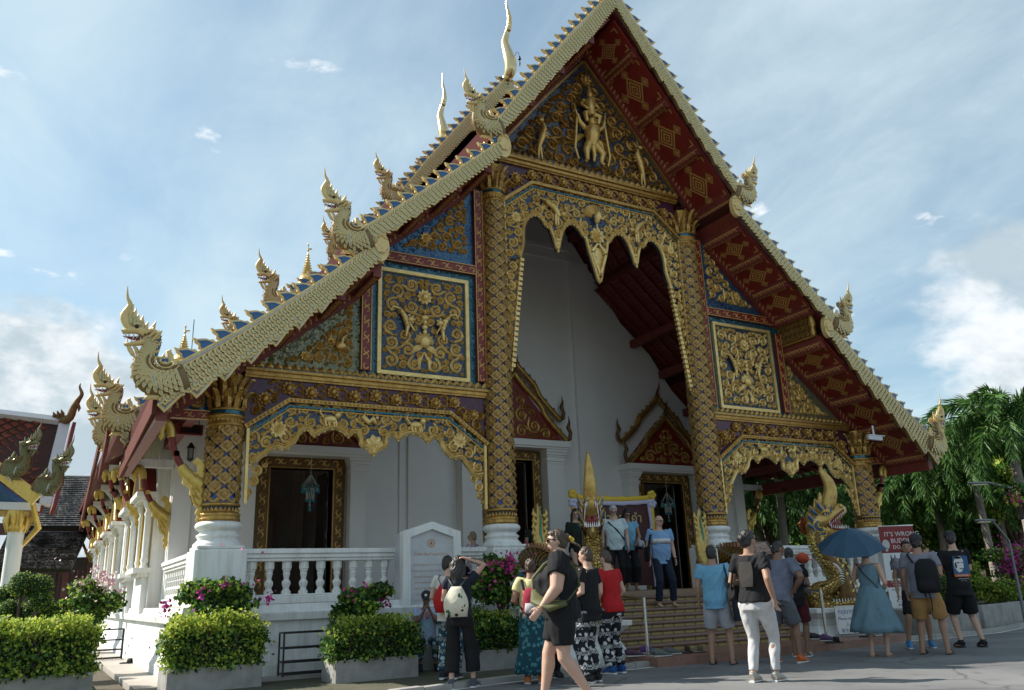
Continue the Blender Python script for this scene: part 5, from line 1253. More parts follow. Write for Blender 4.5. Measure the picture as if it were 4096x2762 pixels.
# ---- the two naga guardians at the foot of the stair
def naga_guard(s):
    NX = -2.47 if s < 0 else 3.16; N = empty('naga_statue', (NX, -2.72, .665), 0, 'golden crowned naga serpent statue on the %s stair pedestal, jaws open' % ('left' if s < 0 else 'right'), 'statue', 'naga guardians of the stair')
    N['label'] = 'golden naga with tall crest facing the viewer, left of the stairs' if s < 0 else 'golden naga seen in profile rising behind the blue umbrella'
    a = R(-45) if s > 0 else R(237)
    hd = empty('serpent', (0,0,0), a, parent=N)
    k = .00256; q = lambda u, v, y=0: Vector(((u-865)*k, y, (920-v)*k))
    # neck
    sp = smooth_curve([q(930,930), q(925,800), q(895,660), q(835,550), q(785,450), q(790,370), q(830,310)], 5)
    rad = np.interp(np.linspace(0,1,len(sp)), [0,.2,.4,.6,.8,1], [.27,.25,.215,.185,.165,.15])
    m = MB(); m.tube(sp, list(rad), 16, 1, (.82,1.0), (0,1,0))
    for i in range(1, len(sp)-1):
        t = (sp[i+1]-sp[i-1]).normalized(); up_ = Vector((0,1,0)).cross(t)
        for j in range(14):
            an = 6.283*(j+(.5 if i % 2 else 0))/14; c = sp[i]+up_*rad[i]*math.cos(an)+Vector((0,1,0))*rad[i]*.82*math.sin(an); nr = (up_*math.cos(an)+Vector((0,.9,0))*math.sin(an)).normalized()
            if math.cos(an) > .55: continue   # belly plates go there
            sd = t.cross(nr); r = .055
            V = [c+nr*.012]+[c-t*r*math.cos(b)+sd*r*math.sin(b)+nr*.022 for b in [(-1.57+3.14*w/5) for w in range(6)]]
            m.add(V, [(0, w+1, w+2) for w in range(5)], 0)
            if (i+j) % 2: m.ball(c+nr*.018, .014, 2, 5, 4)
        # belly plates
        c = sp[i]+up_*rad[i]*.96; m.bar(c+Vector((0,-.11,0)), c+Vector((0,.11,0)), .03, .06, 0, upv=t)
    m.build('neck', [NGOLD, GOLDD, material('green_glass_bead', (.03,.20,.10), .1)] if s < 0 else [GOLDY, GOLDD, MT['green_glass_bead']], hd)
    # head, jaws
    m = MB()
    m.tube([q(770,300), q(830,275), q(900,258), q(960,218), q(1000,188), q(1008,178)], [(.15,.17),(.18,.17),(.165,.12),(.14,.075),(.11,.06),(.04,.03)], 12, 0, upv=(0,1,0))
    m.tube([q(800,350), q(870,350), q(930,370), q(985,376), q(1008,368)], [(.15,.10),(.15,.085),(.13,.05),(.10,.04),(.05,.02)], 10, 0, upv=(0,1,0))
    for e in (-1, 1):
        m.tube([q(872,318,e*.11), q(905,285,e*.125), q(955,243,e*.12), q(1003,208,e*.095)], .018, 6, 2); m.tube([q(872,322,e*.11), q(920,350,e*.125), q(975,356,e*.115), q(1003,352,e*.09)], .018, 6, 2)
        for j in range(9):
            t = j/8; p = q(885+120*t, 290-84*t, e*(.125-.03*t)); m.tube([p, p+Vector((0,0,-.045)), p+Vector((.003,0,-.085 if j % 3 else -.11))], [.013,.010,.001], 5, 3)
            p = q(895+108*t, 344+10*t, e*(.125-.03*t)); m.tube([p, p+Vector((0,0,.035)), p+Vector((0,0,.075 if j % 3 else .10))], [.012,.009,.001], 5, 3)
        m.ball(q(868,235,e*.15), (.04,.025,.038), 3, 8, 6); m.ball(q(870,235,e*.168), (.022,.014,.022), 4, 8, 6)
        m.tube([q(825,240,e*.15), q(850,215,e*.17), q(885,218,e*.16), q(900,238,e*.14)], [.012,.03,.03,.008], 6, 0)
        for j in range(5):   # whorled cheek
            c = q(815,320,e*.13); r = .05+.04*j; m.tube([c+Vector((r*math.cos(b), e*(.04-.012*j), r*math.sin(b))) for b in np.linspace(1.9, 5.2, 9)], .02, 6, 0 if j % 2 == 0 else 5, caps=False)
        m.ball(q(985,180,e*.045), (.045,.04,.05), 0, 7, 5)
        for j, (b_, t_) in enumerate((((850,215),(800,120)),((800,240),(748,165)),((770,290),(728,215)),((765,340),(718,290)))):
            B, Tt = q(*b_, e*.12), q(*t_, e*(.24)); m.tube([B, B*.6+Tt*.4+Vector((-.03,0,0)), Tt], [.06,.075,.004], 6, 0, (1,.4), (0,1,0)); m.tube([B+Vector((0,e*.02,0)), B*.55+Tt*.45+Vector((-.02,e*.03,0)), B*.2+Tt*.8], [.03,.04,.004], 5, 5, (1,.4), (0,1,0))
    m.ball(q(905,305), (.17,.125,.13), 2, 12, 8)
    for j in (-2,-1,0,1,2): p = q(1006,196,j*.035); m.tube([p, p+Vector((0,0,-.05)), p+Vector((0,0,-.10))], [.014,.011,.001], 5, 3); p = q(1004,354,j*.034); m.tube([p, p+Vector((0,0,.04)), p+Vector((0,0,.085))], [.013,.010,.001], 5, 3); m.tube([q(900,315), q(950,300), q(990,290)], [.04,.035,.006], 6, 2)
    m.build('head', [NAGOLD, GOLDD, REDP, WHITE, BLACK, BLUEP], hd)
    # tall flame crest
    m = MB(); cr = smooth_curve([q(880,225), q(900,150), q(925,70), q(925,0), q(900,-60), q(880,-110), q(885,-150)], 4)
    m.tube(cr, list(np.interp(np.linspace(0,1,len(cr)), [0,.2,.45,.7,.9,1], [.13,.15,.12,.075,.035,.004])), 10, 0, (1,.8), (0,1,0))
    for e in (-1, 0, 1):
        m.tube([p+Vector((-.02 if e == 0 else 0, e*.10*(1-i/len(cr)), 0)) for i, p in enumerate(cr)], list(np.linspace(.06,.006,len(cr))), 6, 1 if e == 0 else 0, (1,.7), (0,1,0))
        for w in (-.06, .06): m.tube([p+Vector((w*(1-i/len(cr)), e*.105*(1-i/len(cr)), 0)) for i, p in enumerate(cr)], list(np.linspace(.022,.004,len(cr))), 5, 2, (1,.7), (0,1,0), caps=False)
    for j, (b_, t_) in enumerate((((870,200),(845,60)),((840,225),(800,110)),((900,215),(960,130)))):
        B, Tt = q(*b_), q(*t_); m.tube([B, B*.5+Tt*.5+Vector((-.03,0,0)), Tt], [.08,.09,.004], 7, 0, (1,.5), (0,1,0))
    for i in range(2, len(cr)-2, 2): m.tube([cr[i]-Vector((0,0,.008)), cr[i]+Vector((0,0,.012))], [.155*(1-i/len(cr))+.012]*2, 10, 1 if i % 4 else 0, (1,.85))
    m.build('crest', [NAGOLD, GOLDD, BLUEP], hd)
    # sea beast whose open jaws hold the neck
    m = MB()
    up_j = smooth_curve([q(700,850), q(745,790), q(815,775), q(868,730), q(868,660), q(835,610), q(800,600)], 4)
    for e in (-1, 1):
        m.tube([p+Vector((0,e*.26,0)) for p in up_j], list(np.interp(np.linspace(0,1,len(up_j)), [0,.3,.6,1], [.15,.13,.085,.05])), 8, 0, (1,1))
        m.tube([p+Vector((.05,e*.30,0)) for p in up_j[6:]], .018, 5, 2)
        for j, p in enumerate(up_j[8:]): m.tube([p+Vector((.07,e*.27,0)), p+Vector((.11,e*.26,-.01)), p+Vector((.15,e*.25,-.02))], [.018,.013,.002], 5, 3)
        lo = [q(700,880,e*.26), q(790,905,e*.28), q(880,905,e*.30), q(980,890,e*.30), q(1030,880,e*.27)]; m.tube(lo, [.13,.09,.07,.06,.03], 8, 0)
        for j in range(10): p = q(830+20*j, 890, e*.31); m.tube([p, p+Vector((0,0,.05)), p+Vector((.0,0,.09))], [.016,.012,.002], 5, 3)
        m.ball(q(765,765,e*.36), (.045,.03,.03), 4, 8, 6); m.tube([q(725,770,e*.35), q(765,745,e*.37), q(805,755,e*.35)], [.01,.025,.008], 6, 0)
        for j in range(5):   # sweeping fins
            w = j*28; f = smooth_curve([q(720-w*.2,850-w*.3,e*(.30-.02*j)), q(660-w*.6,790-w*.5,e*(.32-.03*j)), q(612-w*.75,690-w*.6,e*(.3-.03*j)), q(595-w*.75,600-w*.6+30,e*(.26-.03*j))], 4)
            if j > 3: continue
            m.tube(f, list(np.interp(np.linspace(0,1,len(f)), [0,.4,.8,1], [.06,.085,.06,.004])), 6, 0, (1,.5), (0,1,0)); m.tube([p+Vector((.0,e*.035,.0)) for p in f], list(np.interp(np.linspace(0,1,len(f)), [0,.4,.8,1], [.02,.045,.03,.002])), 5, 5, (1,.5), (0,1,0))
    m.ball(q(740,850), (.30,.30,.22), 0, 12, 8); m.ball(q(610,890), (.22,.24,.2), 1, 12, 8)
    for j in range(40):
        an = j*.7; e = 1 if j % 2 else -1; c = q(590+35*math.cos(an), 890+35*math.sin(an*1.3), e*.22); m.ball(c, (.04,.02,.035), 0, 6, 4)
    m.build('sea_beast', [NGOLD, GOLDD, REDP, WHITE, BLACK, BLUEP], hd)
    # body lying along the parapet, and the flaming tail
    m = MB(); O = N.location; bp = smooth_curve([Vector(p)-O for p in ((s*2.6,-2.35,1.0),(s*2.45,-1.95,1.12),(s*2.42,-1.55,1.38),(s*2.42,-1.1,1.66),(s*2.42,-.6,1.74),(s*2.40,-.15,1.66),(s*2.32,.15,1.62))], 6)
    rb = np.interp(np.linspace(0,1,len(bp)), [0,.5,.8,1], [.19,.18,.17,.13]); m.tube(bp, list(rb), 14, 1)
    for i in range(0, len(bp)-1):
        t = (bp[i+1]-bp[max(0,i-1)]).normalized(); sd = t.cross(Vector((0,0,1))).normalized(); u_ = sd.cross(t)
        for j in range(12):
            an = math.pi*(-.3+1.6*(j+(.5 if i % 2 else 0))/12); c = bp[i]+sd*rb[i]*math.cos(an)+u_*rb[i]*math.sin(an); nr = (sd*math.cos(an)+u_*math.sin(an)); w = t.cross(nr); r = .07
            V = [c+nr*.008]+[c-t*r*math.cos(b)+w*r*math.sin(b)*.8+nr*.02 for b in (-1.5,-.75,0,.75,1.5)]; m.add(V, [(0,1,2),(0,2,3),(0,3,4),(0,4,5)], 0)
        m.tube([bp[i]+u_*rb[i], bp[i]+u_*(rb[i]+.09)+t*.03, bp[i]+u_*(rb[i]+.11)+t*.07], [.05,.03,.003], 5, 2, (.5,1), t)
    m.build('body', [material('naga_bronze', (.34,.20,.06), .36, .5, (14,.8,(.20,.11,.04))) if s < 0 else MT['naga_bronze'], GOLDD, material('spine_brown', (.28,.12,.05), .4, .3) if s < 0 else MT['spine_brown']], N)
    m = MB(); tl = smooth_curve([Vector(p)-O for p in ((s*2.1,-.45,1.45),(s*2.02,-.40,1.62),(s*2.0,-.34,1.9),(s*2.04,-.3,2.2),(s*2.02,-.3,2.5),(s*2.06,-.3,2.78))], 5)
    m.tube(tl, list(np.interp(np.linspace(0,1,len(tl)), [0,.2,.5,.8,1], [.13,.2,.17,.09,.004])), 8, 0, (1,.45), (0,1,0)); m.tube([p+Vector((-s*0.0,-.06,0)) for p in tl], list(np.interp(np.linspace(0,1,len(tl)), [0,.2,.5,.8,1], [.02,.05,.04,.02,.002])), 6, 2, (1,.45), (0,1,0))
    for i in range(3, len(tl)-3, 2):
        for e in (-1, 1): m.tube([tl[i]+Vector((e*.08,-.02,-.03)), tl[i]+Vector((e*.15,-.03,.03)), tl[i]+Vector((e*.14,-.02,.14))], [.05,.045,.003], 6, 0 if i % 4 else 3, (1,.6), (0,1,0))
    m.build('tail', [NAGOLD, GOLDD, MT['green_glass_bead'], REDP], N)
    return N
naga_guard(-1); naga_guard(1)
# ================================================================ things around the hall
def at(u, v, d):
    """a point seen at (u, v) of the photograph, d metres away along the view"""
    f = 3259.25/4096*2325
    return Vector((-10.335,-14.11,1.15)) + (fw + r2*((u-1162.5)/f) - u2*((v-784)/f))*d
def text(name, body, loc, rot, size, mat, parent, align='CENTER', ext=.002):
    cu = bpy.data.curves.new(name, 'FONT'); cu.body = body; cu.size = size; cu.align_x = align; cu.align_y = 'CENTER'; cu.extrude = 0; cu.resolution_u = 2; cu.materials.append(mat)
    o = bpy.data.objects.new(name, cu); COL.objects.link(o); dg = bpy.context.evaluated_depsgraph_get(); me = bpy.data.meshes.new_from_object(o.evaluated_get(dg)); bpy.data.objects.remove(o)
    o = link(name, me, parent); o.location = loc; o.rotation_euler = rot; return o
# ---- stele
S = empty('stone_stele', (-4.40, -.42, 0), 0, 'white framed marble stele with gold Thai inscription set in the balustrade', 'stele')
m = MB(); o_ = [(-.55,0),(.55,0),(.55,2.23),(0,2.40),(-.55,2.23)]; i_ = [(-.41,.55),(.41,.55),(.41,2.13),(0,2.27),(-.41,2.13)]
for a, b in zip(range(5), [1,2,3,4,0]):
    q = [o_[a], o_[b], i_[b], i_[a]]; m.prism(q, (0,0,0), (1,0,0), (0,0,1), (0,-1,0), 0, .16)
fixn(m.build('frame', WHITE, S)); m = MB(); m.prism(i_, (0,0,0), (1,0,0), (0,0,1), (0,-1,0), .0, .10); m.box(-.62,.62,-.22,.25,0,.42); m.box(-.54,.54,0,.25,.42,2.2); fixn(m.build('slab', [MARBLE], S))
m = MB(); fr = lambda u, v, d: (u, -.10-d, v)
for k in range(24): 
    a, b = 6.283*k/24, 6.283*(k+1)/24; m.add([fr(r*math.cos(t), 2.03+r*math.sin(t), .003) for r, t in ((.062,a),(.075,a),(.075,b),(.062,b))], [(0,1,2,3)])
for k in range(8): a = 6.283*k/8; strip_line(m, [(0,2.03),(.062*math.cos(a),2.03+.062*math.sin(a))], .012, .003, fr)
m.build('wheel_emblem', ORANGEL, S)
text('inscription', 'วัดพระสิงห์วรมหาวิหาร', (0,-.103,1.84), (R(90),0,0), .075, ORANGEL, S)
LN = ['เดิมชื่อวัดลีเชียงพระ เป็นพระอารามหลวงชั้นเอก','พญาผายูแห่งราชวงศ์มังราย สร้างขึ้น พ.ศ. ๑๘๘๘','เพื่อบรรจุพระอัฐิของพระราชบิดา คือ พญาคำฟู','ต่อมาได้อัญเชิญพระพุทธสิหิงค์มาประดิษฐาน','จึงเรียกว่า "วัดพระสิงห์" ตามชื่อพระพุทธรูป','ได้รับการบูรณะครั้งใหญ่โดยครูบาศรีวิชัย','ปี พ.ศ. ๒๔๖๗ และยกเป็นพระอารามหลวง','ชั้นเอก ชนิดวรมหาวิหาร เมื่อ พ.ศ. ๒๔๘๓','มีพระวิหารลายคำ พระอุโบสถ หอไตร','และพระธาตุเจดีย์ เป็นปูชนียสถาน']
for i, t in enumerate(LN): text('inscription', t, (0,-.103,1.66-.098*i), (R(90),0,0), .038, ORANGEL, S)
# ---- hanging garland mobiles at the doors
BEADW = material('jasmine_bead', (.62,.66,.62), .6); TEALT = material('teal_tassel', (.03,.22,.28), .5)
def garland(x, z, y, label, sc=1.):
    G = empty('garland_mobile', (x, y, z), 0, label, 'garland', 'garland mobiles hung in the doorways')
    m = MB(); m.tube([(0,0,0),(0,0,.42)], .006, 5)
    for k in range(6):
        a = 6.283*k/6; c, s_ = math.cos(a)*.17*sc, math.sin(a)*.17*sc
        for q in range(9): t = q/8; m.ball((c*t, s_*t, -.0-.26*t), .013, 0, 5, 4)
        for q in range(7): t = q/6; b = 6.283*(k+t)/6; m.ball((.17*sc*math.cos(b), .17*sc*math.sin(b), -.26-.09*math.sin(math.pi*t)), .013, 0, 5, 4)
        for q in range(8): m.ball((.085*math.cos(a), .085*math.sin(a), -.34-.03*q), .013, 0, 5, 4); m.ball((.085*math.cos(a+.5), .085*math.sin(a+.5), -.34-.03*q), .013, 0, 5, 4)
    for q in range(5): m.ball((0,0,-.58-.03*q), .016, 0, 5, 4)
    m.build('bead_strings', BEADW, G, 'stuff')
    m = MB()
    for k in range(6):
        a = 6.283*k/6; p = (.18*math.cos(a), .18*math.sin(a), -.30); m.tube([p, (p[0],p[1],p[2]-.05), (p[0],p[1],p[2]-.12)], [.012,.03,.035], 7); m.ball((p[0],p[1],-.25), .025, 0, 6, 5)
        m.tube([(.085*math.cos(a),.085*math.sin(a),-.57), (.085*math.cos(a),.085*math.sin(a),-.62)], [.02,.03], 6)
    m.tube([(0,0,-.72),(0,0,-.76),(0,0,-.82)], [.01,.03,.035], 7); m.tube([(0,0,-.02),(0,0,-.10)], [.01,.03], 6); m.build('tassel', TEALT, G)
garland(-5.28, 3.86, 4.2, 'blue and white bead garland hanging in the leftmost doorway')
garland(4.95, 3.72, 4.2, 'blue and white bead garland hanging in the doorway right of the banner')
# ---- the banner with cloth swags
B = empty('banner', (1.05, 1.5, FLOOR), R(-6), 'maroon Thai festival banner on a frame draped with yellow and white cloth', 'banner')
BANM = material('banner_maroon', (.06,.014,.014), .55, 0, (2,.5,(.045,.010,.011))); YCL = material('yellow_cloth', (.62,.42,.04), .75, bump=(9,.5)); LCL = material('lilac_cloth', (.48,.46,.62), .75, bump=(9,.5))
m = MB(); m.box(-.98,.98,-.01,.01,.10,2.0); m.build('panel', BANM, B)
m = MB(); 
for s in (-1,1): m.tube([(s*1.02,.02,0),(s*1.02,.02,2.08)], .02, 8)
m.tube([(-1.02,.02,2.08),(1.02,.02,2.08)], .02, 8); m.build('frame', BLACK, B)
for mat, z, dy, dz in ((YCL,2.09,-.04,.05),(LCL,2.0,-.03,.035)):
    m = MB(); P = [(x, dy-.01, z-.05*(1-(x/1.04)**2)) for x in np.linspace(-1.04,1.04,17)]; m.tube(P, [.06+.012*math.sin(i*2.1) for i in range(17)], 9, 0, (.5,1))
    for s in (-1,1):
        off = 0 if mat is YCL else -.06
        m.tube([(s*1.03+off*s,dy,z),(s*1.06+off*s,dy,z-.5),(s*1.03+off*s,dy,z-1.1),(s*1.07+off*s,dy,.06)], [.05,.04,.045,.055], 8); 
        for k in range(5): a = 6.283*k/5; m.ball((s*1.05+.06*math.cos(a), dy-.03, z+(.05 if mat is YCL else -.05)+.06*math.sin(a)), (.07,.05,.06), 0, 7, 5)
    m.build('swag', mat, B)
GT = material('banner_gold_print', (.50,.38,.17), .5, .2); WT = material('banner_white_print', (.55,.53,.5), .6)
text('lettering', 'ผ้าป่าทองคำ', (0.05,-.014,1.60), (R(90),0,0), .30, GT, B); text('lettering', 'ยอดฉัตรทองคำ', (.02,-.014,1.35), (R(90),0,0), .14, GT, B); text('lettering', 'พระวิหาร', (.3,-.014,1.22), (R(90),0,0), .12, GT, B)
text('lettering', '2566', (.45,-.014,.98), (R(90),0,0), .13, WT, B); text('lettering', 'เชียงใหม่', (.42,-.014,.72), (R(90),0,0), .11, WT, B)
m = MB(); m.lathe([(.22,.10),(.16,.2),(.13,.32),(.05,.45),(.01,.75)], 14, (.12,-.0,0), 0); 
for v in m.v: pass
m.v = [(x, -.012-.02*0+min(0, (y))*.02, z) for x, y, z in m.v]; m.build('printed_pagoda', GOLDY, B)
# ---- sign asking to take off shoes
SG = empty('shoe_sign', (3.02, -3.22, .155), R(-14), 'white sign with blue Thai and English text asking to take off shoes', 'sign')
m = MB(); m.box(-.44,.44,-.012,.012,.05,.53); bevel(m.build('board', WHITE, SG), .004); m = MB(); m.box(-.46,.46,-.016,.014,.035,.05); m.box(-.46,.46,-.016,.014,.53,.545)
for s in (-1,1): m.box(s*.45-.01,s*.45+.01,-.016,.014,.05,.53); m.box(s*.38-.015,s*.38+.015,.0,.16,.0,.06)
m.build('frame', MT['chrome'], SG); BT = material('blue_sign_print', (.02,.05,.25), .5)
for t, z, sz in (('กรุณาถอดรองเท้า',.44,.115),('Please take off your shoes',.32,.078),('入 内 请 脱 鞋',.21,.085),('靴を脱いでください',.105,.082)): text('lettering', t, (0,-.014,z), (R(90),0,0), sz, BT, SG, ext=.001)
# ---- pull-up information banner
p = at(2062, 1372, 19.5); RB = empty('dress_code_banner', (p.x, p.y, GZ+.3), R(-30), 'tall red and white pull-up banner about Buddha images and polite dress', 'banner')
SGR = material('sign_red', (.22,.018,.022), .5); SGW = material('sign_white', (.70,.70,.70), .5); DKG = material('dark_grey_cloth', (.05,.07,.07), .8); BKP = material('sign_black_print', (.03,.03,.03), .6)
for z0, z1 in ((0,.62),(.78,1.42)): m = MB(); m.box(-.42,.42,-.008,.008,z0,z1); m.build('white_field', SGW, RB)
for z0, z1 in ((.62,.78),(1.42,2.05)): m = MB(); m.box(-.42,.42,-.009,.009,z0,z1); m.build('red_field', SGR, RB)
m = MB(); m.box(-.44,.44,-.06,.06,-.06,0); m.tube([(0,.03,-.05),(0,.03,2.06)], .012, 6); m.box(-.43,.43,-.015,.015,2.05,2.075); m.box(-.3,-.26,-.05,.05,-.28,-.05); m.box(.26,.3,-.05,.05,-.28,-.05); m.build('stand', MT['chrome'], RB)
rx = (R(90),0,0)
for t, x, z, sz, mt in (("IT'S WRONG",.12,1.86,.15,SGW),('BUDDHA',.14,1.70,.15,SGW),('DO NOT',.1,1.55,.12,SGW),('BUDDHA HEAD',-.12,1.45,.085,BKP),('STRICTLY forbidden',-.03,.745,.07,SGW),('to step or climb on',-.03,.685,.065,SGW),('Buddha statues',-.03,.635,.06,SGW),('PLEASE DRESS POLITELY',0,.56,.062,BKP),('TO VISIT',0,.49,.07,BKP),('Пожалуйста одевайтесь',0,.40,.045,BKP),('во время посещения',0,.345,.045,BKP),('необходимо соблюдать',0,.29,.045,BKP),('参拜寺庙，服装',0,.21,.07,BKP),('需讲文明',0,.13,.07,BKP),('knowingbuddha.org',.05,.04,.05,BKP)): text('lettering', t, (x,-.011,z), rx, sz, mt, RB, ext=.001)
m = MB(); fr = lambda u, v, d: (u, -.012-d, v)
m.prism([(-.28,1.02),(-.08,1.02),(-.08,1.20),(-.12,1.27),(-.12,1.37),(-.145,1.37),(-.15,1.30),(-.21,1.30),(-.215,1.37),(-.24,1.37),(-.24,1.27),(-.28,1.20)], (0,-.009,0), (1,0,0), (0,0,1), (0,-1,0), 0, .004); m.prism([(-.28,.82),(-.08,.82),(-.1,.97),(-.26,.97)], (0,-.009,0), (1,0,0), (0,0,1), (0,-1,0), 0, .004); m.build('garment_picture', DKG, RB)
m = MB(); m.prism([(-.3+.09*math.cos(a), 1.62+.12*math.sin(a)) for a in np.linspace(0,6.28,13)[:-1]], (0,-.009,0), (1,0,0), (0,0,1), (0,-1,0), 0, .004); m.box(-.33,-.27,-.013,-.009,1.46,1.55); m.build('head_picture', MARBLE, RB)
# grey plaque behind the right naga
p = at(2030, 1295, 22); PQ = empty('text_plaque', (p.x, p.y, 0), R(-20), 'grey stone plaque with faded gold writing behind the blue dress', 'plaque')
m = MB(); m.box(-.9,.9,-.06,.06,0,1.75); m.build('slab', material('slate_plaque', (.16,.165,.18), .5, 0, (5,.6,(.11,.11,.12))), PQ)
for i in range(10): text('inscription', 'วัดพระสิงห์วรมหาวิหาร พระอารามหลวง เชียงใหม่', (0,-.063,1.55-.12*i), rx, .065, ORANGEL, PQ)

# ---- foliage
LD = lambda n, c, c2: material(n, c, .55, 0, (3.5, .8, c2), spec=.35)
LEAFD = LD('leaf_dark', (.022,.060,.016), (.014,.04,.012)); LEAFM = LD('leaf_mid', (.085,.19,.034), (.05,.13,.026)); LEAFL = LD('leaf_light', (.36,.46,.06), (.22,.34,.045)); LEAFY = LD('leaf_young', (.55,.58,.11), (.40,.47,.07))
PALMG = LD('palm_green', (.12,.24,.05), (.06,.15,.032)); PALMD = LD('palm_dark', (.05,.12,.03), (.03,.08,.02))
for mm_ in (LEAFM, LEAFL, LEAFY, PALMG, LEAFD):   # leaves let some sun through
    nt = mm_.node_tree; b = nt.nodes['Principled BSDF']; tr = nt.nodes.new('ShaderNodeBsdfTranslucent'); ms = nt.nodes.new('ShaderNodeMixShader'); ms.inputs[0].default_value = .42
    src = b.inputs['Base Color'].links[0].from_socket; nt.links.new(src, tr.inputs[0]); out = nt.nodes['Material Output']; nt.links.new(b.outputs[0], ms.inputs[1]); nt.links.new(tr.outputs[0], ms.inputs[2]); nt.links.new(ms.outputs[0], out.inputs[0])
BARK = material('bark', (.10,.075,.055), .9, 0, (9,.8,(.05,.038,.03)), (22,.7)); PTRUNK = material('palm_trunk', (.24,.21,.18), .8, 0, (4,.8,(.14,.12,.10)), (20,.4)); PSHAFT = material('palm_crownshaft', (.22,.30,.14), .5, 0, (5,.7,(.30,.33,.20)))
FLM = [material('bract_magenta', (.50,.03,.20), .6), material('bract_pink', (.68,.36,.44), .6), material('bract_purple', (.36,.03,.26), .6), material('bract_cream', (.72,.56,.52), .6), material('flower_yellow', (.6,.42,.05), .6)]
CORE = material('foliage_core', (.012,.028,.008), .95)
def leafmesh(name, pts, nrm, size, mats, mi, g, asp=.55, droop=0.):
    """one folded leaf per point; vectorised"""
    n = len(pts); d = g.normal(size=(n,3)); d[:,2] -= droop; d /= np.linalg.norm(d, axis=1)[:,None]
    nn = nrm+g.normal(size=(n,3))*.6; nn /= np.linalg.norm(nn, axis=1)[:,None]+1e-9
    s = np.cross(d, nn); s /= np.linalg.norm(s, axis=1)[:,None]+1e-9; nn = np.cross(s, d)
    L = size*g.uniform(.65, 1.3, n)[:,None]; Wd = L*asp*.5
    a = pts; b = pts+d*L*.5+s*Wd+nn*L*.10; c = pts+d*L; e = pts+d*L*.5-s*Wd+nn*L*.10; mdl = pts+d*L*.5
    V = np.stack([a, b, c, e], 1).reshape(-1, 3)
    me = bpy.data.meshes.new(name); me.vertices.add(4*n); me.vertices.foreach_set('co', V.ravel().astype(np.float32))
    idx = np.arange(n)[:,None]*4
    tri = np.concatenate([idx+np.array([0,1,2]), idx+np.array([0,2,3])], 1).reshape(-1)
    me.loops.add(len(tri)); me.loops.foreach_set('vertex_index', tri.astype(np.int32)); me.polygons.add(2*n)
    me.polygons.foreach_set('loop_start', (np.arange(2*n)*3).astype(np.int32)); me.polygons.foreach_set('loop_total', np.full(2*n, 3, np.int32))
    for m_ in mats: me.materials.append(m_)
    me.polygons.foreach_set('material_index', np.repeat(mi, 2).astype(np.int32)); me.update(calc_edges=True); return me
def clumpy(g, n, lobes):
    """points in the shells of many lobes (centre, radii)"""
    P = []; N_ = []
    w = np.array([l[1][0]*l[1][2] for l in lobes]); w = w/w.sum(); k = g.choice(len(lobes), n, p=w)
    d = g.normal(size=(n,3)); d /= np.linalg.norm(d, axis=1)[:,None]; r = g.uniform(.55, 1.0, n)**.6
    c = np.array([l[0] for l in lobes])[k]; rr = np.array([l[1] for l in lobes])[k]
    return c+d*rr*r[:,None], d
def hedge(x0, x1, y0, y1, z0, z1, label, n, seed, light, rz=0, origin=(0,0)):
    n = int(n*1.25); g = np.random.default_rng(seed); H = empty('clipped_hedge', (origin[0], origin[1], 0), rz, label, 'hedge', 'clipped hedges in the concrete planters')
    P = g.uniform([x0,y0,z0], [x1,y1,z1], (n,3)); f = g.integers(0, 5, n)
    bump = lambda a, b: .05*np.sin(a*7+seed)+.04*np.sin(b*11+seed*2)
    N_ = np.zeros((n,3))
    for k, (ax, val, sg) in enumerate(((1,y0,-1),(0,x0,-1),(0,x1,1),(2,z1,1),(2,z1,1))):
        i = f == k; P[i,ax] = val+sg*(bump(P[i,(ax+1)%3], P[i,(ax+2)%3])+g.normal(0,.06,i.sum())-.02+.05*np.sin(P[i,0]*23+seed)*np.sin(P[i,2]*19+P[i,1]*17)); N_[i,ax] = sg
    tops = P[:,2] > z1-.12; mi = np.where(g.random(n) < np.where(tops, .7, .42)*light, 2, np.where(g.random(n) < .6, 1, 0)); mi = np.where((g.random(n) < .40*light) & (tops | (g.random(n) < .2)), 3, mi)  # sunnier hedges and tops get more pale leaves: sun put into the colour
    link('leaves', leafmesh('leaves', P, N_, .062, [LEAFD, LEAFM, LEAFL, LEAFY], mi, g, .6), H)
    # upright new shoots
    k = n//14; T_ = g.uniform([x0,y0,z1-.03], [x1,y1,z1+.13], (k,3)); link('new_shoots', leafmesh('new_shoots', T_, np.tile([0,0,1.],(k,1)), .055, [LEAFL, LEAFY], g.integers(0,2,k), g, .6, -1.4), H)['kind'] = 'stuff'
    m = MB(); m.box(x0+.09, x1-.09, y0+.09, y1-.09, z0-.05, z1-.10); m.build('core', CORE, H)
    for _ in range(8): 
        x, y = g.uniform(x0+.1,x1-.1), y0+.06; m2 = MB(); m2.tube([(x,y,z0-.05),(x+g.uniform(-.1,.1),y-.02,(z0+z1)/2),(x+g.uniform(-.2,.2),y-.05,z1-.05)], [.014,.01,.004], 5); m2.build('stem', BARK, H)
    return H
def planter(x0, x1, y0, y1, z1, label, rz=0, origin=(0,0)):
    Pn = empty('concrete_planter', (origin[0], origin[1], 0), rz, label, 'planter', 'concrete planters along the road')
    m = MB(); t = .07
    m.box(x0,x1,y0,y0+t,-.02,z1); m.box(x0,x1,y1-t,y1,-.02,z1); m.box(x0,x0+t,y0+t,y1-t,-.02,z1); m.box(x1-t,x1,y0+t,y1-t,-.02,z1); bevel(m.build('box', MT['planter_concrete'], Pn), .012)
    m = MB(); m.box(x0+t,x1-t,y0+t,y1-t,z1-.14,z1-.05); m.build('soil', MT['soil'], Pn)
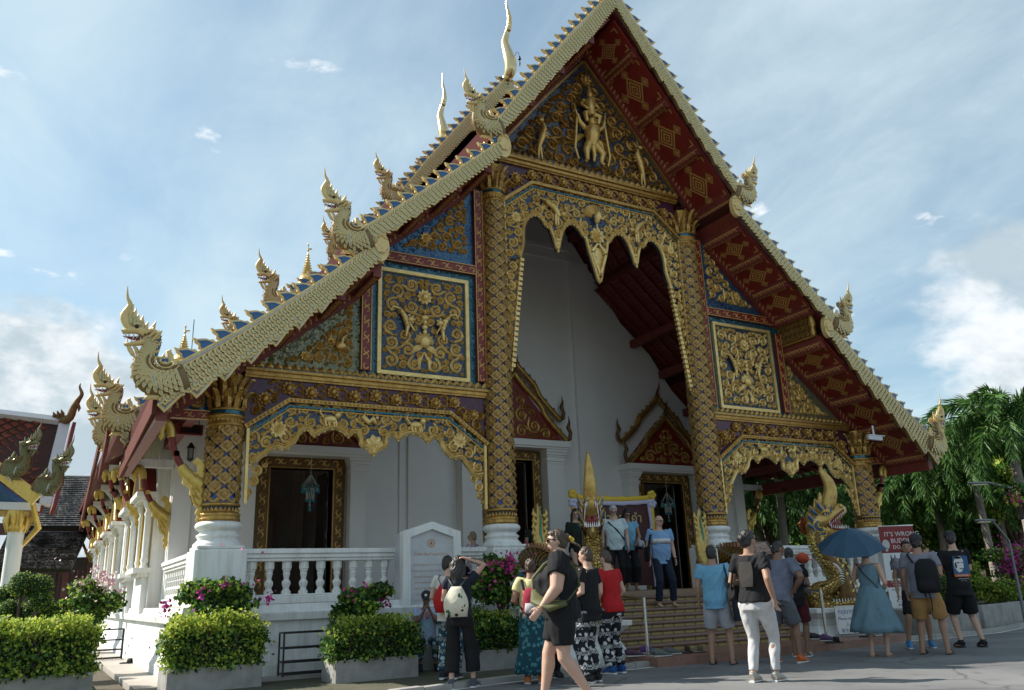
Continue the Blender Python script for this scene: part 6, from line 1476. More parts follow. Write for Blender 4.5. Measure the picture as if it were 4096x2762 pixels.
def bougain(c, rad, label, seed, n, fl, flw, arch=1.):
    g = np.random.default_rng(seed); Bo = empty('flowering_bush', c, 0, label, 'bush', 'bougainvillea bushes by the hall')
    lobes = []
    for k in range(16): 
        a = g.uniform(0,6.28); r = g.uniform(.1,.85); h = g.uniform(-.55,.9); lobes.append(((rad[0]*r*math.cos(a), rad[1]*r*math.sin(a), rad[2]*h), np.array(rad)*g.uniform(.25,.45)))
    P, N_ = clumpy(g, n, lobes); mi = np.where(g.random(n) < .28, 2, np.where(g.random(n) < .55, 1, 0)); link('leaves', leafmesh('leaves', P, N_, .085, [LEAFD, LEAFM, LEAFL], mi, g, .7, .5), Bo)
    m = MB()
    for k in range(14):
        l = lobes[k][0]; m.tube([(g.uniform(-.06,.06),g.uniform(-.06,.06),-rad[2]*1.5), (l[0]*.4,l[1]*.4,l[2]*.3-rad[2]*.3), l, (l[0]*1.4,l[1]*1.4,l[2]+.2*rad[2])], [.022,.014,.008,.003], 5)
    m.build('stems', BARK, Bo)
    FP = []; 
    for (dx, dy, dz, rr, num) in fl: FP.append(np.array([dx,dy,dz])+g.normal(0, rr, (num,3)))
    FP = np.concatenate(FP); k = len(FP); link('bracts', leafmesh('bracts', FP, g.normal(size=(k,3)), .055, flw, g.integers(0,len(flw),k), g, .9), Bo)['kind'] = 'stuff'
    return Bo
# left planters, hedges and bushes
planter(-10.9, -9.42, -3.0, -2.2, .46, 'concrete planter at the far left corner of the photo', R(4), (0,0)) if False else None
def P4(u0, u1, vtop, d, dep): pass
def at_g(u, v, z=GZ):
    a = at(u, v, 1); c = Vector((-10.335,-14.11,1.15)); d = a-c; t = (z-c.z)/d.z; return c+d*t
# planter front faces from where their corners stand
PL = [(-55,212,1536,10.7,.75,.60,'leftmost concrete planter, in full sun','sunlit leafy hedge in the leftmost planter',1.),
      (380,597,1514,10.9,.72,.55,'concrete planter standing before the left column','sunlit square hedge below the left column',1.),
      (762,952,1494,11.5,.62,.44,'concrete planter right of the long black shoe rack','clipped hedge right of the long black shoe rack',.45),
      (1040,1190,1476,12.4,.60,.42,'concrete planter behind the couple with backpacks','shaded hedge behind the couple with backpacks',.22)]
for i, (u0, u1, vt, dd, dep, hh, lp, lh, lt) in enumerate(PL):
    a = at(u0, vt, dd); q = at(u1, vt, 1); c0 = Vector((-10.335,-14.11,1.15)); d = q-c0; b = c0+d*((a.y-c0.y)/d.y); rz = R(2); w = (b.x-a.x)/2; cxp, cyp = (a.x+b.x)/2, a.y; zp = (a.z+b.z)/2; zh = zp+hh; y0, y1 = 0, dep
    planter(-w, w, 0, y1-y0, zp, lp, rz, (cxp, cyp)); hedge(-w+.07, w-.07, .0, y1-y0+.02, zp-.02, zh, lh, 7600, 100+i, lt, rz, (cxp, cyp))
bougain(at(205,1378,14.2), (.55,.5,.42), 'tall bougainvillea with pale pink bracts beside the left planter', 201, 2600, [(.1,.0,.50,.09,80),(.25,.05,.40,.10,90),(-.15,0,.36,.08,45),(.42,-.1,.22,.06,35),(.0,-.3,-.2,.22,26),(-.1,0,.3,.25,30)], [FLM[1], FLM[3]])
bougain(at(492,1366,12.0), (.72,.45,.26), 'bougainvillea with few magenta bracts above the second hedge', 202, 2600, [(-.30,-.3,.10,.035,22),(-.7,-.2,-.08,.05,40),(.05,-.2,.22,.03,12),(.76,0,.02,.04,20),(.2,0,.3,.3,16)], [FLM[0], FLM[2]])
bougain(at(822,1368,12.5), (.42,.38,.22), 'rounded bush with red bracts on the middle planter', 203, 2900, [(.25,-.1,.12,.06,60),(.10,0,.2,.05,40),(-.15,-.1,.14,.05,24),(.32,-.15,-.02,.05,40)], [FLM[0]])
bougain(at(1142,1332,13.9), (.52,.4,.42), 'dark bougainvillea with magenta bracts in front of the middle pedestal', 204, 2800, [(-.25,-.2,.36,.06,60),(.05,-.2,.42,.07,60),(-.05,-.3,.3,.06,40),(.3,-.2,.1,.2,30),(-.3,-.2,.0,.2,26)], [FLM[0]])
# cloud-pruned topiary at far left
tp = at(45, 1360, 13.5); TPY = empty('topiary_tree', (tp.x, tp.y, 0), 0, 'cloud pruned topiary with round green balls at the left edge', 'tree'); g = np.random.default_rng(5)
base = Vector((tp.x, tp.y, 0)); 
m = MB(); pts = []
for k, (u, v, r) in enumerate(((50,1328,.20),(88,1335,.22),(15,1352,.17),(95,1365,.16),(75,1390,.23),(110,1385,.14),(20,1385,.16))):
    c = at(u, v, 13.4+.15*(k % 3))-base; n = 900; d = g.normal(size=(n,3)); d /= np.linalg.norm(d, axis=1)[:,None]; link('leaf_ball', leafmesh('leaf_ball', np.array(c)+d*r*g.uniform(.86,1.02,n)[:,None], d, .035, [LEAFD, LEAFM, LEAFL], np.where(g.random(n)<.25,2,g.integers(0,2,n)), g, .7), TPY); m.ball(c, r*.84, 1, 10, 7)
    m.tube([(0,0,.1), (c.x*.3,c.y*.3,c.z*.5), c], [.05,.035,.02], 6, 0)
m.build('trunk', [BARK, CORE], TPY)
# black shoe racks
def rack(x0, x1, y, label, rz=0):
    Rk = empty('shoe_rack', ((x0+x1)/2, y, .055), rz, label, 'shoe rack', 'black metal shoe racks'); w = (x1-x0)/2
    m = MB()
    for yy in (0, .28):
        for z in (.62,.40,.20,.03): m.box(-w, w, yy-.01, yy+.01, z-.012, z+.012)
    m.build('shelf_rails', BLACK, Rk)
    for e in (-1, 1):
        for yy in (0, .28): m = MB(); m.box(e*w-.012, e*w+.012, yy-.012, yy+.012, 0, .62); m.build('leg', BLACK, Rk)
    m = MB()
    for e in (-1,1):
        for z in (.62,.40,.20): m.box(e*w-.01, e*w+.01, 0, .28, z-.01, z+.01)
    m.build('side_rails', BLACK, Rk)
rack(-7.02, -5.7, -.98+.02, 'long black shoe rack against the white podium'); rack(-9.15, -8.62, 6.6, 'small black shoe rack on the side walk at left')
# ---- left pavilion with red tiled roof
PV = empty('tiled_pavilion', at(60, 1300, 24), 0, 'pavilion with red diamond tiled roof and white gable edge at left', 'pavilion'); O = PV.location.copy(); PV.location.z = 0; O.z = 0
def tint(nt, b, tc):
    oi = nt.nodes.new('ShaderNodeObjectInfo'); src = b.inputs['Base Color'].links[0].from_socket; mr = nt.nodes.new('ShaderNodeMapRange'); nt.links.new(oi.outputs['Random'], mr.inputs[0]); mr.inputs[3].default_value = .55; mr.inputs[4].default_value = 1.25
    vm = nt.nodes.new('ShaderNodeVectorMath'); vm.operation = 'SCALE'; nt.links.new(src, vm.inputs[0]); nt.links.new(mr.outputs[0], vm.inputs['Scale']); nt.links.new(vm.outputs[0], b.inputs['Base Color'])
RT_ = material('red_roof_tile', (.24,.065,.035), .75, 0, (3,.9,(.15,.040,.025)), (18,.2), extra=tint, spec=.2); WTR = material('white_trim', (.62,.63,.66), .6, 0, (2,.5,(.5,.5,.53)))
TL, TR, BR_, BL = at(-60,938,24.5), at(146,962,25.5), at(100,1150,23.2), at(-75,1128,22.2)
m = MB(); nrm = (TR-TL).cross(BL-TL).normalized(); nrm = nrm if nrm.y < 0 else -nrm
m.hexa([p-nrm*.12-O for p in (BL,BR_,TR,TL)]+[p-O for p in (BL,BR_,TR,TL)]); m.build('roof', material('tile_gap', (.045,.014,.010), .8), PV)
ex = (BR_-BL).normalized(); ey = (TL-BL)-ex*((TL-BL).dot(ex)); H_ = ey.length; ey.normalize(); nrm = ex.cross(ey); nrm = nrm if nrm.y < 0 else -nrm; Wd = (BR_-BL).length; tw = .30; th_ = .17
dm_ = MB(); dm_.add([Vector((0,.02,.045)), Vector((tw*.46,th_,.035)), Vector((0,th_*1.9,.0)), Vector((-tw*.46,th_,.035)), Vector((0,.02,.0)), Vector((tw*.46,th_,.0)), Vector((-tw*.46,th_,.0))], [(0,1,2,3),(0,4,5,1),(0,3,6,4)]); TME = dm_.mesh('roof_tile', RT_)
cnt = 0; rest = MB()
for r_ in range(int(H_/th_)):
    for c_ in range(int(Wd/tw)+3):
        x = (c_+(.5 if r_ % 2 else 0))*tw-.2; yv = r_*th_
        if not (0 < x < Wd-.30) or yv > H_-.3: continue
        M = Matrix.Identity(4); p = BL.lerp(BR_, x/Wd).lerp(TL.lerp(TR, x/Wd), yv/H_)+nrm*.02-O
        for i in range(3): M[i][0] = ex[i]; M[i][1] = ey[i]; M[i][2] = nrm[i]; M[i][3] = p[i]
        if cnt < 300 and x > Wd*.38: link('roof_tile', TME, PV, M); cnt += 1
        else:
            b0 = len(rest.v); rest.v.extend([tuple(M @ v.co) for v in TME.vertices]); rest.f.extend([[b0+i for i in f.vertices] for f in TME.polygons]); rest.m.extend([0]*3); rest.s.extend([False]*3)
o = rest.build('roof_tiles', RT_, PV); o['kind'] = 'stuff'
m = MB(); m.bar(TR-O+nrm*.05, BR_-O+nrm*.05,   .30, .14, 0, upv=nrm); m.bar(TL-O+nrm*.08, TR-O+nrm*.08, .20, .20, 0, upv=nrm); m.build('roof_edge', WTR, PV)
m = MB(); m.bar(TR-O-nrm*.1+ex*.26, BR_-O-nrm*.1+ex*.26, .10, .5, 0, upv=nrm); m.bar(BL-O-nrm*.1, BR_-O-nrm*.1, .16, .22, 0, upv=nrm); m.build('roof_fascia', REDP, PV)
m = MB(); c = smooth_curve([at(120,948,25.4)-O, at(140,955,25.4)-O, at(158,948,25.4)-O, at(168,925,25.4)-O, at(178,908,25.4)-O, at(186,895,25.4)-O, at(181,880,25.4)-O, at(183,871,25.4)-O], 3); m.tube(c, list(np.interp(np.linspace(0,1,len(c)), [0,.2,.4,.7,1], [.07,.15,.11,.06,.01])), 8, 0); m.tube([at(176,918,25.4)-O, at(180,928,25.4)-O, at(178,936,25.4)-O], [.06,.05,.01], 6, 0)
for k in range(3): m.tube([at(122+9*k,950,25.4)-O, at(124+9*k,943-2*k,25.3)-O, at(121+9*k,936-3*k,25.3)-O], [.08,.06,.01], 6, 0)
m.build('roof_finial', material('old_gilding', (.13,.07,.035), .5, .2, (9,.8,(.25,.15,.05))), PV)
OLDG = material('green_gilding', (.22,.19,.08), .35, .4, (12,.8,(.10,.11,.07)))
def oldn(o):
    for q, mt in ((0, OLDG), (1, MT['old_gilding']), (2, OLDG)): o.material_slots[q].link = 'OBJECT'; o.material_slots[q].material = mt
nag = link('roof_naga', NAGA, PV); p = at(96, 1098, 21.5)-O; nag.location = p; nag.rotation_euler = (0,0,R(150)); nag.scale = (.95,)*3; oldn(nag)
nag = link('roof_naga', NAGA, PV); p = at(22, 1060, 21.5)-O; nag.location = p; nag.rotation_euler = (0,0,R(150)); nag.scale = (.95,)*3; oldn(nag)
m = MB(); m.bar(at(-40,1040,21.5)-O, at(84,1135,21.5)-O, .12, .34, 0); m.build('bargeboard', GOLDY, PV)
m = MB(); a, b, c_ = at(-60,1145,22)-O, at(50,1150,22)-O, at(-60,1070,22)-O; m.add([a, b, c_, a+Vector((.3,.4,0)), b+Vector((.3,.4,0)), c_+Vector((.3,.4,0))], [(0,1,2),(3,5,4),(0,2,5,3),(1,4,5,2)]); m.build('gable', BLUEP, PV)
m = MB(); p = at(38, 1200, 22)-O; m.tube([(p.x,p.y,0),(p.x,p.y,p.z+.35)], .20, 16); m.build('column', WHITE, PV)
m = MB(); m.lathe([(.22,0),(.28,.1),(.24,.2),(.32,.6),(.26,.75)], 12, (p.x,p.y,p.z-.1)); 
for k in range(10): a = 6.283*k/10; m.tube([(p.x+.24*math.cos(a),p.y+.24*math.sin(a),p.z+.5),(p.x+.3*math.cos(a),p.y+.3*math.sin(a),p.z+.2),(p.x+.24*math.cos(a),p.y+.24*math.sin(a),p.z-.15)], [.05,.07,.005], 6)
q = at(70,1140,21.7)-O; m.tube([(p.x+.15,p.y,p.z-.5),(p.x+.5,p.y-.1,p.z),(q.x,q.y,q.z+.1)], [.05,.09,.06], 7); m.build('gilt_capital', GOLDY, PV)
m = MB(); m.bar(at(-60,1148,22)-O, at(85,1152,22)-O, .3, .2, 0); m.bar(at(-60,1165,22)-O, at(70,1168,22)-O, .2, .16, 1); m.build('tie_beam', [WTR, GOLD], PV)
# ---- old hall with blackened tiles behind
def oldtiles(nt, b, tc):
    mp = nt.nodes.new('ShaderNodeMapping'); nt.links.new(tc.outputs['UV'], mp.inputs[0]); k = nt.nodes.new('ShaderNodeTexBrick'); nt.links.new(mp.outputs[0], k.inputs[0]); k.inputs['Scale'].default_value = 1; k.inputs['Brick Width'].default_value = .02; k.inputs['Row Height'].default_value = .03
    k.inputs['Color1'].default_value = (.02,.018,.018,1); k.inputs['Color2'].default_value = (.32,.29,.27,1); k.inputs['Mortar'].default_value = (.01,.01,.01,1); k.inputs['Mortar Size'].default_value = .002; k.inputs['Bias'].default_value = -.2  # pale bricks are sun glints painted into the tile colour
    n = nt.nodes.new('ShaderNodeTexNoise'); n.inputs['Scale'].default_value = 5; nt.links.new(tc.outputs['UV'], n.inputs[0]); mx = nt.nodes.new('ShaderNodeMix'); mx.data_type = 'RGBA'; mx.blend_type = 'MULTIPLY'; mx.inputs['Factor'].default_value = .8; nt.links.new(k.outputs[0], mx.inputs['A']); r = nt.nodes.new('ShaderNodeValToRGB'); nt.links.new(n.outputs[0], r.inputs[0]); r.color_ramp.elements[0].position = .35; r.color_ramp.elements[1].position = .65; nt.links.new(r.outputs[0], mx.inputs['B']); nt.links.new(mx.outputs['Result'], b.inputs['Base Color'])
OLDT = material('old_black_tile_glints', (.05,.05,.05), .35, extra=oldtiles)
OH = empty('old_hall', at(130,1290,36), 0, 'old wooden hall with weathered black tile roof with painted sun glints behind the pavilion', 'building'); O = OH.location.copy(); OH.location.z = 0; O.z = 0
def slab(name, q, mat, par, th=.15):
    q = [p-O for p in q]; n_ = (q[1]-q[0]).cross(q[3]-q[0]).normalized(); n_ = n_ if n_.y < 0 else -n_
    # stepped courses
    rows = 26; m = MB(); uv = []
    for r_ in range(rows):
        t0, t1 = r_/rows, (r_+1)/rows
        a = q[0].lerp(q[3], t0)+n_*.05; b = q[1].lerp(q[2], t0)+n_*.05; c = q[1].lerp(q[2], t1)+n_*.01; d = q[0].lerp(q[3], t1)+n_*.01
        m.add([a,b,c,d, a-n_*.05, b-n_*.05], [(0,1,2,3),(4,5,1,0)]); uv += [(0,t0),(1,t0),(1,t1),(0,t1), (0,t0),(1,t0),(1,t0),(0,t0)]
    m.hexa([p-n_*th for p in q]+q); uv += [(0,0)]*24
    o = m.build(name, mat, par); l = o.data.uv_layers.new(name='UVMap')
    for i, c in enumerate(uv): l.data[i].uv = c
    return o
slab('roof', [at(40,1196,34), at(230,1196,35), at(240,1082,40), at(120,1080,39)], OLDT, OH); slab('lower_roof', [at(-20,1292,32), at(160,1293,33), at(200,1208,35), at(20,1208,34)], OLDT, OH)
WOODR = material('old_red_boards', (.11,.03,.025), .6, 0, (3,.8,(.07,.02,.016)))
m = MB(); m.bar(at(0,1202,35.5)-O, at(240,1202,36)-O, .3, .5); m.bar(at(-20,1420,36)-O, at(260,1420,36)-O, .4, .6); 
for k in range(14): 
    a, b = at(95+12*k,1295,34.5)-O, at(95+12*k,1440,34.5)-O; m.bar((a.x,a.y,0), (a.x,a.y,a.z), .30, .08)
for u in (103,150,205): a = at(u,1295,34)-O; m.bar((a.x,a.y,0),(a.x,a.y,a.z+.3), .22, .22)
m.build('wall', WOODR, OH); m = MB(); a, b = at(0,1300,36)-O, at(270,1300,36)-O; m.bar((a.x,a.y,1.6),(b.x,b.y,1.6), .1, 3.4); m.build('dark_boards', DARKIN, OH)
# ---- far chedi spires
for (u, v0, v1, d, lab) in ((697,545,625,70,'thin gilded spire with vane behind the upper roof'),(415,735,805,60,'gilded spire tip with lightning rod behind the lowest naga')):
    a, b = at(u, v0, d), at(u, v1+14, d); h = a.z-b.z; Sp = empty('chedi_spire', (b.x, b.y, b.z-6), 0, lab, 'spire', 'chedi spires beyond the roofs'); m = MB(); prof = [(1.4,0),(1.2,3),(.75,6),(.60,6+h*.12)]
    for k in range(9): zz = 6+h*(.12+.07*k); w = .52-.048*k; prof += [(w*.6, zz), (w, zz+h*.02), (w*.62, zz+h*.045)]
    prof += [(.035,6+h*.78),(.03,6+h)]; m.lathe(prof, 14); m.ball((0,0,6+h*.84), .10); m.ball((0,0,6+h), (.06,.06,.16)); m.add([(0,0,6+h*.9),(.35,0,6+h*.92),(.3,0,6+h*.87),(0,.02,6+h*.86)], [(0,1,2,3)]); m.build('spire', GOLDB, Sp)
    if d == 60: m = MB(); m.tube([(.55,0,6.2),(.55,0,6+h*1.25)], .03, 6); m.bar((0,0,6.8),(.55,0,6.8), .03, .03); m.build('lightning_rod', BLACK, Sp)
# ---- palms: trunk, crownshaft, arching bushy fronds
def frond_mesh(seed, L=2.1):
    g = np.random.default_rng(seed); n = 150; t = np.repeat(np.linspace(.14, 1, 30), 9); n = len(t)
    t = np.clip(t+g.uniform(-.015,.015,n), 0, 1); x = L*t*(1-.12*t); z = .75*L*t-.95*L*t**2.1
    dx = L*(1-.24*t); dz = .75*L-.95*L*2.1*t**1.1; tl = np.hypot(dx, dz); T_ = np.stack([dx/tl, 0*t, dz/tl], 1); up_ = np.stack([-T_[:,2], 0*t, T_[:,0]], 1); sd = np.tile([0,1.,0], (n,1))
    a = g.uniform(0, 6.283, n); rad = up_*np.cos(a)[:,None]+sd*np.sin(a)[:,None]
    d = rad*.8+T_*.75; d[:,2] -= .28; d /= np.linalg.norm(d, axis=1)[:,None]; ln = (.40*np.sin(np.clip(t*2.6+.35,0,2.6))+.08)*g.uniform(.75,1.15,n)
    P = np.stack([x, 0*t, z], 1); w = np.cross(d, g.normal(size=(n,3))); w /= np.linalg.norm(w, axis=1)[:,None]; w *= .017
    mid = P+d*ln[:,None]*.55; tip = P+d*ln[:,None]; tip[:,2] -= .16*ln
    V = np.stack([P-w*.6, P+w*.6, mid+w, tip, mid-w], 1).reshape(-1,3)
    me = bpy.data.meshes.new('frond'); F = [(5*i,5*i+1,5*i+2,5*i+3,5*i+4) for i in range(n)]; b0 = len(V)
    m = MB(); m.v = [tuple(v) for v in V]; m.f = [list(f) for f in F]; m.m = list(g.integers(0,2,n)); m.s = [False]*n
    tt = np.linspace(0,1,12); m.tube([(L*q*(1-.12*q), 0, .75*L*q-.95*L*q**2.1) for q in tt], list(.035*(1-tt*.9)), 5, 2)
    return m.mesh('frond', [PALMG, PALMD, PSHAFT])
FR = [frond_mesh(s, L) for s, L in ((1,2.3),(2,2.0),(3,2.5))]
def palm(crown, label, nf, seed, tr=.11, sc=1., gz=0.):
    g = random.Random(seed); P = empty('palm_tree', (crown.x, crown.y, gz), g.uniform(0,6), label, 'palm tree', 'bushy frond palms right of the hall'); h = crown.z-gz
    m = MB(); k = max(8, int(h/.09)); ln = g.uniform(-.15,.15)
    for i in range(k): z0, z1 = h*i/k-.0, h*(i+1)/k; r = tr*(1.25-.35*i/k); x = ln*(i/k)**2-ln; m.lathe([(r*1.04,z0),(r,z0+.5*(z1-z0)),(r*.98,z1)], 12, (x,0,-.6), caps=False)
    m.build('trunk', PTRUNK, P); m = MB(); m.lathe([(tr*.95,h-.65),(tr*1.05,h-.5),(tr*.7,h-.05),(tr*.45,h+.1)], 12); m.build('crownshaft', PSHAFT, P)
    for i in range(nf):
        o = link('frond', FR[i % 3], P); el = -.15-.75*(i/nf)+g.uniform(-.15,.15) if False else g.uniform(-.75,.35)*(-1); o.location = (0,0,h); o.rotation_euler = (g.uniform(-.3,.3), .72-1.12*g.random(), i*2.4+g.uniform(-.2,.2)); o.scale = (sc,)*3
    return P
for i, (u, v, d, nf, lab) in enumerate((
    (2285,960,24,15,'nearest palm with ringed trunk at the right edge'), (2196,1015,27,14,'palm with full crown right of the eave tip'), (2118,1105,30,13,'palm half hidden behind the dress code banner'),
    (1766,1085,27,14,'palm with orange fruit seen under the right eave'), (1845,1120,31,13,'palm seen under the eave right of the fruiting one'), (2035,1105,31,13,'palm directly right of the outer right column'),
    (2252,1090,29,14,'lower palm behind the nearest one at right'), (1712,1115,33,12,'farthest palm left of the fruiting palm'), (2320,1010,33,14,'palm cut by the right edge of the photo'), (2165,1120,34,12,'far palm between the banner and the capped man'), (1945,1120,36,12,'far palm behind the right naga statue'))):
    P = palm(at(u, v, d), lab, nf+7, 300+i, .13 if i in (0,3) else .11, 1.12)
    if i == 3:
        g = np.random.default_rng(3); q = at(1826,1195,26.6); base = P.matrix_basis.inverted() @ q; m = MB()
        for k in range(170): d_ = Vector(g.normal(size=3)).normalized(); m.ball(base+Vector((d_.x*.17,d_.y*.17,d_.z*.30+.0))*g.uniform(.5,1.), .034, 0, 6, 4)
        m.tube([Vector((0,0,base.z+.75)), base+Vector((0,0,.4)), base], [.03,.03,.02], 6, 1); m.build('fruit_cluster', [material('orange_palm_fruit', (.42,.10,.02), .45), PSHAFT], P)
# ---- broadleaf trees beyond
def tree(c, R_, label, seed, n, trunk=True, size=.17, mats=None, group='broadleaf trees beyond the palms', cat='tree', name='broadleaf_tree'):
    g = np.random.default_rng(seed); Tr = empty(name, (c.x, c.y, 0), 0, label, cat, group); lobes = []
    for k in range(22):
        d = g.normal(size=3); d /= np.linalg.norm(d); f = g.uniform(.25,.8); lobes.append((np.array([0,0,c.z])+d*np.array(R_)*f, np.array(R_)*g.uniform(.24,.42)))
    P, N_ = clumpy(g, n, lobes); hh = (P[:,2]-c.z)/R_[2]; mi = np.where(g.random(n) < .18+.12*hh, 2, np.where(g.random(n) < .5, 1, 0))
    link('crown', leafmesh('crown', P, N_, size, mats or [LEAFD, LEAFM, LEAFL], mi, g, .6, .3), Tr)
    m = MB(); m.tube([(0,0,-.2),(.1,0,c.z*.45),(0,.1,c.z)], [R_[0]*.10+.03,R_[0]*.07+.02,.05], 9)
    for k in range(9): l = Vector(lobes[k][0]); m.tube([(.05,0,c.z*.5), l*.5+Vector((0,0,c.z*.28)), l], [R_[0]*.05+.01,.05,.02], 6)
    m.build('trunk', BARK, Tr)
    return Tr
for i, (u, v, d, rr, lab) in enumerate(((2225,1175,31,(2.6,2.2,2.0),'dense dark tree behind the man in the black cap'),(2130,1190,36,(2.8,2.2,2.2),'dark tree behind the dress code banner'),(2330,1190,30,(2.2,2.0,2.2),'dark tree at the right edge behind the near palm'),(2010,1190,38,(2.8,2.4,2.2),'tree behind the dress and umbrella'),(1900,1180,40,(3.0,2.4,2.4),'tree filling the gap behind the right naga'),(1790,1190,40,(3.0,2.4,2.4),'tree behind the fruiting palm'),(1690,1170,42,(3.0,2.4,2.6),'tree seen past the right wall of the porch'),(2260,1020,44,(3.2,2.6,3.0),'tall tree far behind the palms at right'),(2090,1090,46,(3.0,2.4,2.4),'tree top left of the far pink wall'),(2290,1120,29,(2.4,2.0,1.8),'pale leafy tree between the near palms'),(2170,1090,34,(2.2,1.8,1.7),'pale leafy tree behind the full crowned palm'),(1960,1150,34,(2.2,1.8,1.6),'pale leafy tree between the right naga and its column'),(1740,1140,33,(2.2,1.8,1.6),'pale leafy tree left of the fruiting palm'))):
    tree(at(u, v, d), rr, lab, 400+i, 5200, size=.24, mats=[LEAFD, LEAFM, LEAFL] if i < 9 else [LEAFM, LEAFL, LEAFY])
# shrubs, hedge and flowers at right
p = at_g(2170, 1450)
for i, (u, v, d, rr, lab) in enumerate(((2265,1335,20.5,(.85,.7,.42),'trimmed green shrub in the right hand planter'),(2190,1310,21.5,(.7,.6,.5),'shrub between the capped man and the purple bougainvillea'),(2050,1345,20,(.5,.4,.35),'low shrub behind the dress code banner'),(2130,1345,20,(.8,.5,.38),'dark shrub behind the man in tan shorts'),(2325,1345,22,(.8,.7,.45),'shrub at the right edge under the purple flowers'))):
    tree(at(u, v, d), rr, lab, 500+i, 3200, size=.075, mats=[LEAFM, LEAFL, LEAFY] if i in (0,1,4) else None, group='shrubs in the right planters', cat='shrub', name='shrub')
p = at(2300, 1285, 20.5); bougain(p, (.75,.6,.38), 'bougainvillea covered in purple bracts at the right edge', 205, 1700, [(-.1,-.2,.1,.24,560),(.3,-.2,.2,.22,420),(-.4,-.1,.0,.12,160)], [FLM[2], FLM[0]])
p = at(2310, 1130, 17); bougain(p, (.5,.4,.3), 'spray of pink flowers and green pods beside the near palm', 206, 260, [(-.35,-.1,.0,.07,50),(-.3,-.1,-.12,.05,30),(.1,0,-.1,.06,14)], [FLM[0], FLM[4]])
def box_planter(u0, v0, u1, v1, h, dep, label):
    a, b = at_g(u0, v0), at_g(u1, v1); w = (b-a).length/2; rz = math.atan2(b.y-a.y, b.x-a.x); c = (a+b)/2; planter(-w, w, 0, dep, h, label, rz, (c.x, c.y))
box_planter(2240, 1428, 2400, 1402, .52, 1.2, 'pale concrete planter at the right edge'); box_planter(2110, 1437, 2230, 1430, .50, 1.0, 'low concrete planter behind the man in black'); box_planter(1985, 1432, 2090, 1440, .50, 1.0, 'dark stained planter behind the tan shorts')
# pink building behind
PB = empty('pink_building', (0,0,0), 0, 'pink walled building with orange tile roof behind the palms', 'building'); PKW = material('pink_wall', (.52,.33,.26), .8, 0, (2,.5,(.45,.27,.21))); ORT = material('orange_roof', (.40,.20,.13), .6, 0, (20,.7,(.28,.13,.08)))
a, b = at(1640,1250,52), at(2420,1230,50); dx = Vector((b.x-a.x, b.y-a.y, 0)); L_ = dx.length; dx.normalize(); nv = Vector((-dx.y, dx.x, 0)); zt = at(2150,1105,50).z
m = MB(); m.hexa([Vector((a.x,a.y,0)), Vector((b.x,b.y,0)), Vector((b.x,b.y,0))+nv*8, Vector((a.x,a.y,0))+nv*8]+[Vector((a.x,a.y,zt)), Vector((b.x,b.y,zt)), Vector((b.x,b.y,zt))+nv*8, Vector((a.x,a.y,zt))+nv*8]); m.build('wall', PKW, PB)
m = MB(); e0 = Vector((a.x,a.y,zt))-nv*.7-dx*.5; e1 = Vector((b.x,b.y,zt))-nv*.7+dx*.5; r0 = e0+nv*4.7+Vector((0,0,2.4)); r1_ = e1+nv*4.7+Vector((0,0,2.4))
for k in range(22): t0, t1 = k/22, (k+1)/22; m.add([e0.lerp(r0,t0)+Vector((0,0,.06)), e1.lerp(r1_,t0)+Vector((0,0,.06)), e1.lerp(r1_,t1), e0.lerp(r0,t1)], [(0,1,2,3)])
m.add([e0+nv*9.4, e1+nv*9.4, r1_, r0], [(0,1,2,3)]); m.build('roof', ORT, PB)
for k in range(12): m = MB(); c = Vector((a.x,a.y,0))+dx*(2+k*L_/12)-nv*.03; m.bar(c+Vector((0,0,zt-2.2)), c+Vector((0,0,zt-.9)), 1.1, .08, 0, upv=nv); m.build('window', DARKIN, PB)
# ---- street lamps, cameras, speakers, fixtures
LM = material('lamp_grey', (.17,.18,.19), .4, .5); LG = material('lamp_lens', (.62,.55,.35), .2)
def street_lamp(u, v, d, label, ru, rv):
    p = at(u, v, d); q = at(ru, rv, d); Lp = empty('street_lamp', (q.x, q.y, 0), 0, label, 'street lamp', 'street lamps at right'); p = p-Vector((q.x,q.y,0)); zq = q.z
    m = MB(); m.tube([(0,0,0),(0,0,zq-.6)], [.04,.03], 10); m.build('pole', LM, Lp); m = MB(); m.tube(smooth_curve([(0,0,zq-.6),(0,0,zq-.1),(p.x*.25,p.y*.25,zq+.08),(p.x,p.y,p.z)], 4), .025, 8); m.build('arm', LM, Lp)
    dd = Vector((p.x,p.y,0)).normalized(); m = MB(); m.tube([p-dd*.1, p+dd*.1, p+dd*.4, p+dd*.52], [.03,.06,.065,.03], 9, 0, (1,.55)); m.build('head', LM, Lp); m = MB(); m.tube([p+dd*.08+Vector((0,0,-.035)), p+dd*.42+Vector((0,0,-.04))], [.045,.05], 9, 0, (1,.5)); m.build('lens', LG, Lp)
street_lamp(2252, 1182, 19, 'street lamp with amber lens beside the near palm', 2290, 1225); street_lamp(2245, 1097, 19, 'slim dark street lamp above the pink flowers', 2330, 1120)
def cctv(p, dr, label):
    C_ = empty('security_camera', p, 0, label, 'camera', 'security cameras under the eaves'); d = Vector(dr).normalized(); m = MB(); m.bar(-d*.16, d*.18, .10, .10, 0); m.bar(-d*.14+Vector((0,0,.06)), d*.24+Vector((0,0,.06)), .13, .02, 0); m.build('housing', WTR, C_); m = MB(); m.tube([d*.18, d*.20], .042, 12); m.build('lens', BLACK, C_); m = MB(); m.tube([(0,0,.05),(0,0,.30)], .022, 8); m.build('bracket', WTR, C_)
cctv(at(1985,995,19.6), (.9,-.4,-.12), 'long white security camera under the right eave'); 
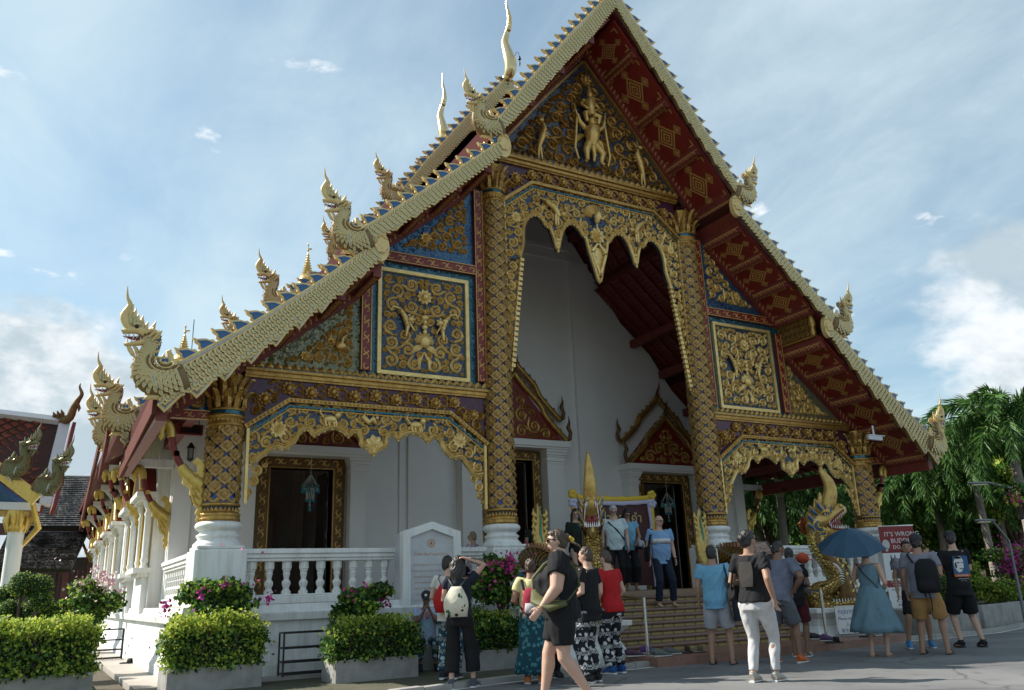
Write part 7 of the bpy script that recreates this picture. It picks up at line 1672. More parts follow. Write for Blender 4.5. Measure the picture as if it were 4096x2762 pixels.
def dome(p, label):
    C_ = empty('security_camera', p, 0, label, 'camera', 'security cameras under the eaves'); m = MB(); m.tube([(0,.12,.02),(0,-.1,0)], [.05,.062], 14); m.build('housing', WTR, C_); m = MB(); m.tube([(0,-.1,0),(0,-.115,0)], .042, 14); m.build('lens', BLACK, C_); m = MB(); m.tube([(0,.1,.02),(.06,.2,.06),(.08,.26,0)], .015, 6); m.build('cable', BLACK, C_)
dome(at(508,868,14.2), 'upper round security camera on the left capital'); dome(at(500,882,14.2)+Vector((0,0,-.06)), 'lower round security camera on the left capital')
RSG = empty('exit_light_box', at(432,977,15.2), 0, 'dark red light box hanging beside the left column', 'light box'); m = MB(); m.box(-.22,.22,-.05,.05,-.10,.10); m.build('case', REDP, RSG); m = MB(); m.box(-.18,.18,-.055,-.05,-.07,.07); m.build('screen', BLACK, RSG); m = MB(); m.tube([(-.15,0,.1),(-.15,0,.22)], .008, 5); m.tube([(.15,0,.1),(.15,0,.22)], .008, 5); m.build('hanger', BLACK, RSG)
def lantern(p, label):
    L_ = empty('hanging_lantern', p, 0, label, 'lantern', 'lanterns under the left eave'); m = MB(); m.lathe([(.02,.25),(.10,.12),(.11,.10)], 6); m.lathe([(.09,-.12),(.06,-.16),(.01,-.2)], 6); m.tube([(0,0,.25),(0,0,.5)], .006, 5)
    for k in range(6): a = 6.283*k/6; m.tube([(.095*math.cos(a),.095*math.sin(a),.10),(.085*math.cos(a),.085*math.sin(a),-.12)], .008, 4)
    m.build('frame', BLACK, L_); m = MB(); m.lathe([(.08,-.11),(.085,.10)], 6); m.build('glass', material('lantern_glass', (.35,.37,.36), .15) if 'lantern_glass' not in MT else MT['lantern_glass'], L_)
lantern(at(432,1030,17.5), 'lantern hanging beside the left column bracket'); lantern(Vector((-8.7,8.8,3.95)), 'first lantern along the left side wall'); lantern(Vector((-8.7,12.6,4.2)), 'second lantern along the left side wall')
# loudspeaker-like machine on the porch at right, standing Buddha on a side table at left
p = at(1698,1228,17.6); AM = empty('donation_machine', (p.x, p.y, FLOOR), R(-20), 'dark wooden cabinet on the porch right of the stair', 'cabinet'); m = MB(); m.box(-.45,.45,-.3,.3,0,.62); m.hexa([(-.45,-.3,.62),(.45,-.3,.62),(.45,.3,.62),(-.45,.3,.62),(-.40,-.12,.92),(.40,-.12,.92),(.40,.3,.92),(-.40,.3,.92)]); m.build('case', DARKIN, AM); m = MB(); m.add([(-.38,-.305,.64),(.38,-.305,.64),(.34,-.135,.90),(-.34,-.135,.90)], [(0,1,2,3)]); m.build('face', material('cabinet_print', (.20,.07,.05), .3, 0, (20,.9,(.45,.35,.28))), AM); m = MB(); m.tube([(-.3,-.31,.45),(-.3,-.32,.45)], .09, 14); m.build('speaker_grille', BLACK, AM)
p = Vector((-7.35, 2.2, FLOOR)); SB = empty('buddha_figure', (p.x, p.y, 2.02), 0, 'small bronze standing figure on the grey side table', 'statue'); m = MB(); m.lathe([(.09,0),(.10,.03),(.07,.05),(.085,.15),(.075,.35),(.06,.42),(.095,.52),(.11,.60),(.05,.66),(.035,.69)], 12); m.ball((0,0,.75), (.055,.055,.07)); m.tube([(0,0,.80),(0,0,.84),(0,0,.90)], [.035,.02,.003], 8)
for e in (-1,1): m.tube([(e*.10,0,.6),(e*.12,-.01,.45),(e*.06,-.07,.42)], [.03,.025,.018], 7)
m.build('figure', material('old_bronze', (.09,.065,.03), .4, .6), SB)
TB = empty('side_table', (p.x, p.y, FLOOR), 0, 'grey painted side table behind the balustrade at left', 'table'); m = MB(); m.box(-.42,.42,-.3,.3,.86,.92); m.box(-.38,.38,-.26,.26,.60,.86); m.build('top', WHITED, TB)
for a_ in (-.36,.36):
    for b_ in (-.24,.24): m = MB(); m.box(a_-.03,a_+.03,b_-.03,b_+.03,0,.6); m.build('leg', WHITED, TB)
# ================================================================ people
def remesh(mb, name, mats, vox, parent, smooth=3):
    me = mb.mesh(name, mats); o = bpy.data.objects.new(name, me); COL.objects.link(o)
    r = o.modifiers.new('r', 'REMESH'); r.mode = 'VOXEL'; r.voxel_size = vox; r.use_smooth_shade = True
    s = o.modifiers.new('s', 'SMOOTH'); s.iterations = smooth; s.factor = .5
    dg = bpy.context.evaluated_depsgraph_get(); me2 = bpy.data.meshes.new_from_object(o.evaluated_get(dg)); bpy.data.objects.remove(o)
    if not me2.materials:
        for m_ in (mats if isinstance(mats, (list, tuple)) else [mats]): me2.materials.append(m_)
    return link(name, me2, parent)
from mathutils import noise as mnoise
def crumple(o, amp, seed, f=(11, 11, 5.5)):
    """soft drapes and creases pressed into a garment"""
    me = o.data; n = len(me.vertices); co = np.empty(n*3, np.float32); me.vertices.foreach_get('co', co); co = co.reshape(-1,3); nr = np.empty(n*3, np.float32); me.vertices.foreach_get('normal', nr); nr = nr.reshape(-1,3)
    d = np.array([1-2.4*abs(mnoise.noise((x*f[0]+z*5+seed, y*f[1]+seed, z*f[2]+x*4))) for x, y, z in co])
    co += nr*((d-.45)*amp)[:,None]; me.vertices.foreach_set('co', co.ravel()); me.update(); return o
def loft(mb, secs, n=14, mi=0):
    """secs: (centre, rx, ry, axis-x vector, axis-y vector)"""
    V = []
    for c, rx, ry, ax, ay in secs:
        for j in range(n):
            a = 6.283185*j/n; V.append(Vector(c)+ax*rx*math.cos(a)+ay*ry*math.sin(a))
    k = len(secs); F = [(i*n+j, i*n+(j+1) % n, (i+1)*n+(j+1) % n, (i+1)*n+j) for i in range(k-1) for j in range(n)]
    mb.add(V, F+[tuple(range(n))[::-1], tuple((k-1)*n+j for j in range(n))], mi, True)
def ik(a, c, l1, l2, pole):
    d = c-a; L = min(d.length, (l1+l2)*.999); d.normalize(); x = (l1*l1-l2*l2+L*L)/(2*L); h = math.sqrt(max(0, l1*l1-x*x)); p = Vector(pole); p = p-d*p.dot(d); p.normalize()
    return a+d*x+p*h
def cloth(name, c, c2=None, sc=6, bump=(11,.45), rough=.85): return material(name, c, rough, 0, (sc, .7, c2 or tuple(x*.72 for x in c)), bump, spec=.25)
SKINL = material('skin_light', (.50,.31,.23), .5, 0, (9,.5,(.44,.25,.18)), spec=.4); SKINM = material('skin_tan', (.33,.19,.125), .5, 0, (9,.5,(.28,.15,.10)), spec=.4); SKIND = material('skin_brown', (.20,.105,.065), .5, 0, (9,.5,(.16,.08,.05)), spec=.4)
HBLK = material('hair_black', (.014,.011,.010), .4, 0, (30,.6,(.03,.025,.022)), (60,.5)); HBRN = material('hair_brown', (.05,.028,.018), .45, 0, (30,.6,(.09,.05,.03)), (60,.5)); HGRY = material('hair_grey', (.42,.42,.43), .6, 0, (30,.6,(.25,.25,.26)), (60,.5)); HSND = material('hair_sandy', (.24,.17,.10), .5, 0, (30,.6,(.33,.24,.15)), (60,.5))
EYEW = material('eye', (.06,.04,.035), .2); LIPM = material('lips', (.36,.13,.11), .5)
def printed(name, base, fig, sc, band=None):
    """printed cotton: figures scattered on bands"""
    def ex(nt, b, tc):
        v = nt.nodes.new('ShaderNodeTexVoronoi'); v.inputs['Scale'].default_value = sc; nt.links.new(tc.outputs['Object'], v.inputs[0])
        n = nt.nodes.new('ShaderNodeTexNoise'); n.inputs['Scale'].default_value = sc*2.2; nt.links.new(tc.outputs['Object'], n.inputs[0])
        ad = nt.nodes.new('ShaderNodeMath'); ad.operation = 'MULTIPLY_ADD'; nt.links.new(n.outputs[0], ad.inputs[0]); ad.inputs[1].default_value = .5; nt.links.new(v.outputs['Distance'], ad.inputs[2])
        r = nt.nodes.new('ShaderNodeMapRange'); nt.links.new(ad.outputs[0], r.inputs[0]); r.inputs[1].default_value = .60; r.inputs[2].default_value = .66; r.inputs[3].default_value = 1; r.inputs[4].default_value = 0
        mx = nt.nodes.new('ShaderNodeMix'); mx.data_type = 'RGBA'; nt.links.new(r.outputs[0], mx.inputs['Factor']); mx.inputs['A'].default_value = (*base, 1); mx.inputs['B'].default_value = (*fig, 1)
        last = mx.outputs['Result']
        if band:
            s = nt.nodes.new('ShaderNodeSeparateXYZ'); nt.links.new(tc.outputs['Object'], s.inputs[0])
            w = nt.nodes.new('ShaderNodeMath'); w.operation = 'MULTIPLY'; nt.links.new(s.outputs[2], w.inputs[0]); w.inputs[1].default_value = band[0]
            f = nt.nodes.new('ShaderNodeMath'); f.operation = 'FRACT'; nt.links.new(w.outputs[0], f.inputs[0])
            g = nt.nodes.new('ShaderNodeMath'); g.operation = 'LESS_THAN'; nt.links.new(f.outputs[0], g.inputs[0]); g.inputs[1].default_value = .30
            m2 = nt.nodes.new('ShaderNodeMix'); m2.data_type = 'RGBA'; nt.links.new(g.outputs[0], m2.inputs['Factor']); nt.links.new(last, m2.inputs['A']); 
            ck = nt.nodes.new('ShaderNodeTexChecker'); ck.inputs['Scale'].default_value = 46; nt.links.new(tc.outputs['Object'], ck.inputs[0]); ck.inputs['Color1'].default_value = (*band[1], 1); ck.inputs['Color2'].default_value = (*band[2], 1); nt.links.new(ck.outputs[0], m2.inputs['B']); last = m2.outputs['Result']
        nt.links.new(last, b.inputs['Base Color'])
    return material(name, base, .85, extra=ex, spec=.25, bump=(11,.4))
ELEB = printed('elephant_print_black', (.015,.016,.02), (.55,.55,.56), 13, (6.0,(.45,.44,.43),(.03,.04,.06))); ELET = printed('elephant_print_teal', (.02,.06,.09), (.35,.42,.45), 13, (6.0,(.30,.34,.36),(.02,.03,.04))); BATIK = printed('teal_batik', (.010,.055,.075), (.06,.19,.22), 17)
TIED = cloth('tie_dye', (.25,.50,.62), (.55,.30,.45), 4)
BLKC = cloth('black_cotton', (.012,.012,.014)); NAVC = cloth('navy_cotton', (.016,.020,.032)); WHTC = cloth('white_cotton', (.62,.58,.55)); CREC = cloth('cream_cotton', (.62,.58,.46)); BLUC = cloth('sky_blue_cotton', (.16,.36,.52)); POLO = cloth('polo_blue', (.20,.34,.55)); GRYC = cloth('grey_cotton', (.20,.20,.24)); KHAK = cloth('khaki_cotton', (.36,.20,.075)); REDC = cloth('red_cotton', (.42,.015,.018)); DENM = cloth('dark_denim', (.015,.022,.04)); PALE = cloth('pale_jeans', (.52,.51,.52)); GRNC = cloth('dark_green_cotton', (.015,.022,.018)); DRSB = cloth('dusty_blue_linen', (.13,.215,.265), None, 3, (7,.5)); GRYS = cloth('grey_shorts', (.10,.105,.125)); LGRS = cloth('light_grey_shorts', (.40,.39,.42)); MARC = cloth('maroon_shorts', (.09,.015,.022)); POLW = cloth('white_polo', (.50,.60,.62)); FLOR = printed('floral_blouse', (.55,.45,.52), (.30,.05,.20), 18); GREYB = cloth('grey_black_jersey', (.16,.17,.23), (.03,.03,.04), 2.2)
SHOE = {}
def shoemat(n, c): return SHOE.setdefault(n, material('shoe_'+n, c, .6, 0, (30,.5,tuple(x*.6 for x in c))))
SOLE = material('shoe_sole', (.60,.60,.58), .6); DSOLE = material('dark_sole', (.03,.03,.03), .7)
def hand(mb, w, d, side_v, curl=.5, sc=1.):
    d = d.normalized(); n = d.cross(side_v).normalized(); sv = n.cross(d).normalized()
    mb.tube([w-d*.02*sc, w+d*.03*sc, w+d*.085*sc], [(.027*sc,.020*sc),(.040*sc,.018*sc),(.040*sc,.015*sc)], 10, 0, upv=n)
    for k, L in enumerate((.062,.075,.070,.056)):
        b = w+d*.082*sc+sv*(.030-.020*k)*sc; b2 = b+(d*math.cos(curl*.6)+n*math.sin(curl*.6))*L*.5*sc; b3 = b2+(d*math.cos(curl*1.7)+n*math.sin(curl*1.7))*L*.5*sc
        mb.tube([b-d*.02*sc, b, b2, b3], [.0105*sc,.0105*sc,.0100*sc,.0085*sc], 7)
    b = w+d*.02*sc+sv*.032*sc; mb.tube([b, b+(sv*.8+d*.6+n*.2)*.035*sc, b+(sv*.75+d*1.5+n*.5)*.048*sc], [.014*sc,.012*sc,.009*sc], 7)
def person(loc, face, H, label, skin=SKINM, fem=False, w=1., arms=('down','down'), lean=0, feet=((.10,0,0),(-.10,0,0)), shirt=None, sleeve=.5, hem=.80, pants=None, pleg=1., pfl=1., skirt=None, shoes=None, hair=('short',HBLK), look=(0,0), vox=.0125, seat=None, belly=0., bust=0., glasses=None, hipw=1., shirtw=1., neck_c=None, stubble=None, armw=1.):
    k = H/1.75; Pn = empty('person', loc, face, label, 'person'); X = Vector((1,0,0)); Y = Vector((0,1,0)); Z = Vector((0,0,1))
    hipz = (.91 if seat is None else seat+.06); root = Vector((0,0,hipz))
    Ml = Matrix.Rotation(R(lean), 3, 'X')
    up = lambda x, y, z: root+Ml @ (Vector((x, y, z-.91)))     # upper body point, given for an upright figure
    bx, by = Ml @ X, Ml @ Y
    shw = (.172 if fem else .195)*(.75+.25*w)
    # legs
    legs = []
    for i, sg in enumerate((1,-1)):
        hip = root+Vector((sg*.092*hipw,0,-.02)); an = Vector(feet[i])+Vector((0,0,.085)); kn = ik(hip, an, .425, .415, (sg*.12,-1,.0) if seat is None else (sg*.1,-.6,1)); legs.append((hip, kn, an, sg))
    A = {'down':((.245,.03,1.135),(.255,-.05,.885)), 'fwd':((.255,.04,1.14),(.14,-.24,1.10)), 'low':((.25,.03,1.13),(.13,-.22,.98)), 'hip':((.38,.10,1.16),(.215,-.03,1.02)), 'phone':((.24,-.04,1.15),(.10,-.28,1.28)), 'head':((.36,-.05,1.63),(.14,.02,1.70)), 'up':((.27,-.06,1.17),(.16,-.20,1.36)), 'face':((.19,-.17,1.19),(.05,-.19,1.42)), 'back':((.27,.12,1.15),(.10,.17,1.02)), 'swing':((.25,.12,1.16),(.27,.05,.92)), 'swingf':((.25,-.04,1.14),(.25,-.22,.94)), 'knee':((.24,-.10,1.16),(.16,-.30,1.0))}
    ARM = []
    for i, sg in enumerate((1,-1)):
        e, wr = A[arms[i]] if isinstance(arms[i], str) else arms[i]; wf = (w-1)*.07
        ARM.append((up(sg*shw,.0,1.415), up(sg*(e[0]+wf), e[1], e[2]), up(sg*(wr[0]+wf), wr[1], wr[2]), sg))
    tors = lambda g: [(up(0,.005,.84), .150*hipw*(.7+.3*w)+g, .112*(.6+.4*w)+g, bx, by), (up(0,.01,.93), .165*hipw*(.65+.35*w)+g, (.122+.3*belly)*(.6+.4*w)+g, bx, by), (up(0,-.012-belly*.3,1.06), (.132 if fem else .148)*w+g, (.100+belly*.6)*(.5+.5*w)+g, bx, by), (up(0,-.012-bust*.5-belly*.12,1.24), (.150 if fem else .170)*(.45+.55*w)+g, (.112+bust+belly*.25)*(.5+.5*w)+g, bx, by), (up(0,.0,1.36), (.155 if fem else .178)*(.6+.4*w)+g, .095*(.6+.4*w)+g, bx, by), (up(0,.008,1.43), .115+g*.7, .072+g*.7, bx, by)]
    m = MB(); loft(m, tors(0)+[(up(0,.012,1.475), .062*(.7+.3*w), .062*(.7+.3*w), bx, by), (up(0,.005,1.56), .054*(.7+.3*w), .056*(.7+.3*w), bx, by)])
    # head
    Mh = Matrix.Rotation(R(look[0]), 3, 'Z') @ Matrix.Rotation(R(look[1]), 3, 'X'); hc = up(0,-.015,1.635) if lean < 25 else up(0,-.03,1.62); hp = lambda x, y, z: hc+Mh @ Vector((x, y, z))
    m.ball(hc, (.074,.092,.108), 0, 16, 12, Mh); m.ball(hp(0,-.028,-.055), (.055,.06,.058), 0, 12, 9, Mh); m.tube([hp(0,-.085,.018), hp(0,-.105,-.012), hp(0,-.102,-.028)], [.009,.014,.015], 7)
    for e in (-1,1): m.ball(hp(e*.074,.012,-.008), (.012,.02,.032), 0, 8, 6, Mh)
    m.ball(hp(0,-.088,-.056), (.026,.014,.014), 0, 8, 6, Mh); m.ball(hp(0,-.078,.032), (.05,.02,.014), 0, 8, 6, Mh)
    for a, e, wr, sg in ARM:
        m.tube([up(sg*shw*.55,.005,1.40), a, a.lerp(e,.4), e, e.lerp(wr,.3), e.lerp(wr,.75), wr], [.055*w*armw,.056*w*armw,.046*w*armw,.038*w*armw,.040*(.5+.5*w)*armw,.029*(.6+.4*w),.0245], 12); hand(m, wr, (wr-e).normalized()*.8+(wr-e).normalized()*.2, Vector((0,-1,0)) if abs((wr-e).normalized().y) < .8 else Vector((-sg,0,0)), .6)
    lw = (.55+.45*w)
    for h, kn, an, sg in legs:
        m.tube([h+Z*.02, h.lerp(kn,.3), h.lerp(kn,.75), kn, kn.lerp(an,.25)+Y*.012, kn.lerp(an,.6)+Y*.006, an], [.088*lw*hipw,.082*lw*hipw,.060*lw,.053*lw,.056*lw,.042*lw,.034*(.7+.3*w)], 12); m.tube([an+Vector((0,.035,-.045)), an+Vector((0,-.02,-.045)), an+Vector((sg*.01,-.10,-.060)), an+Vector((sg*.015,-.165,-.068))], [(.034,.038),(.036,.036),(.044,.024),(.030,.014)], 10, upv=(0,0,1)); m.tube([an+Z*.03, an+Vector((0,.005,-.05))], [.036,.034], 10)
    m.v = [tuple(Vector(p)*k) for p in m.v]; remesh(m, 'body', skin, vox*k, Pn)
    def wear(mb, name, mat, v=None):
        mb.v = [tuple(Vector(p)*k) for p in mb.v]; o = remesh(mb, name, mat, (v or .015)*k, Pn, 4)
        return crumple(o, .010 if name == 'shirt' else .005, loc[0]*3.7)
    g = .021*shirtw
    if shirt:
        m = MB(); T_ = tors(g); hz = hem; bot = [(up(0,.008,hz), (.158*hipw*(.65+.35*w)+g*1.3), (.118+.25*belly)*(.6+.4*w)+g*1.3, bx, by)]
        loft(m, bot+[t for t in T_ if (t[0]-root).dot(Ml @ Z)+.91 > hz+.03]+[(up(0,.012,1.452), .078, .066, bx, by)])
        if sleeve > 0:
            for a, e, wr, sg in ARM:
                q = a.lerp(e, min(1, sleeve)); pts = [up(sg*shw*.5,.005,1.395), a+Vector((0,0,.004)), a.lerp(e, min(1,sleeve)*.5), q]; rd = [.062*w*armw,.068*w*armw,.064*w*armw,.062*w*armw]
                if sleeve > 1: pts += [e, e.lerp(wr, sleeve-1)]; rd[-1] = .05*w; pts = pts[:-2]+[pts[-2], pts[-1]]; rd += [.048,.040]
                m.tube(pts, rd, 12)
        wear(m, 'shirt', shirt)
    if pants:
        m = MB(); loft(m, [(root+Vector((0,.004,-.11)), .150*hipw*(.65+.35*w)+.012, .115*(.6+.4*w)+.012, X, Y), (root+Vector((0,.006,-.02)), .160*hipw*(.65+.35*w)+.009, (.122+.2*belly)*(.6+.4*w)+.008, bx, by), (up(0,.004,.985), .150*hipw*(.6+.4*w)+.004, (.108+.4*belly)*(.55+.45*w)+.003, bx, by)])
        for h, kn, an, sg in legs:
            if pleg <= .55: q = h.lerp(kn, pleg/.5); m.tube([h+Z*.02, h.lerp(q,.5), q], [.098*lw*hipw,.094*lw*hipw*pfl,.088*lw*pfl], 12)
            else:
                q = kn.lerp(an, (pleg-.5)/.5); m.tube([h+Z*.02, h.lerp(kn,.4), kn, kn.lerp(q,.5)+Y*.01, q], [.098*lw*hipw,.088*lw*hipw,.066*lw*pfl,.062*lw*pfl,.052*lw*pfl*(1.15 if pfl > 1 else 1)], 12)
        wear(m, 'trousers' if pleg > .55 else 'shorts', pants)
    if skirt:
        mat, top, hemz, wtop, whem = skirt; m = MB(); S_ = []
        for q in range(9):
            t = q/8; z = top+(hemz-top)*t; rr = wtop+(whem-wtop)*t**.8
            S_.append((Vector((0,.005,z)), rr, rr*.72, X, Y))
        n = 72; V = []
        for qi, (c, rx, ry, _, _) in enumerate(S_):
            for j in range(n): a = 6.283*j/n; f = 1+.05*(qi/8)*math.sin(a*9+1.3+.9*math.sin(a*2)); V.append(c+Vector((rx*f*math.cos(a), ry*f*math.sin(a), .012*math.sin(a*3)*(qi/8))))
        m.add(V, [((i+1)*n+j, (i+1)*n+(j+1) % n, i*n+(j+1) % n, i*n+j) for i in range(8) for j in range(n)]+[tuple(range(n)), tuple(8*n+j for j in range(n))[::-1]], 0, True)
        m.v = [tuple(Vector(p)*k) for p in m.v]; crumple(m.build('skirt', mat, Pn), .03, loc[0]*5, (9, 9, 1.5))
    if shoes:
        kind, mt, sm = shoes
        for h, kn, an, sg in legs:
            f = an*k; m = MB()
            if kind == 'sandal':
                m.tube([f+Vector((0,.05,-.077)), f+Vector((0,-.05,-.078)), f+Vector((sg*.012,-.14,-.078)), f+Vector((sg*.015,-.185,-.077))], [(.036,.012),(.040,.012),(.050,.012),(.03,.010)], 12, 1, upv=(0,0,1)); m.tube([f+Vector((-.045,-.08,-.07)), f+Vector((-.03,-.09,-.035)), f+Vector((.03,-.09,-.035)), f+Vector((.052,-.08,-.07))], [(.012,.022)]*4, 8, 0)
                m.build('sandal', [mt, sm], Pn)
            else:
                m.tube([f+Vector((0,.055,-.030)), f+Vector((0,.015,-.015)), f+Vector((0,-.06,-.030)), f+Vector((sg*.010,-.13,-.048)), f+Vector((sg*.014,-.19,-.060))], [(.036,.045),(.042,.058),(.044,.045),(.048,.032),(.028,.018)], 12, 0, upv=(0,0,1)); m.tube([f+Vector((0,0,-.02)), f+Vector((0,.005,.035))], [.042,.044], 12, 0)
                m.tube([f+Vector((0,.062,-.074)), f+Vector((0,-.04,-.075)), f+Vector((sg*.010,-.13,-.074)), f+Vector((sg*.014,-.198,-.072))], [(.040,.014),(.046,.014),(.052,.014),(.03,.012)], 12, 1, upv=(0,0,1))
                for q in range(3): y = -.04-.03*q; m.tube([f+Vector((-.032,y,.002-.018*q)), f+Vector((.032,y,.002-.018*q))], .005, 5, 1)
                m.build('shoe', [mt, sm], Pn)
    # hair, cap, face
    hs, hm = hair; m = MB()
    if hs in ('short','bun','long','cap','crop'):
        gsc = .965 if hs == 'crop' else 1.
        m.ball(hp(0,.020,.026), (.083*gsc,.090*gsc,.098*gsc), 0, 16, 12, Mh); m.ball(hp(0,.042,-.022), (.077*gsc,.066*gsc,.092*gsc), 0, 12, 9, Mh)
        if hs == 'short': m.ball(hp(0,-.045,.085), (.062,.045,.028), 0, 10, 7, Mh)
        if hs == 'bun': m.ball(hp(0,.115,.02), (.045,.042,.05), 0, 10, 8, Mh); m.ball(hp(0,-.03,.078), (.07,.055,.035), 0, 10, 7, Mh); m.ball(hp(0,.07,-.04), (.06,.05,.05), 0, 10, 7, Mh)
        if hs == 'long':
            m.tube([hp(0,.05,.03), hp(0,.085,-.10), hp(0,.085,-.22), hp(0,.07,-.34)], [(.085,.05),(.088,.045),(.075,.035),(.03,.015)], 12, 0, upv=(0,1,0)); m.ball(hp(0,-.03,.075), (.07,.055,.035), 0, 10, 7, Mh)
            for e in (-1,1): m.tube([hp(e*.06,-.03,.06), hp(e*.085,.01,-.04), hp(e*.085,.02,-.18), hp(e*.07,.02,-.27)], [.025,.028,.028,.008], 8)
        m.v = [tuple(Vector(p)*k) for p in m.v]; crumple(remesh(m, 'hair', hm, .010*k, Pn, 2), .009, loc[0], (34, 34, 12))
        if hs == 'cap':
            m = MB(); cm = CAPM
            m.ball(hp(0,.006,.040), (.092,.108,.090), 0, 18, 12, Mh); m.tube([hp(0,-.07,.045), hp(0,-.13,.040), hp(0,-.175,.028)], [(.080,.010),(.072,.008),(.035,.005)], 14, 0, upv=Mh @ Z); m.ball(hp(0,.006,.128), .010, 0, 6, 5)
            m.v = [tuple(Vector(p)*k) for p in m.v]; m.build('cap', cm, Pn)
    m = MB()
    for e in (-1,1): m.ball(hp(e*.030,-.080,.006), (.012,.010,.008), 0, 8, 6, Mh); m.tube([hp(e*.014,-.090,.030), hp(e*.032,-.090,.034), hp(e*.052,-.078,.028)], [.003,.005,.003], 5)
    m.v = [tuple(Vector(p)*k) for p in m.v]; m.build('eyes', EYEW, Pn)
    m = MB(); m.ball(hp(0,-.099,-.056), (.022,.006,.007), 0, 8, 5, Mh); m.v = [tuple(Vector(p)*k) for p in m.v]; m.build('mouth', LIPM, Pn)
    if glasses:
        m = MB()
        for e in (-1,1):
            if glasses == 'sun': m.tube([hp(e*.034,-.102,.006), hp(e*.034,-.096,.006)], [.026,.026], 12, 0); m.ball(hp(e*.034,-.098,.004), (.027,.008,.022), 0, 10, 7, Mh)
            else:
                ring = [hp(e*.034+.024*math.cos(a), -.100, .004+.02*math.sin(a)) for a in np.linspace(0,6.283,13)]; m.tube(ring, .003, 5, 0, caps=False)
            m.tube([hp(e*.058,-.092,.012), hp(e*.080,.0,.012)], .004 if glasses != 'sun' else .006, 5)
        m.tube([hp(-.012,-.105,.01), hp(.012,-.105,.01)], .003, 5); m.v = [tuple(Vector(p)*k) for p in m.v]; m.build('glasses', BLACK, Pn)
    if stubble:
        m = MB(); m.ball(hp(0,-.034,-.062), (.056,.058,.052), 0, 12, 9, Mh); m.ball(hp(0,-.094,-.044), (.03,.010,.007), 0, 8, 5, Mh); m.v = [tuple(Vector(p)*k) for p in m.v]; m.build('beard', stubble, Pn)
    Pn['k'] = k
    return Pn, dict(k=k, up=lambda x, y, z: up(x, y, z)*k, hp=lambda x, y, z: hp(x, y, z)*k, arm=[(a*k, e*k, wr*k) for a, e, wr, sg in ARM], bx=bx, by=by)
CAPM = material('black_cap', (.012,.012,.014), .7, 0, (20,.5,(.02,.02,.022)), (30,.3))
def toward(loc, rel):
    """heading so that the figure faces rel degrees from the line of sight: 0 = back to camera, 90 = facing image right"""
    a = math.atan2(loc[0]+10.335, loc[1]+14.11); h = a+R(rel); return math.atan2(-math.sin(h)*-1, 0) if False else (math.pi-h)
def at_y(u, v, y):
    a = at(u, v, 1); c = Vector((-10.335,-14.11,1.15)); d = a-c; return c+d*((y-c.y)/d.y)
# ---------------------------------------------------------------- the visitors
def P_(loc, rel, H, label, **kw): return person(loc, toward(loc, rel), H, label, **kw)
RNS = ('sneaker', shoemat('grey', (.09,.10,.12)), SOLE)
# walking woman in black, nearest to the camera
LW = at(1272, 1342, 8.62); W1, w1 = P_((LW.x, LW.y, GZ), -90, 1.75, 'large woman in black top and shorts walking left, olive crossbody bag', skin=SKINL, fem=True, w=1.62, arms=('swingf','swingf'), feet=((.09,.24,.04),(-.09,-.22,.0)), shirt=BLKC, sleeve=.52, hem=.84, pants=BLKC, pleg=.36, hair=('bun',HBRN), look=(0,2), vox=.010, belly=.075, bust=.045, glasses='sun', hipw=1.2, armw=1.12)
m = MB(); hp_, up_ = w1['hp'], w1['up']; m.ball(hp_(0,.165,.0), (.018,.03,.028), 0, 8, 6); m.ball(hp_(.03,.15,.02), (.018,.02,.02), 0, 8, 6); m.build('hair_clip', YCL, W1)
m = MB(); m.tube([w1['arm'][0][2]+Vector((.028*math.cos(a), .028*math.sin(a), .02+.012*math.cos(a))) for a in np.linspace(0,6.28,13)], .005, 6, caps=False); m.build('bracelet', GOLDB, W1)
OLV = cloth('olive_nylon', (.10,.10,.04), None, 4, (9,.4), .6)
def bag_thing(name, host, label, cat, group=None):
    o = empty(name, host.location, host.rotation_euler[2], label, cat, group); return o
BG = bag_thing('crossbody_bag', W1, 'olive green crossbody bag worn by the woman walking in black', 'bag'); u = w1['up']
m = MB(); m.tube([u(.0,-.27,1.12), u(.17,-.23,1.03), u(.27,-.09,.97), u(.28,.06,1.0)], [(.04,.03),(.10,.04),(.125,.045),(.05,.03)], 12, 0, upv=(0,0,1)); m.build('pouch', OLV, BG)
m = MB(); m.tube([u(.0,-.28,1.13), u(-.04,-.285,1.25), u(-.10,-.16,1.39), u(-.15,-.03,1.475), u(-.15,.08,1.44), u(-.06,.17,1.33), u(.12,.20,1.16), u(.28,.07,1.02)], .022, 6, 0, (1,.3)); m.build('strap', OLV, BG)
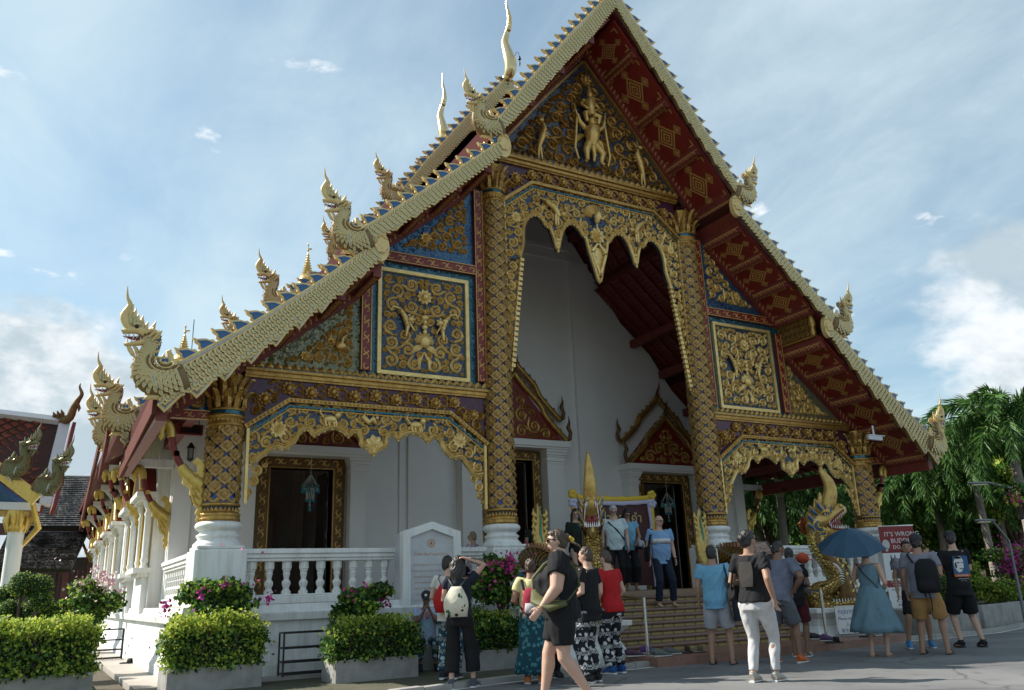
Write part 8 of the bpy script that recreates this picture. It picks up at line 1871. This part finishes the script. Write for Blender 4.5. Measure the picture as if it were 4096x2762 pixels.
# couple by the planter
W2, w2 = P_((-5.22,-3.0,GZ), 20, 1.66, 'man in white t-shirt with red drawstring bag beside the stele', skin=SKINL, shirt=WHTC, sleeve=.5, pants=ELET, pleg=.97, pfl=1.35, shoes=('sneaker', shoemat('navy',(.03,.035,.06)), SOLE), hair=('crop',HBLK), arms=('fwd','down'), look=(-35,8))
W3, w3 = P_((-5.62,-4.2,GZ), 12, 1.60, 'woman in navy top and wide black trousers with tattooed arm raised to her head', skin=SKINL, fem=True, shirt=NAVC, sleeve=.42, hem=.9, pants=BLKC, pleg=.86, pfl=1.7, shoes=RNS, hair=('long',HBLK), arms=('phone','head'), feet=((.12,.04,0),(-.16,-.10,0)), look=(-20,0))
def sackpack(host, info, mat, label, w=.16, h=.36, deco=None, zc=1.13):
    o = bag_thing('drawstring_bag', host, label, 'bag'); u = info['up']; m = MB()
    S_ = []; 
    for q in range(9):
        t = q/8; z = zc+h*(.5-t); ww = w*(.42+.62*math.sin(min(1,t*1.15)*2.2)); dd = .045+.055*math.sin(t*2.7)
        S_.append((u(0,.145+dd*.8,z), ww*info['k'], dd*info['k'], info['bx'], info['by']))
    loft(m, S_, 16); m.build('sack', mat, o)
    m = MB()
    for e in (-1,1): m.tube([u(e*.05,.17,zc+h*.48), u(e*.12,.11,1.42), u(e*.13,.0,1.475), u(e*.13,-.12,1.36), u(e*.17,-.06,1.12), u(e*w*.9,.14,zc-h*.42)], .007, 6)
    m.build('cord', BLACK, o)
    if deco:
        m = MB()
        for (x, z, s_) in deco:
            b = u(x*.9, .282, z); X_ = info['bx']
            m.ball(b+Vector((0,.0,0)), (.018*s_,.02,.04*s_), 0, 8, 6); m.ball(b+X_*.026*s_+Vector((0,0,.008)), (.009*s_,.015,.016*s_), 0, 6, 5); m.ball(b-X_*.026*s_+Vector((0,0,-.004)), (.009*s_,.015,.016*s_), 0, 6, 5); m.ball(b+Vector((0,0,-.048*s_)), (.018*s_,.018,.014*s_), 1, 7, 5)
        m.build('cactus_print', [material('cactus_green', (.03,.10,.045), .8), NAVC], o)
    return o
sackpack(W2, w2, REDC, 'red drawstring bag on the man in the white t-shirt', .15, .40)
sackpack(W3, w3, CREC, 'cream drawstring bag with green cactus print on the woman in navy', .17, .40, [(-.06,1.19,1.3),(.07,1.12,1.4),(-.02,1.03,1.4),(.10,1.0,1.1),(-.11,1.08,1.2)])
TAT = material('tattoo_ink', (.07,.06,.065), .6); a, e, wr = w3['arm'][1]; m = MB()
for q in range(9):
    t = .1+.09*q; p = e.lerp(wr, t); d = (wr-e).normalized(); sd = d.cross(Vector((0,0,1))).normalized(); uu = sd.cross(d)
    for f in range(3): an = 2.1*q+f*2.2; r_ = .0405-.012*t; m.ball(p+sd*r_*math.cos(an)+uu*r_*math.sin(an), (.012,.010,.009), 0, 6, 5)
m.build('tattoo', TAT, W3)
PHN = bag_thing('smartphone', W3, 'black smartphone held by the woman in navy', 'phone'); m = MB(); q = w3['arm'][0][2]; m.box(q.x-.10, q.x-.02, q.y-.05, q.y-.04, q.z+.0, q.z+.14); m.build('case', BLACK, PHN)
# seated boy
q = at_y(968, 1440, -1.05); W4, w4 = P_((q.x, q.y, .0), 176, 1.62, 'boy in black cap and tie-dye shirt sitting below the stele', skin=SKIND, shirt=TIED, sleeve=.5, hem=.84, pants=ELET, pleg=.86, pfl=1.25, shoes=('sneaker', shoemat('black',(.015,.015,.018)), DSOLE), hair=('cap',HBLK), arms=('face','face'), seat=.42, feet=((.14,-.42,0),(-.14,-.40,0)), look=(-8,18))
ms_ = MB(); ms_.box(q.x-.5, q.x+.5, q.y-.2, q.y+.3, -.02, .40); tag(ms_.build('stone_ledge', MT['concrete']), 'low concrete ledge the boy sits on', 'ledge')
m = MB(); m.ball(w4['hp'](0,-.092,.075), (.022,.008,.022), 0, 10, 6); m.build('cap_badge', WHITE, W4)
# women by the fourth planter
W5, w5 = P_((-4.68,-4.43,GZ), 2, 1.54, 'woman in pale yellow top with teal batik skirt and red backpack', skin=SKINM, fem=True, w=1.22, shirt=cloth('pale_yellow', (.66,.60,.30)), sleeve=.5, hem=.98, skirt=(BATIK, 1.03, .13, .165, .275), shoes=('sneaker', shoemat('orange',(.60,.20,.06)), SOLE), hair=('bun',HBRN), arms=('fwd','fwd'))
def backpack(host, info, mat, mat2, label, sc=1., zc=1.18, side=0.):
    o = bag_thing('backpack', host, label, 'backpack'); u = info['up']; k = info['k']; m = MB()
    loft(m, [(u(side,.20,zc-.21*sc), .115*sc*k, .07*sc*k, info['bx'], info['by']), (u(side,.225,zc-.17*sc), .145*sc*k, .095*sc*k, info['bx'], info['by']), (u(side,.225,zc+.05*sc), .145*sc*k, .09*sc*k, info['bx'], info['by']), (u(side,.205,zc+.17*sc), .125*sc*k, .07*sc*k, info['bx'], info['by']), (u(side,.18,zc+.22*sc), .07*sc*k, .04*sc*k, info['bx'], info['by'])], 16); m.build('pack', mat, o)
    m = MB(); loft(m, [(u(side,.275,zc-.20*sc), .105*sc*k, .05*sc*k, info['bx'], info['by']), (u(side,.29,zc-.15*sc), .115*sc*k, .055*sc*k, info['bx'], info['by']), (u(side,.285,zc-.03*sc), .10*sc*k, .045*sc*k, info['bx'], info['by'])], 14); m.build('pocket', mat2, o)
    m = MB()
    for e in ((-1,1) if side == 0 else (1,)): m.tube([u(e*.10+side*.3,.16,zc+.18*sc), u(e*.135,.09,1.44), u(e*.14,-.02,1.475), u(e*.14,-.13,1.34), u(e*.19,-.06,1.13), u(e*.12+side,.16,zc-.18*sc)], .020, 8, 0, (1,.4))
    m.build('strap', BLKC, o); return o
backpack(W5, w5, cloth('crimson_nylon', (.28,.02,.045)), cloth('light_grey_nylon', (.42,.40,.41)), 'red and grey backpack on the woman in yellow', .86, 1.14)
q = at_y(1243, 1350, -3.95); P_((q.x, q.y, GZ), 165, 1.56, 'dark haired woman half hidden behind the woman walking in black', skin=SKINL, fem=True, shirt=BLUC, pants=BLKC, pleg=.95, shoes=('sneaker', shoemat('black',(.015,.015,.018)), DSOLE), hair=('bun',HBLK), arms=('fwd','down'), look=(15,0))
# men in elephant trousers
W6, w6 = P_((-4.11,-4.92,GZ), -62, 1.66, 'man in black t-shirt and wide elephant print trousers facing left', skin=SKINL, w=1.12, shirt=BLKC, sleeve=.55, hem=.78, pants=ELEB, pleg=.97, pfl=1.5, shoes=('sneaker', shoemat('blackred',(.02,.018,.02)), SOLE), hair=('crop',HBRN), arms=('fwd','low'), belly=.03, look=(0,12))
m = MB(); u = w6['up']; m.tube([u(.05,-.22,1.0), u(.16,-.16,.98), u(.22,-.02,.98)], [(.03,.05),(.05,.075),(.02,.05)], 10); m.build('pouch', BLKC, bag_thing('belt_bag', W6, 'black belt bag on the man in elephant trousers', 'bag'))
W7, w7 = P_((-3.26,-4.25,GZ), -48, 1.66, 'man in red t-shirt and grey patterned trousers behind the man in black', skin=SKINL, w=1.05, shirt=REDC, sleeve=.5, hem=.84, pants=ELEB, pleg=.97, pfl=1.4, shoes=('sneaker', shoemat('blue',(.02,.09,.30)), SOLE), hair=('crop',HBRN), arms=('low','low'), look=(0,25), lean=6)
m = MB(); q = w7['arm'][1][2]; m.tube([q+Vector((.0,.0,.02)), q+Vector((0,0,-.0))], .034, 12); m.build('watch', BLACK, W7); m = MB(); u = w7['up']; m.tube([u(-.18,-.13,.98), u(-.23,-.05,.86), u(-.22,-.04,.80)], [(.05,.03),(.085,.045),(.06,.03)], 10); m.build('pouch', BLKC, bag_thing('shoulder_bag', W7, 'small black bag at the hip of the man in red', 'bag'))
# on the porch and the stair
q = at_y(1313, 1300, .2); P_((q.x, q.y, FLOOR), 150, 1.66, 'long haired woman in dark green standing left of the naga head', skin=SKINL, fem=True, shirt=GRNC, sleeve=1.5, hem=.82, skirt=(GRNC, 1.0, .10, .15, .24), hair=('long',HBLK), arms=('low','low'), look=(-25,10), glasses='thin')
q = at_y(1405, 1345, -.35); W8, w8 = P_((q.x, q.y, FLOOR), 178, 1.68, 'grey haired man in white polo shirt looking down at the stairs', skin=SKINL, w=1.1, shirt=POLW, sleeve=.6, hem=.82, pants=BLKC, pleg=.97, hair=('short',HGRY), arms=('down','down'), look=(5,28), glasses='thin', belly=.04)
m = MB(); u = w8['up']; m.tube([u(-.15,.08,1.46), u(-.12,-.10,1.40), u(.05,-.17,1.22), u(.20,-.08,1.02)], .018, 6, 0, (1,.4)); m.build('strap', BLKC, W8)
q = at_y(1436, 1345, .0); W9, w9 = P_((q.x, q.y, FLOOR), 170, 1.66, 'woman in blue top carrying a bag and folded shawl behind the grey haired man', skin=SKINM, fem=True, shirt=BLUC, sleeve=.3, hem=.84, pants=BLKC, pleg=.88, pfl=1.8, hair=('long',HBLK), arms=('low','down'), look=(10,30), glasses='thin')
m = MB(); u = w9['up']; m.tube([u(.20,-.12,1.04), u(.24,-.14,.96), u(.22,-.12,.86)], [(.06,.04),(.10,.06),(.08,.05)], 10); m.build('bag', NAVC, bag_thing('hand_bag', W9, 'navy bag carried by the woman in the blue top', 'bag')); m = MB(); m.tube([u(.16,-.22,1.02), u(.25,-.2,.98), u(.30,-.16,.90)], [.05,.06,.03], 9); m.ball(u(.2,-.24,.95), .05); m.build('cloth', cloth('grey_print_shawl', (.42,.43,.47), (.12,.13,.16), 20), bag_thing('shawl', W9, 'grey patterned shawl over the navy bag', 'shawl'))
q = at_y(1512, 1386, -1.40); W10, w10 = P_((q.x, q.y, FLOOR-3*.1045+.002), 158, 1.70, 'bald man in striped blue polo shirt stepping down the stairs', skin=SKINL, w=1.16, shirt=POLO, sleeve=.62, hem=.80, pants=DENM, pleg=.96, pfl=1.1, hair=('bald',HBLK), arms=('down','down'), look=(28,12), glasses='thin', belly=.04, feet=((.17,-.02,0),(-.13,-.02,0)))
u = w10['up']; k = w10['k']
for z, h_, mt in ((1.245,.075,WHTC),(1.195,.025,GRYC)):
    m = MB(); loft(m, [(u(0,-.020,z-h_/2), .205*k, .155*k, w10['bx'], w10['by']), (u(0,-.016,z+h_/2), .203*k, .152*k, w10['bx'], w10['by'])], 24); m.build('shirt_stripe', mt, W10)
m = MB(); q = w10['arm'][0][2]; m.tube([q+Vector((0,0,.03)), q+Vector((0,0,.005))], .034, 12); m.build('watch', BLACK, W10)
BB = bag_thing('shoulder_bag', W10, 'flat black bag hanging from the bald man\'s shoulder', 'bag'); m = MB(); m.tube([u(-.27,.02,1.14), u(-.285,.03,1.0), u(-.28,.03,.86)], [(.11,.035),(.13,.04),(.11,.035)], 12, upv=(1,0,0)); m.build('pouch', BLKC, BB); m = MB(); m.tube([u(-.16,.06,1.46), u(-.17,-.04,1.475), u(-.24,-.08,1.3), u(-.27,-.02,1.12)], .022, 6, 0, (1,.35)); m.build('strap', BLKC, BB)
q = at_y(1221, 1290, .9); P_((q.x, q.y, FLOOR), 172, 1.70, 'bearded man sitting behind the left naga tail', skin=SKINM, shirt=GRNC, pants=BLKC, pleg=.9, hair=('short',HBLK), stubble=HBLK, look=(0,10), glasses='thin', seat=.72, arms=('knee','knee'), feet=((.14,-.42,0),(-.14,-.4,0)))
q = at_y(1074, 1255, .8); P_((q.x, q.y, FLOOR), -60, 1.50, 'short haired person in floral blouse behind the balustrade', skin=SKINL, fem=True, shirt=FLOR, sleeve=.7, pants=DENM, pleg=.95, hair=('crop',HSND), glasses='thin', seat=.54, arms=('knee','knee'), feet=((.14,-.42,0),(-.14,-.4,0)), look=(0,10))
q = at_y(1172, 1268, .75); P_((q.x, q.y, FLOOR-.35), 100, 1.45, 'child in white crouching behind the middle pedestal', skin=SKINM, shirt=WHTC, sleeve=1.4, pants=DENM, hair=('short',HBLK), arms=('knee','knee'), lean=40)
# in front of the stair
FF = ('sandal', shoemat('dark',(.025,.025,.027)), DSOLE)
W11, w11 = P_((-1.48,-4.41,GZ), 8, 1.70, 'man in light blue t-shirt and pale shorts seen from behind', skin=SKINM, w=1.12, shirt=BLUC, sleeve=.58, hem=.80, pants=LGRS, pleg=.44, pfl=1.18, shoes=FF, hair=('crop',HBLK), arms=('down','fwd'), feet=((.14,0,0),(-.16,.02,0)))
def tote(host, info, mat, label, sg=-1, z0=.62, z1=1.06, x=.27):
    o = bag_thing('tote_bag', host, label, 'bag'); u = info['up']; m = MB(); m.tube([u(sg*x,.04,z1), u(sg*(x+.03),.05,(z0+z1)/2), u(sg*(x+.03),.05,z0)], [(.16,.02),(.17,.05),(.16,.045)], 12, upv=(1,0,0)); m.build('sack', mat, o); m = MB(); m.tube([u(sg*(x-.02),-.09,z1), u(sg*.19,-.04,1.44), u(sg*.18,.06,1.45), u(sg*(x-.02),.15,z1)], .014, 6); m.build('handle', mat, o)
tote(W11, w11, NAVC, 'navy tote bag on the man in the light blue t-shirt')
W12, w12 = P_((-2.73,-6.46,GZ), 28, 1.76, 'woman in black sheer-backed top and pale ripped jeans walking away', skin=SKINM, fem=True, w=1.14, shirt=BLKC, sleeve=.6, hem=.90, pants=PALE, pleg=.95, shoes=('sneaker', shoemat('beige',(.42,.38,.33)), SOLE), hair=('bun',HBLK), arms=('fwd','swing'), feet=((.10,.05,0),(-.10,-.12,0)), look=(-22,-4), vox=.011, hipw=1.12, glasses='sun')
u = w12['up']; k = w12['k']; m = MB(); n = 8; V = []
for i in range(7):
    for j in range(n): x = -.075+.15*j/(n-1); z = 1.08+.29*i/6; V.append(u(x*(1.0+.25*math.sin(i/6*3)), .128+.010*math.cos(x*14)-.022*abs(i/6-.3)+.018, z))
m.add(V, [(i*n+j, i*n+j+1, (i+1)*n+j+1, (i+1)*n+j) for i in range(6) for j in range(n-1)], 0, True); m.build('sheer_back', cloth('sheer_mesh', (.05,.045,.042)), W12)
HB = bag_thing('shoulder_bag', W12, 'black bag under the left arm of the woman in pale jeans', 'bag'); m = MB(); m.tube([u(.20,-.10,1.06), u(.26,-.02,1.0), u(.26,.08,1.02)], [(.04,.05),(.09,.10),(.05,.07)], 12); m.build('pouch', BLKC, HB); m = MB(); m.tube([u(.20,-.1,1.08), u(.17,-.03,1.45), u(.18,.06,1.44), u(.26,.08,1.06)], .012, 6); m.build('strap', BLKC, HB)
CUPM = material('clear_cup', (.60,.56,.50), .1, trans=.5)
q = w12['arm'][0][2]; CP = bag_thing('iced_drink', W12, 'cup of iced coffee with orange straw held by the woman in pale jeans', 'cup'); m = MB(); b_ = q+Vector((-.06,-.06,-.02)); m.lathe([(.028,-.04),(.036,.06),(.040,.075),(.03,.09)], 14, tuple(b_)); m.build('cup', CUPM, CP); m = MB(); m.tube([b_+Vector((0,0,.05)), b_+Vector((.0,-.01,.17))], .005, 6); m.build('straw', material('orange_straw', (.6,.14,.02), .5), CP)
W13, w13 = P_((-.73,-4.93,GZ), 24, 1.76, 'man in grey and black jersey leaning forward with hand on hip, orange shoes', skin=SKIND, w=1.28, shirt=GREYB, sleeve=.75, hem=.82, pants=GRYS, pleg=.44, pfl=1.12, shoes=('sneaker', shoemat('bright_orange',(.62,.11,.015)), SOLE), hair=('crop',HBLK), arms=('fwd','hip'), lean=16, feet=((.13,.05,0),(-.20,-.05,0)), look=(-30,20), belly=.03)
q = at_y(1822, 1500, -4.35); P_((q.x, q.y, GZ), 10, 1.66, 'person in orange cap and maroon shorts behind the man with orange shoes', skin=SKIND, shirt=BLKC, sleeve=.6, pants=MARC, pleg=.42, pfl=1.15, shoes=('sandal', shoemat('white',(.62,.62,.60)), SOLE), hair=('crop',HBLK), arms=('fwd','fwd'))
m = MB(); c_ = at_y(1822, 1268, -4.35); OC = empty('orange_cap', c_, 0, 'orange red cap on the person behind the leaning man', 'cap'); m.ball((0,0,0), (.095,.105,.09), 0, 14, 9); m.tube([(0,-.08,-.02),(0,-.15,-.03),(0,-.18,-.04)], [(.08,.01),(.06,.008),(.03,.005)], 12); m.build('crown', cloth('orange_red', (.48,.08,.04)), OC)
# woman with the umbrella
W14, w14 = P_((.84,-5.33,GZ), 14, 1.64, 'woman in dusty blue sleeveless dress under a dark blue umbrella', skin=SKINL, fem=True, shirt=DRSB, sleeve=0, hem=.84, skirt=(DRSB, 1.12, .38, .155, .40), shoes=('sandal', shoemat('tan',(.30,.18,.11)), shoemat('tan',(.30,.18,.11))), hair=('short',HBLK), arms=('up','low'), feet=((.12,.02,0),(-.10,-.05,0)))
m = MB(); u = w14['up']; m.tube([u(.16,.06,1.455), u(.05,.135,1.3), u(-.12,.13,1.1), u(-.20,.03,.98)], .008, 6); m.build('bag_strap', BLACK, W14)
q = w14['arm'][0][2]; UM = bag_thing('umbrella', W14, 'open dark blue folding umbrella held over the woman in the dress', 'umbrella'); tipz = Vector((q.x-.02, q.y+.10, 0)); tilt = Matrix.Rotation(R(-20), 3, 'X') @ Matrix.Rotation(R(-6), 3, 'Y')
UMC = material('umbrella_blue', (.012,.050,.095), .5, 0, (3,.5,(.016,.065,.12)), (10,.2), spec=.4); base = q+Vector((0,0,.0)); top = base+tilt @ Vector((.10,0,.66)); m = MB(); nseg = 8; rings = 6; V = []
for i in range(rings+1):
    r_ = .52*i/rings; 
    for j in range(nseg*4):
        a = 6.283*j/(nseg*4); ph = (j % 4)/4; sag = math.sin(math.pi*ph); rr = r_*(1-.10*sag*(i/rings)); zz = -.30*(i/rings)**1.7+.035*sag*(i/rings)**1.5*-.2
        V.append(top+tilt @ Vector((rr*math.cos(a), rr*math.sin(a), zz)))
nn = nseg*4; m.add(V, [(i*nn+j, i*nn+(j+1) % nn, (i+1)*nn+(j+1) % nn, (i+1)*nn+j) for i in range(rings) for j in range(nn)], 0, False); m.build('canopy', UMC, UM)
m = MB(); m.tube([base-tilt @ Vector((-.0,0,.12)), top+tilt @ Vector((0,0,.05))], .007, 8); m.build('shaft', MT['chrome'], UM); m = MB(); m.tube([base-tilt @ Vector((0,0,.16)), base-tilt @ Vector((0,0,.04))], .014, 8); m.build('handle', BLACK, UM)
for j in range(nseg): a = 6.283*j/nseg; m = MB(); m.tube([top+tilt @ Vector((.50*t*math.cos(a), .50*t*math.sin(a), -.30*t**1.7-.012)) for t in (0,.25,.5,.75,1)], .004, 5); m.build('rib', MT['chrome'], UM)
# man in khaki shorts
W15, w15 = P_((1.60,-5.70,GZ), 12, 1.78, 'man in grey t-shirt and tan shorts with black backpack on one shoulder', skin=SKINM, w=1.14, shirt=GRYC, sleeve=.6, hem=.80, pants=KHAK, pleg=.46, pfl=1.22, shoes=FF, hair=('cap',HBLK), arms=('down','fwd'), feet=((.16,.03,0),(-.18,-.02,0)), look=(0,0))
backpack(W15, w15, BLKC, BLKC, 'large black backpack hanging off the man in tan shorts', 1.15, 1.12, side=-.12)
m = MB(); u = w15['up']; m.tube([u(-.12,.30,.92), u(-.14,.31,.78), u(-.13,.30,.62)], .014, 6, 0, (1,.4)); m.tube([u(-.06,.30,.92), u(-.08,.31,.82)], .012, 6); m.build('dangling_strap', BLKC, W15)
q = at_y(2090, 1440, -4.75); P_((q.x, q.y, GZ), 170, 1.74, 'dark haired man hidden behind the man in tan shorts, blue shoes', skin=SKINM, shirt=GRYC, pants=BLKC, pleg=.45, shoes=('sneaker', shoemat('cyan',(.02,.18,.42)), SOLE), hair=('short',HBLK), feet=((.14,0,0),(-.22,-.1,0)))
# man in black reading
W16, w16 = P_((3.10,-5.30,GZ), -28, 1.86, 'young man in black cap and black printed t-shirt reading a leaflet', skin=SKINL, w=.98, shirt=BLKC, sleeve=.66, hem=.76, pants=BLKC, pleg=.47, pfl=1.3, shoes=('sneaker', shoemat('black',(.015,.015,.018)), DSOLE), hair=('cap',HBLK), arms=('phone','phone'), look=(-25,22), feet=((.13,0,0),(-.17,.08,0)))
u = w16['up']; fr16 = lambda x, z, d: u(x, .150+d-.10*x*x*6*.3, z); X_ = w16['bx']
def panel16(name, pts, mat, d): m = MB(); V = [u(x, .149+d-.5*x*x, z) for x, z in pts]; c = u(sum(p[0] for p in pts)/len(pts), .149+d-.5*(sum(p[0] for p in pts)/len(pts))**2, sum(p[1] for p in pts)/len(pts)); m.add([c]+V, [(0, i+1, (i+1) % len(V)+1) for i in range(len(V))]); m.build(name, mat, W16)
panel16('print_blue', [(-.13,1.07),(-.13,1.36),(.0,1.36),(.10,1.36),(.12,1.20),(.12,1.07),(0,1.07)], material('print_blue', (.03,.10,.22), .8), .004)
panel16('print_face', [(-.02,1.36),(.06,1.35),(.10,1.27),(.095,1.18),(.05,1.11),(.0,1.12),(-.045,1.19),(-.05,1.29)], material('print_white', (.60,.60,.58), .8), .009)
for x, z, rx_, rz_ in ((.035,1.26,.022,.008),(-.025,1.26,.016,.007),(.0,1.17,.03,.006),(.03,1.335,.06,.02),(.075,1.22,.014,.05)): panel16('print_black', [(x+rx_*math.cos(a), z+rz_*math.sin(a)) for a in np.linspace(0,6.28,9)[:-1]], BLKC, .013)
panel16('print_orange', [(-.13,1.045),(-.13,1.085),(0,1.085),(.12,1.085),(.12,1.045),(0,1.045)], material('print_orange', (.50,.12,.03), .8), .011)
for t, z, sz in (('SALVADOR',1.065,.036),('ICONOGRAPHY',1.015,.026),('museum collection',.985,.014)):
    o = text('lettering', t, u(0,.172,z), (R(90),0,R(180)), sz, MT['print_white'], W16, ext=.0005)
LF = bag_thing('leaflet', W16, 'white leaflet in the hands of the young man in black', 'leaflet'); a_, b_ = w16['arm'][0][2], w16['arm'][1][2]; c_ = (a_+b_)/2+Vector((0,-.06,.07)); m = MB(); m.bar(c_+Vector((-.01,0,-.10)), c_+Vector((-.01,-.03,.10)), .15, .004, 0, upv=(0,1,0)); m.bar(c_+Vector((.12,.02,-.10)), c_+Vector((.12,-.01,.10)), .12, .004, 0, upv=(.3,1,0)); m.build('paper', material('leaflet_paper', (.55,.60,.70), .7), LF)
# ---------------------------------------------------------------- shoes left at the stair, bottles
def pair(u, v, z, kind, c, label, rz=0., sole=None):
    a = at(u, v, 1); c0 = Vector((-10.335,-14.11,1.15)); d = a-c0; p = c0+d*((z-c0.z)/d.z); S_ = empty('pair_of_shoes', p, rz, label, 'shoes', 'shoes left on and below the stairs'); mt = shoemat('pair_'+label.replace(' ','_')[:24], c)
    for e in (-.06,.06):
        m = MB(); f = Vector((e, 0, .078))
        if kind == 'slide': m.tube([f+Vector((0,.11,-.066)), f+Vector((0,.0,-.066)), f+Vector((0,-.13,-.066))], [(.036,.014),(.042,.013),(.03,.012)], 12, upv=(0,0,1)); m.tube([f+Vector((-.045,-.05,-.06)), f+Vector((-.025,-.05,-.015)), f+Vector((.025,-.05,-.015)), f+Vector((.045,-.05,-.06))], [(.010,.045)]*4, 8)
        else: m.tube([f+Vector((0,.12,-.03)), f+Vector((0,.07,-.015)), f+Vector((0,-.02,-.035)), f+Vector((0,-.14,-.055))], [(.034,.045),(.04,.055),(.045,.04),(.03,.018)], 12, upv=(0,0,1)); m.tube([f+Vector((0,.12,-.068)), f+Vector((0,0,-.068)), f+Vector((0,-.15,-.066))], [(.036,.012),(.044,.012),(.03,.010)], 12, 1, upv=(0,0,1))
        m.build('shoe', [mt, SOLE if sole is None else sole], S_)
    return S_
LD_ = .158
for u_, v_, z, kd, c, lb, rz in ((1497,1455,.262,'slide',(.10,.22,.38),'light blue slides on the second step',1.2),(1415,1462,.262,'slide',(.13,.06,.025),'brown sandals on the second step left',.9),(1418,1438,.365,'slide',(.05,.05,.045),'dark flip flops on the third step',1.3),(1440,1491,LD_,'shoe',(.06,.02,.05),'dark plum sandals at the foot of the stairs',1.2),(1475,1484,LD_,'shoe',(.09,.03,.16),'purple shoes at the foot of the stairs',.5),(1500,1491,LD_,'shoe',(.10,.12,.11),'grey striped sneakers in front of the purple shoes',1.3),(1525,1486,LD_,'shoe',(.08,.085,.085),'grey trainers right of the striped sneakers',.9),(1555,1483,LD_,'slide',(.05,.045,.03),'dark mules on the tiled landing',1.2),(1585,1482,LD_,'slide',(.16,.14,.10),'gold flecked mules on the tiled landing',1.25),(1855,1452,LD_,'shoe',(.02,.018,.02),'black sneakers by the shoe sign',1.2),(1880,1456,LD_,'shoe',(.07,.03,.10),'sneakers with purple trim by the shoe sign',.6),(1893,1461,LD_,'slide',(.02,.02,.02),'black sandals in front of the shoe sign',1.1),(1968,1447,LD_,'slide',(.035,.03,.03),'black slides right of the shoe sign',.4),(1985,1445,LD_,'shoe',(.40,.40,.40),'white and black sneakers beside the dress',1.5),(1850,1445,LD_,'shoe',(.5,.5,.5),'white slippers left of the shoe sign',.2)): pair(u_, v_, z, kd, c, lb, rz)
pair(288, 1507, .055, 'slide', (.012,.012,.014), 'black slippers on the side walk by the plinth', 1.1, BLACK)
q = at_g(2012, 1447, LD_) if False else at(2012, 1447, 1); BT_ = empty('water_bottle', at_y(2012, 1447, -3.75), 0, 'clear water bottle standing behind the woman in the dress', 'bottle'); BT_.location.z = LD_; m = MB(); m.lathe([(.032,0),(.033,.15),(.015,.19),(.014,.21)], 12); m.build('bottle', CUPM, BT_); m = MB(); m.lathe([(.016,.21),(.016,.23)], 10); m.build('cap', WHITE, BT_)
q = at_y(975, 1418, -1.3); RDK = empty('drink_pouch', w4['arm'][0][2]+W4.location, 0, 'plastic bag drink in the hands of the seated boy', 'drink'); RDK.location = W4.matrix_basis @ ((w4['arm'][0][2]+w4['arm'][1][2])/2+Vector((0,-.05,-.05))); m = MB(); m.tube([(0,0,.06),(0,0,0),(0,0,-.09)], [.012,.035,.03], 10); m.build('pouch', material('red_drink', (.35,.10,.10), .2, trans=.3), RDK)
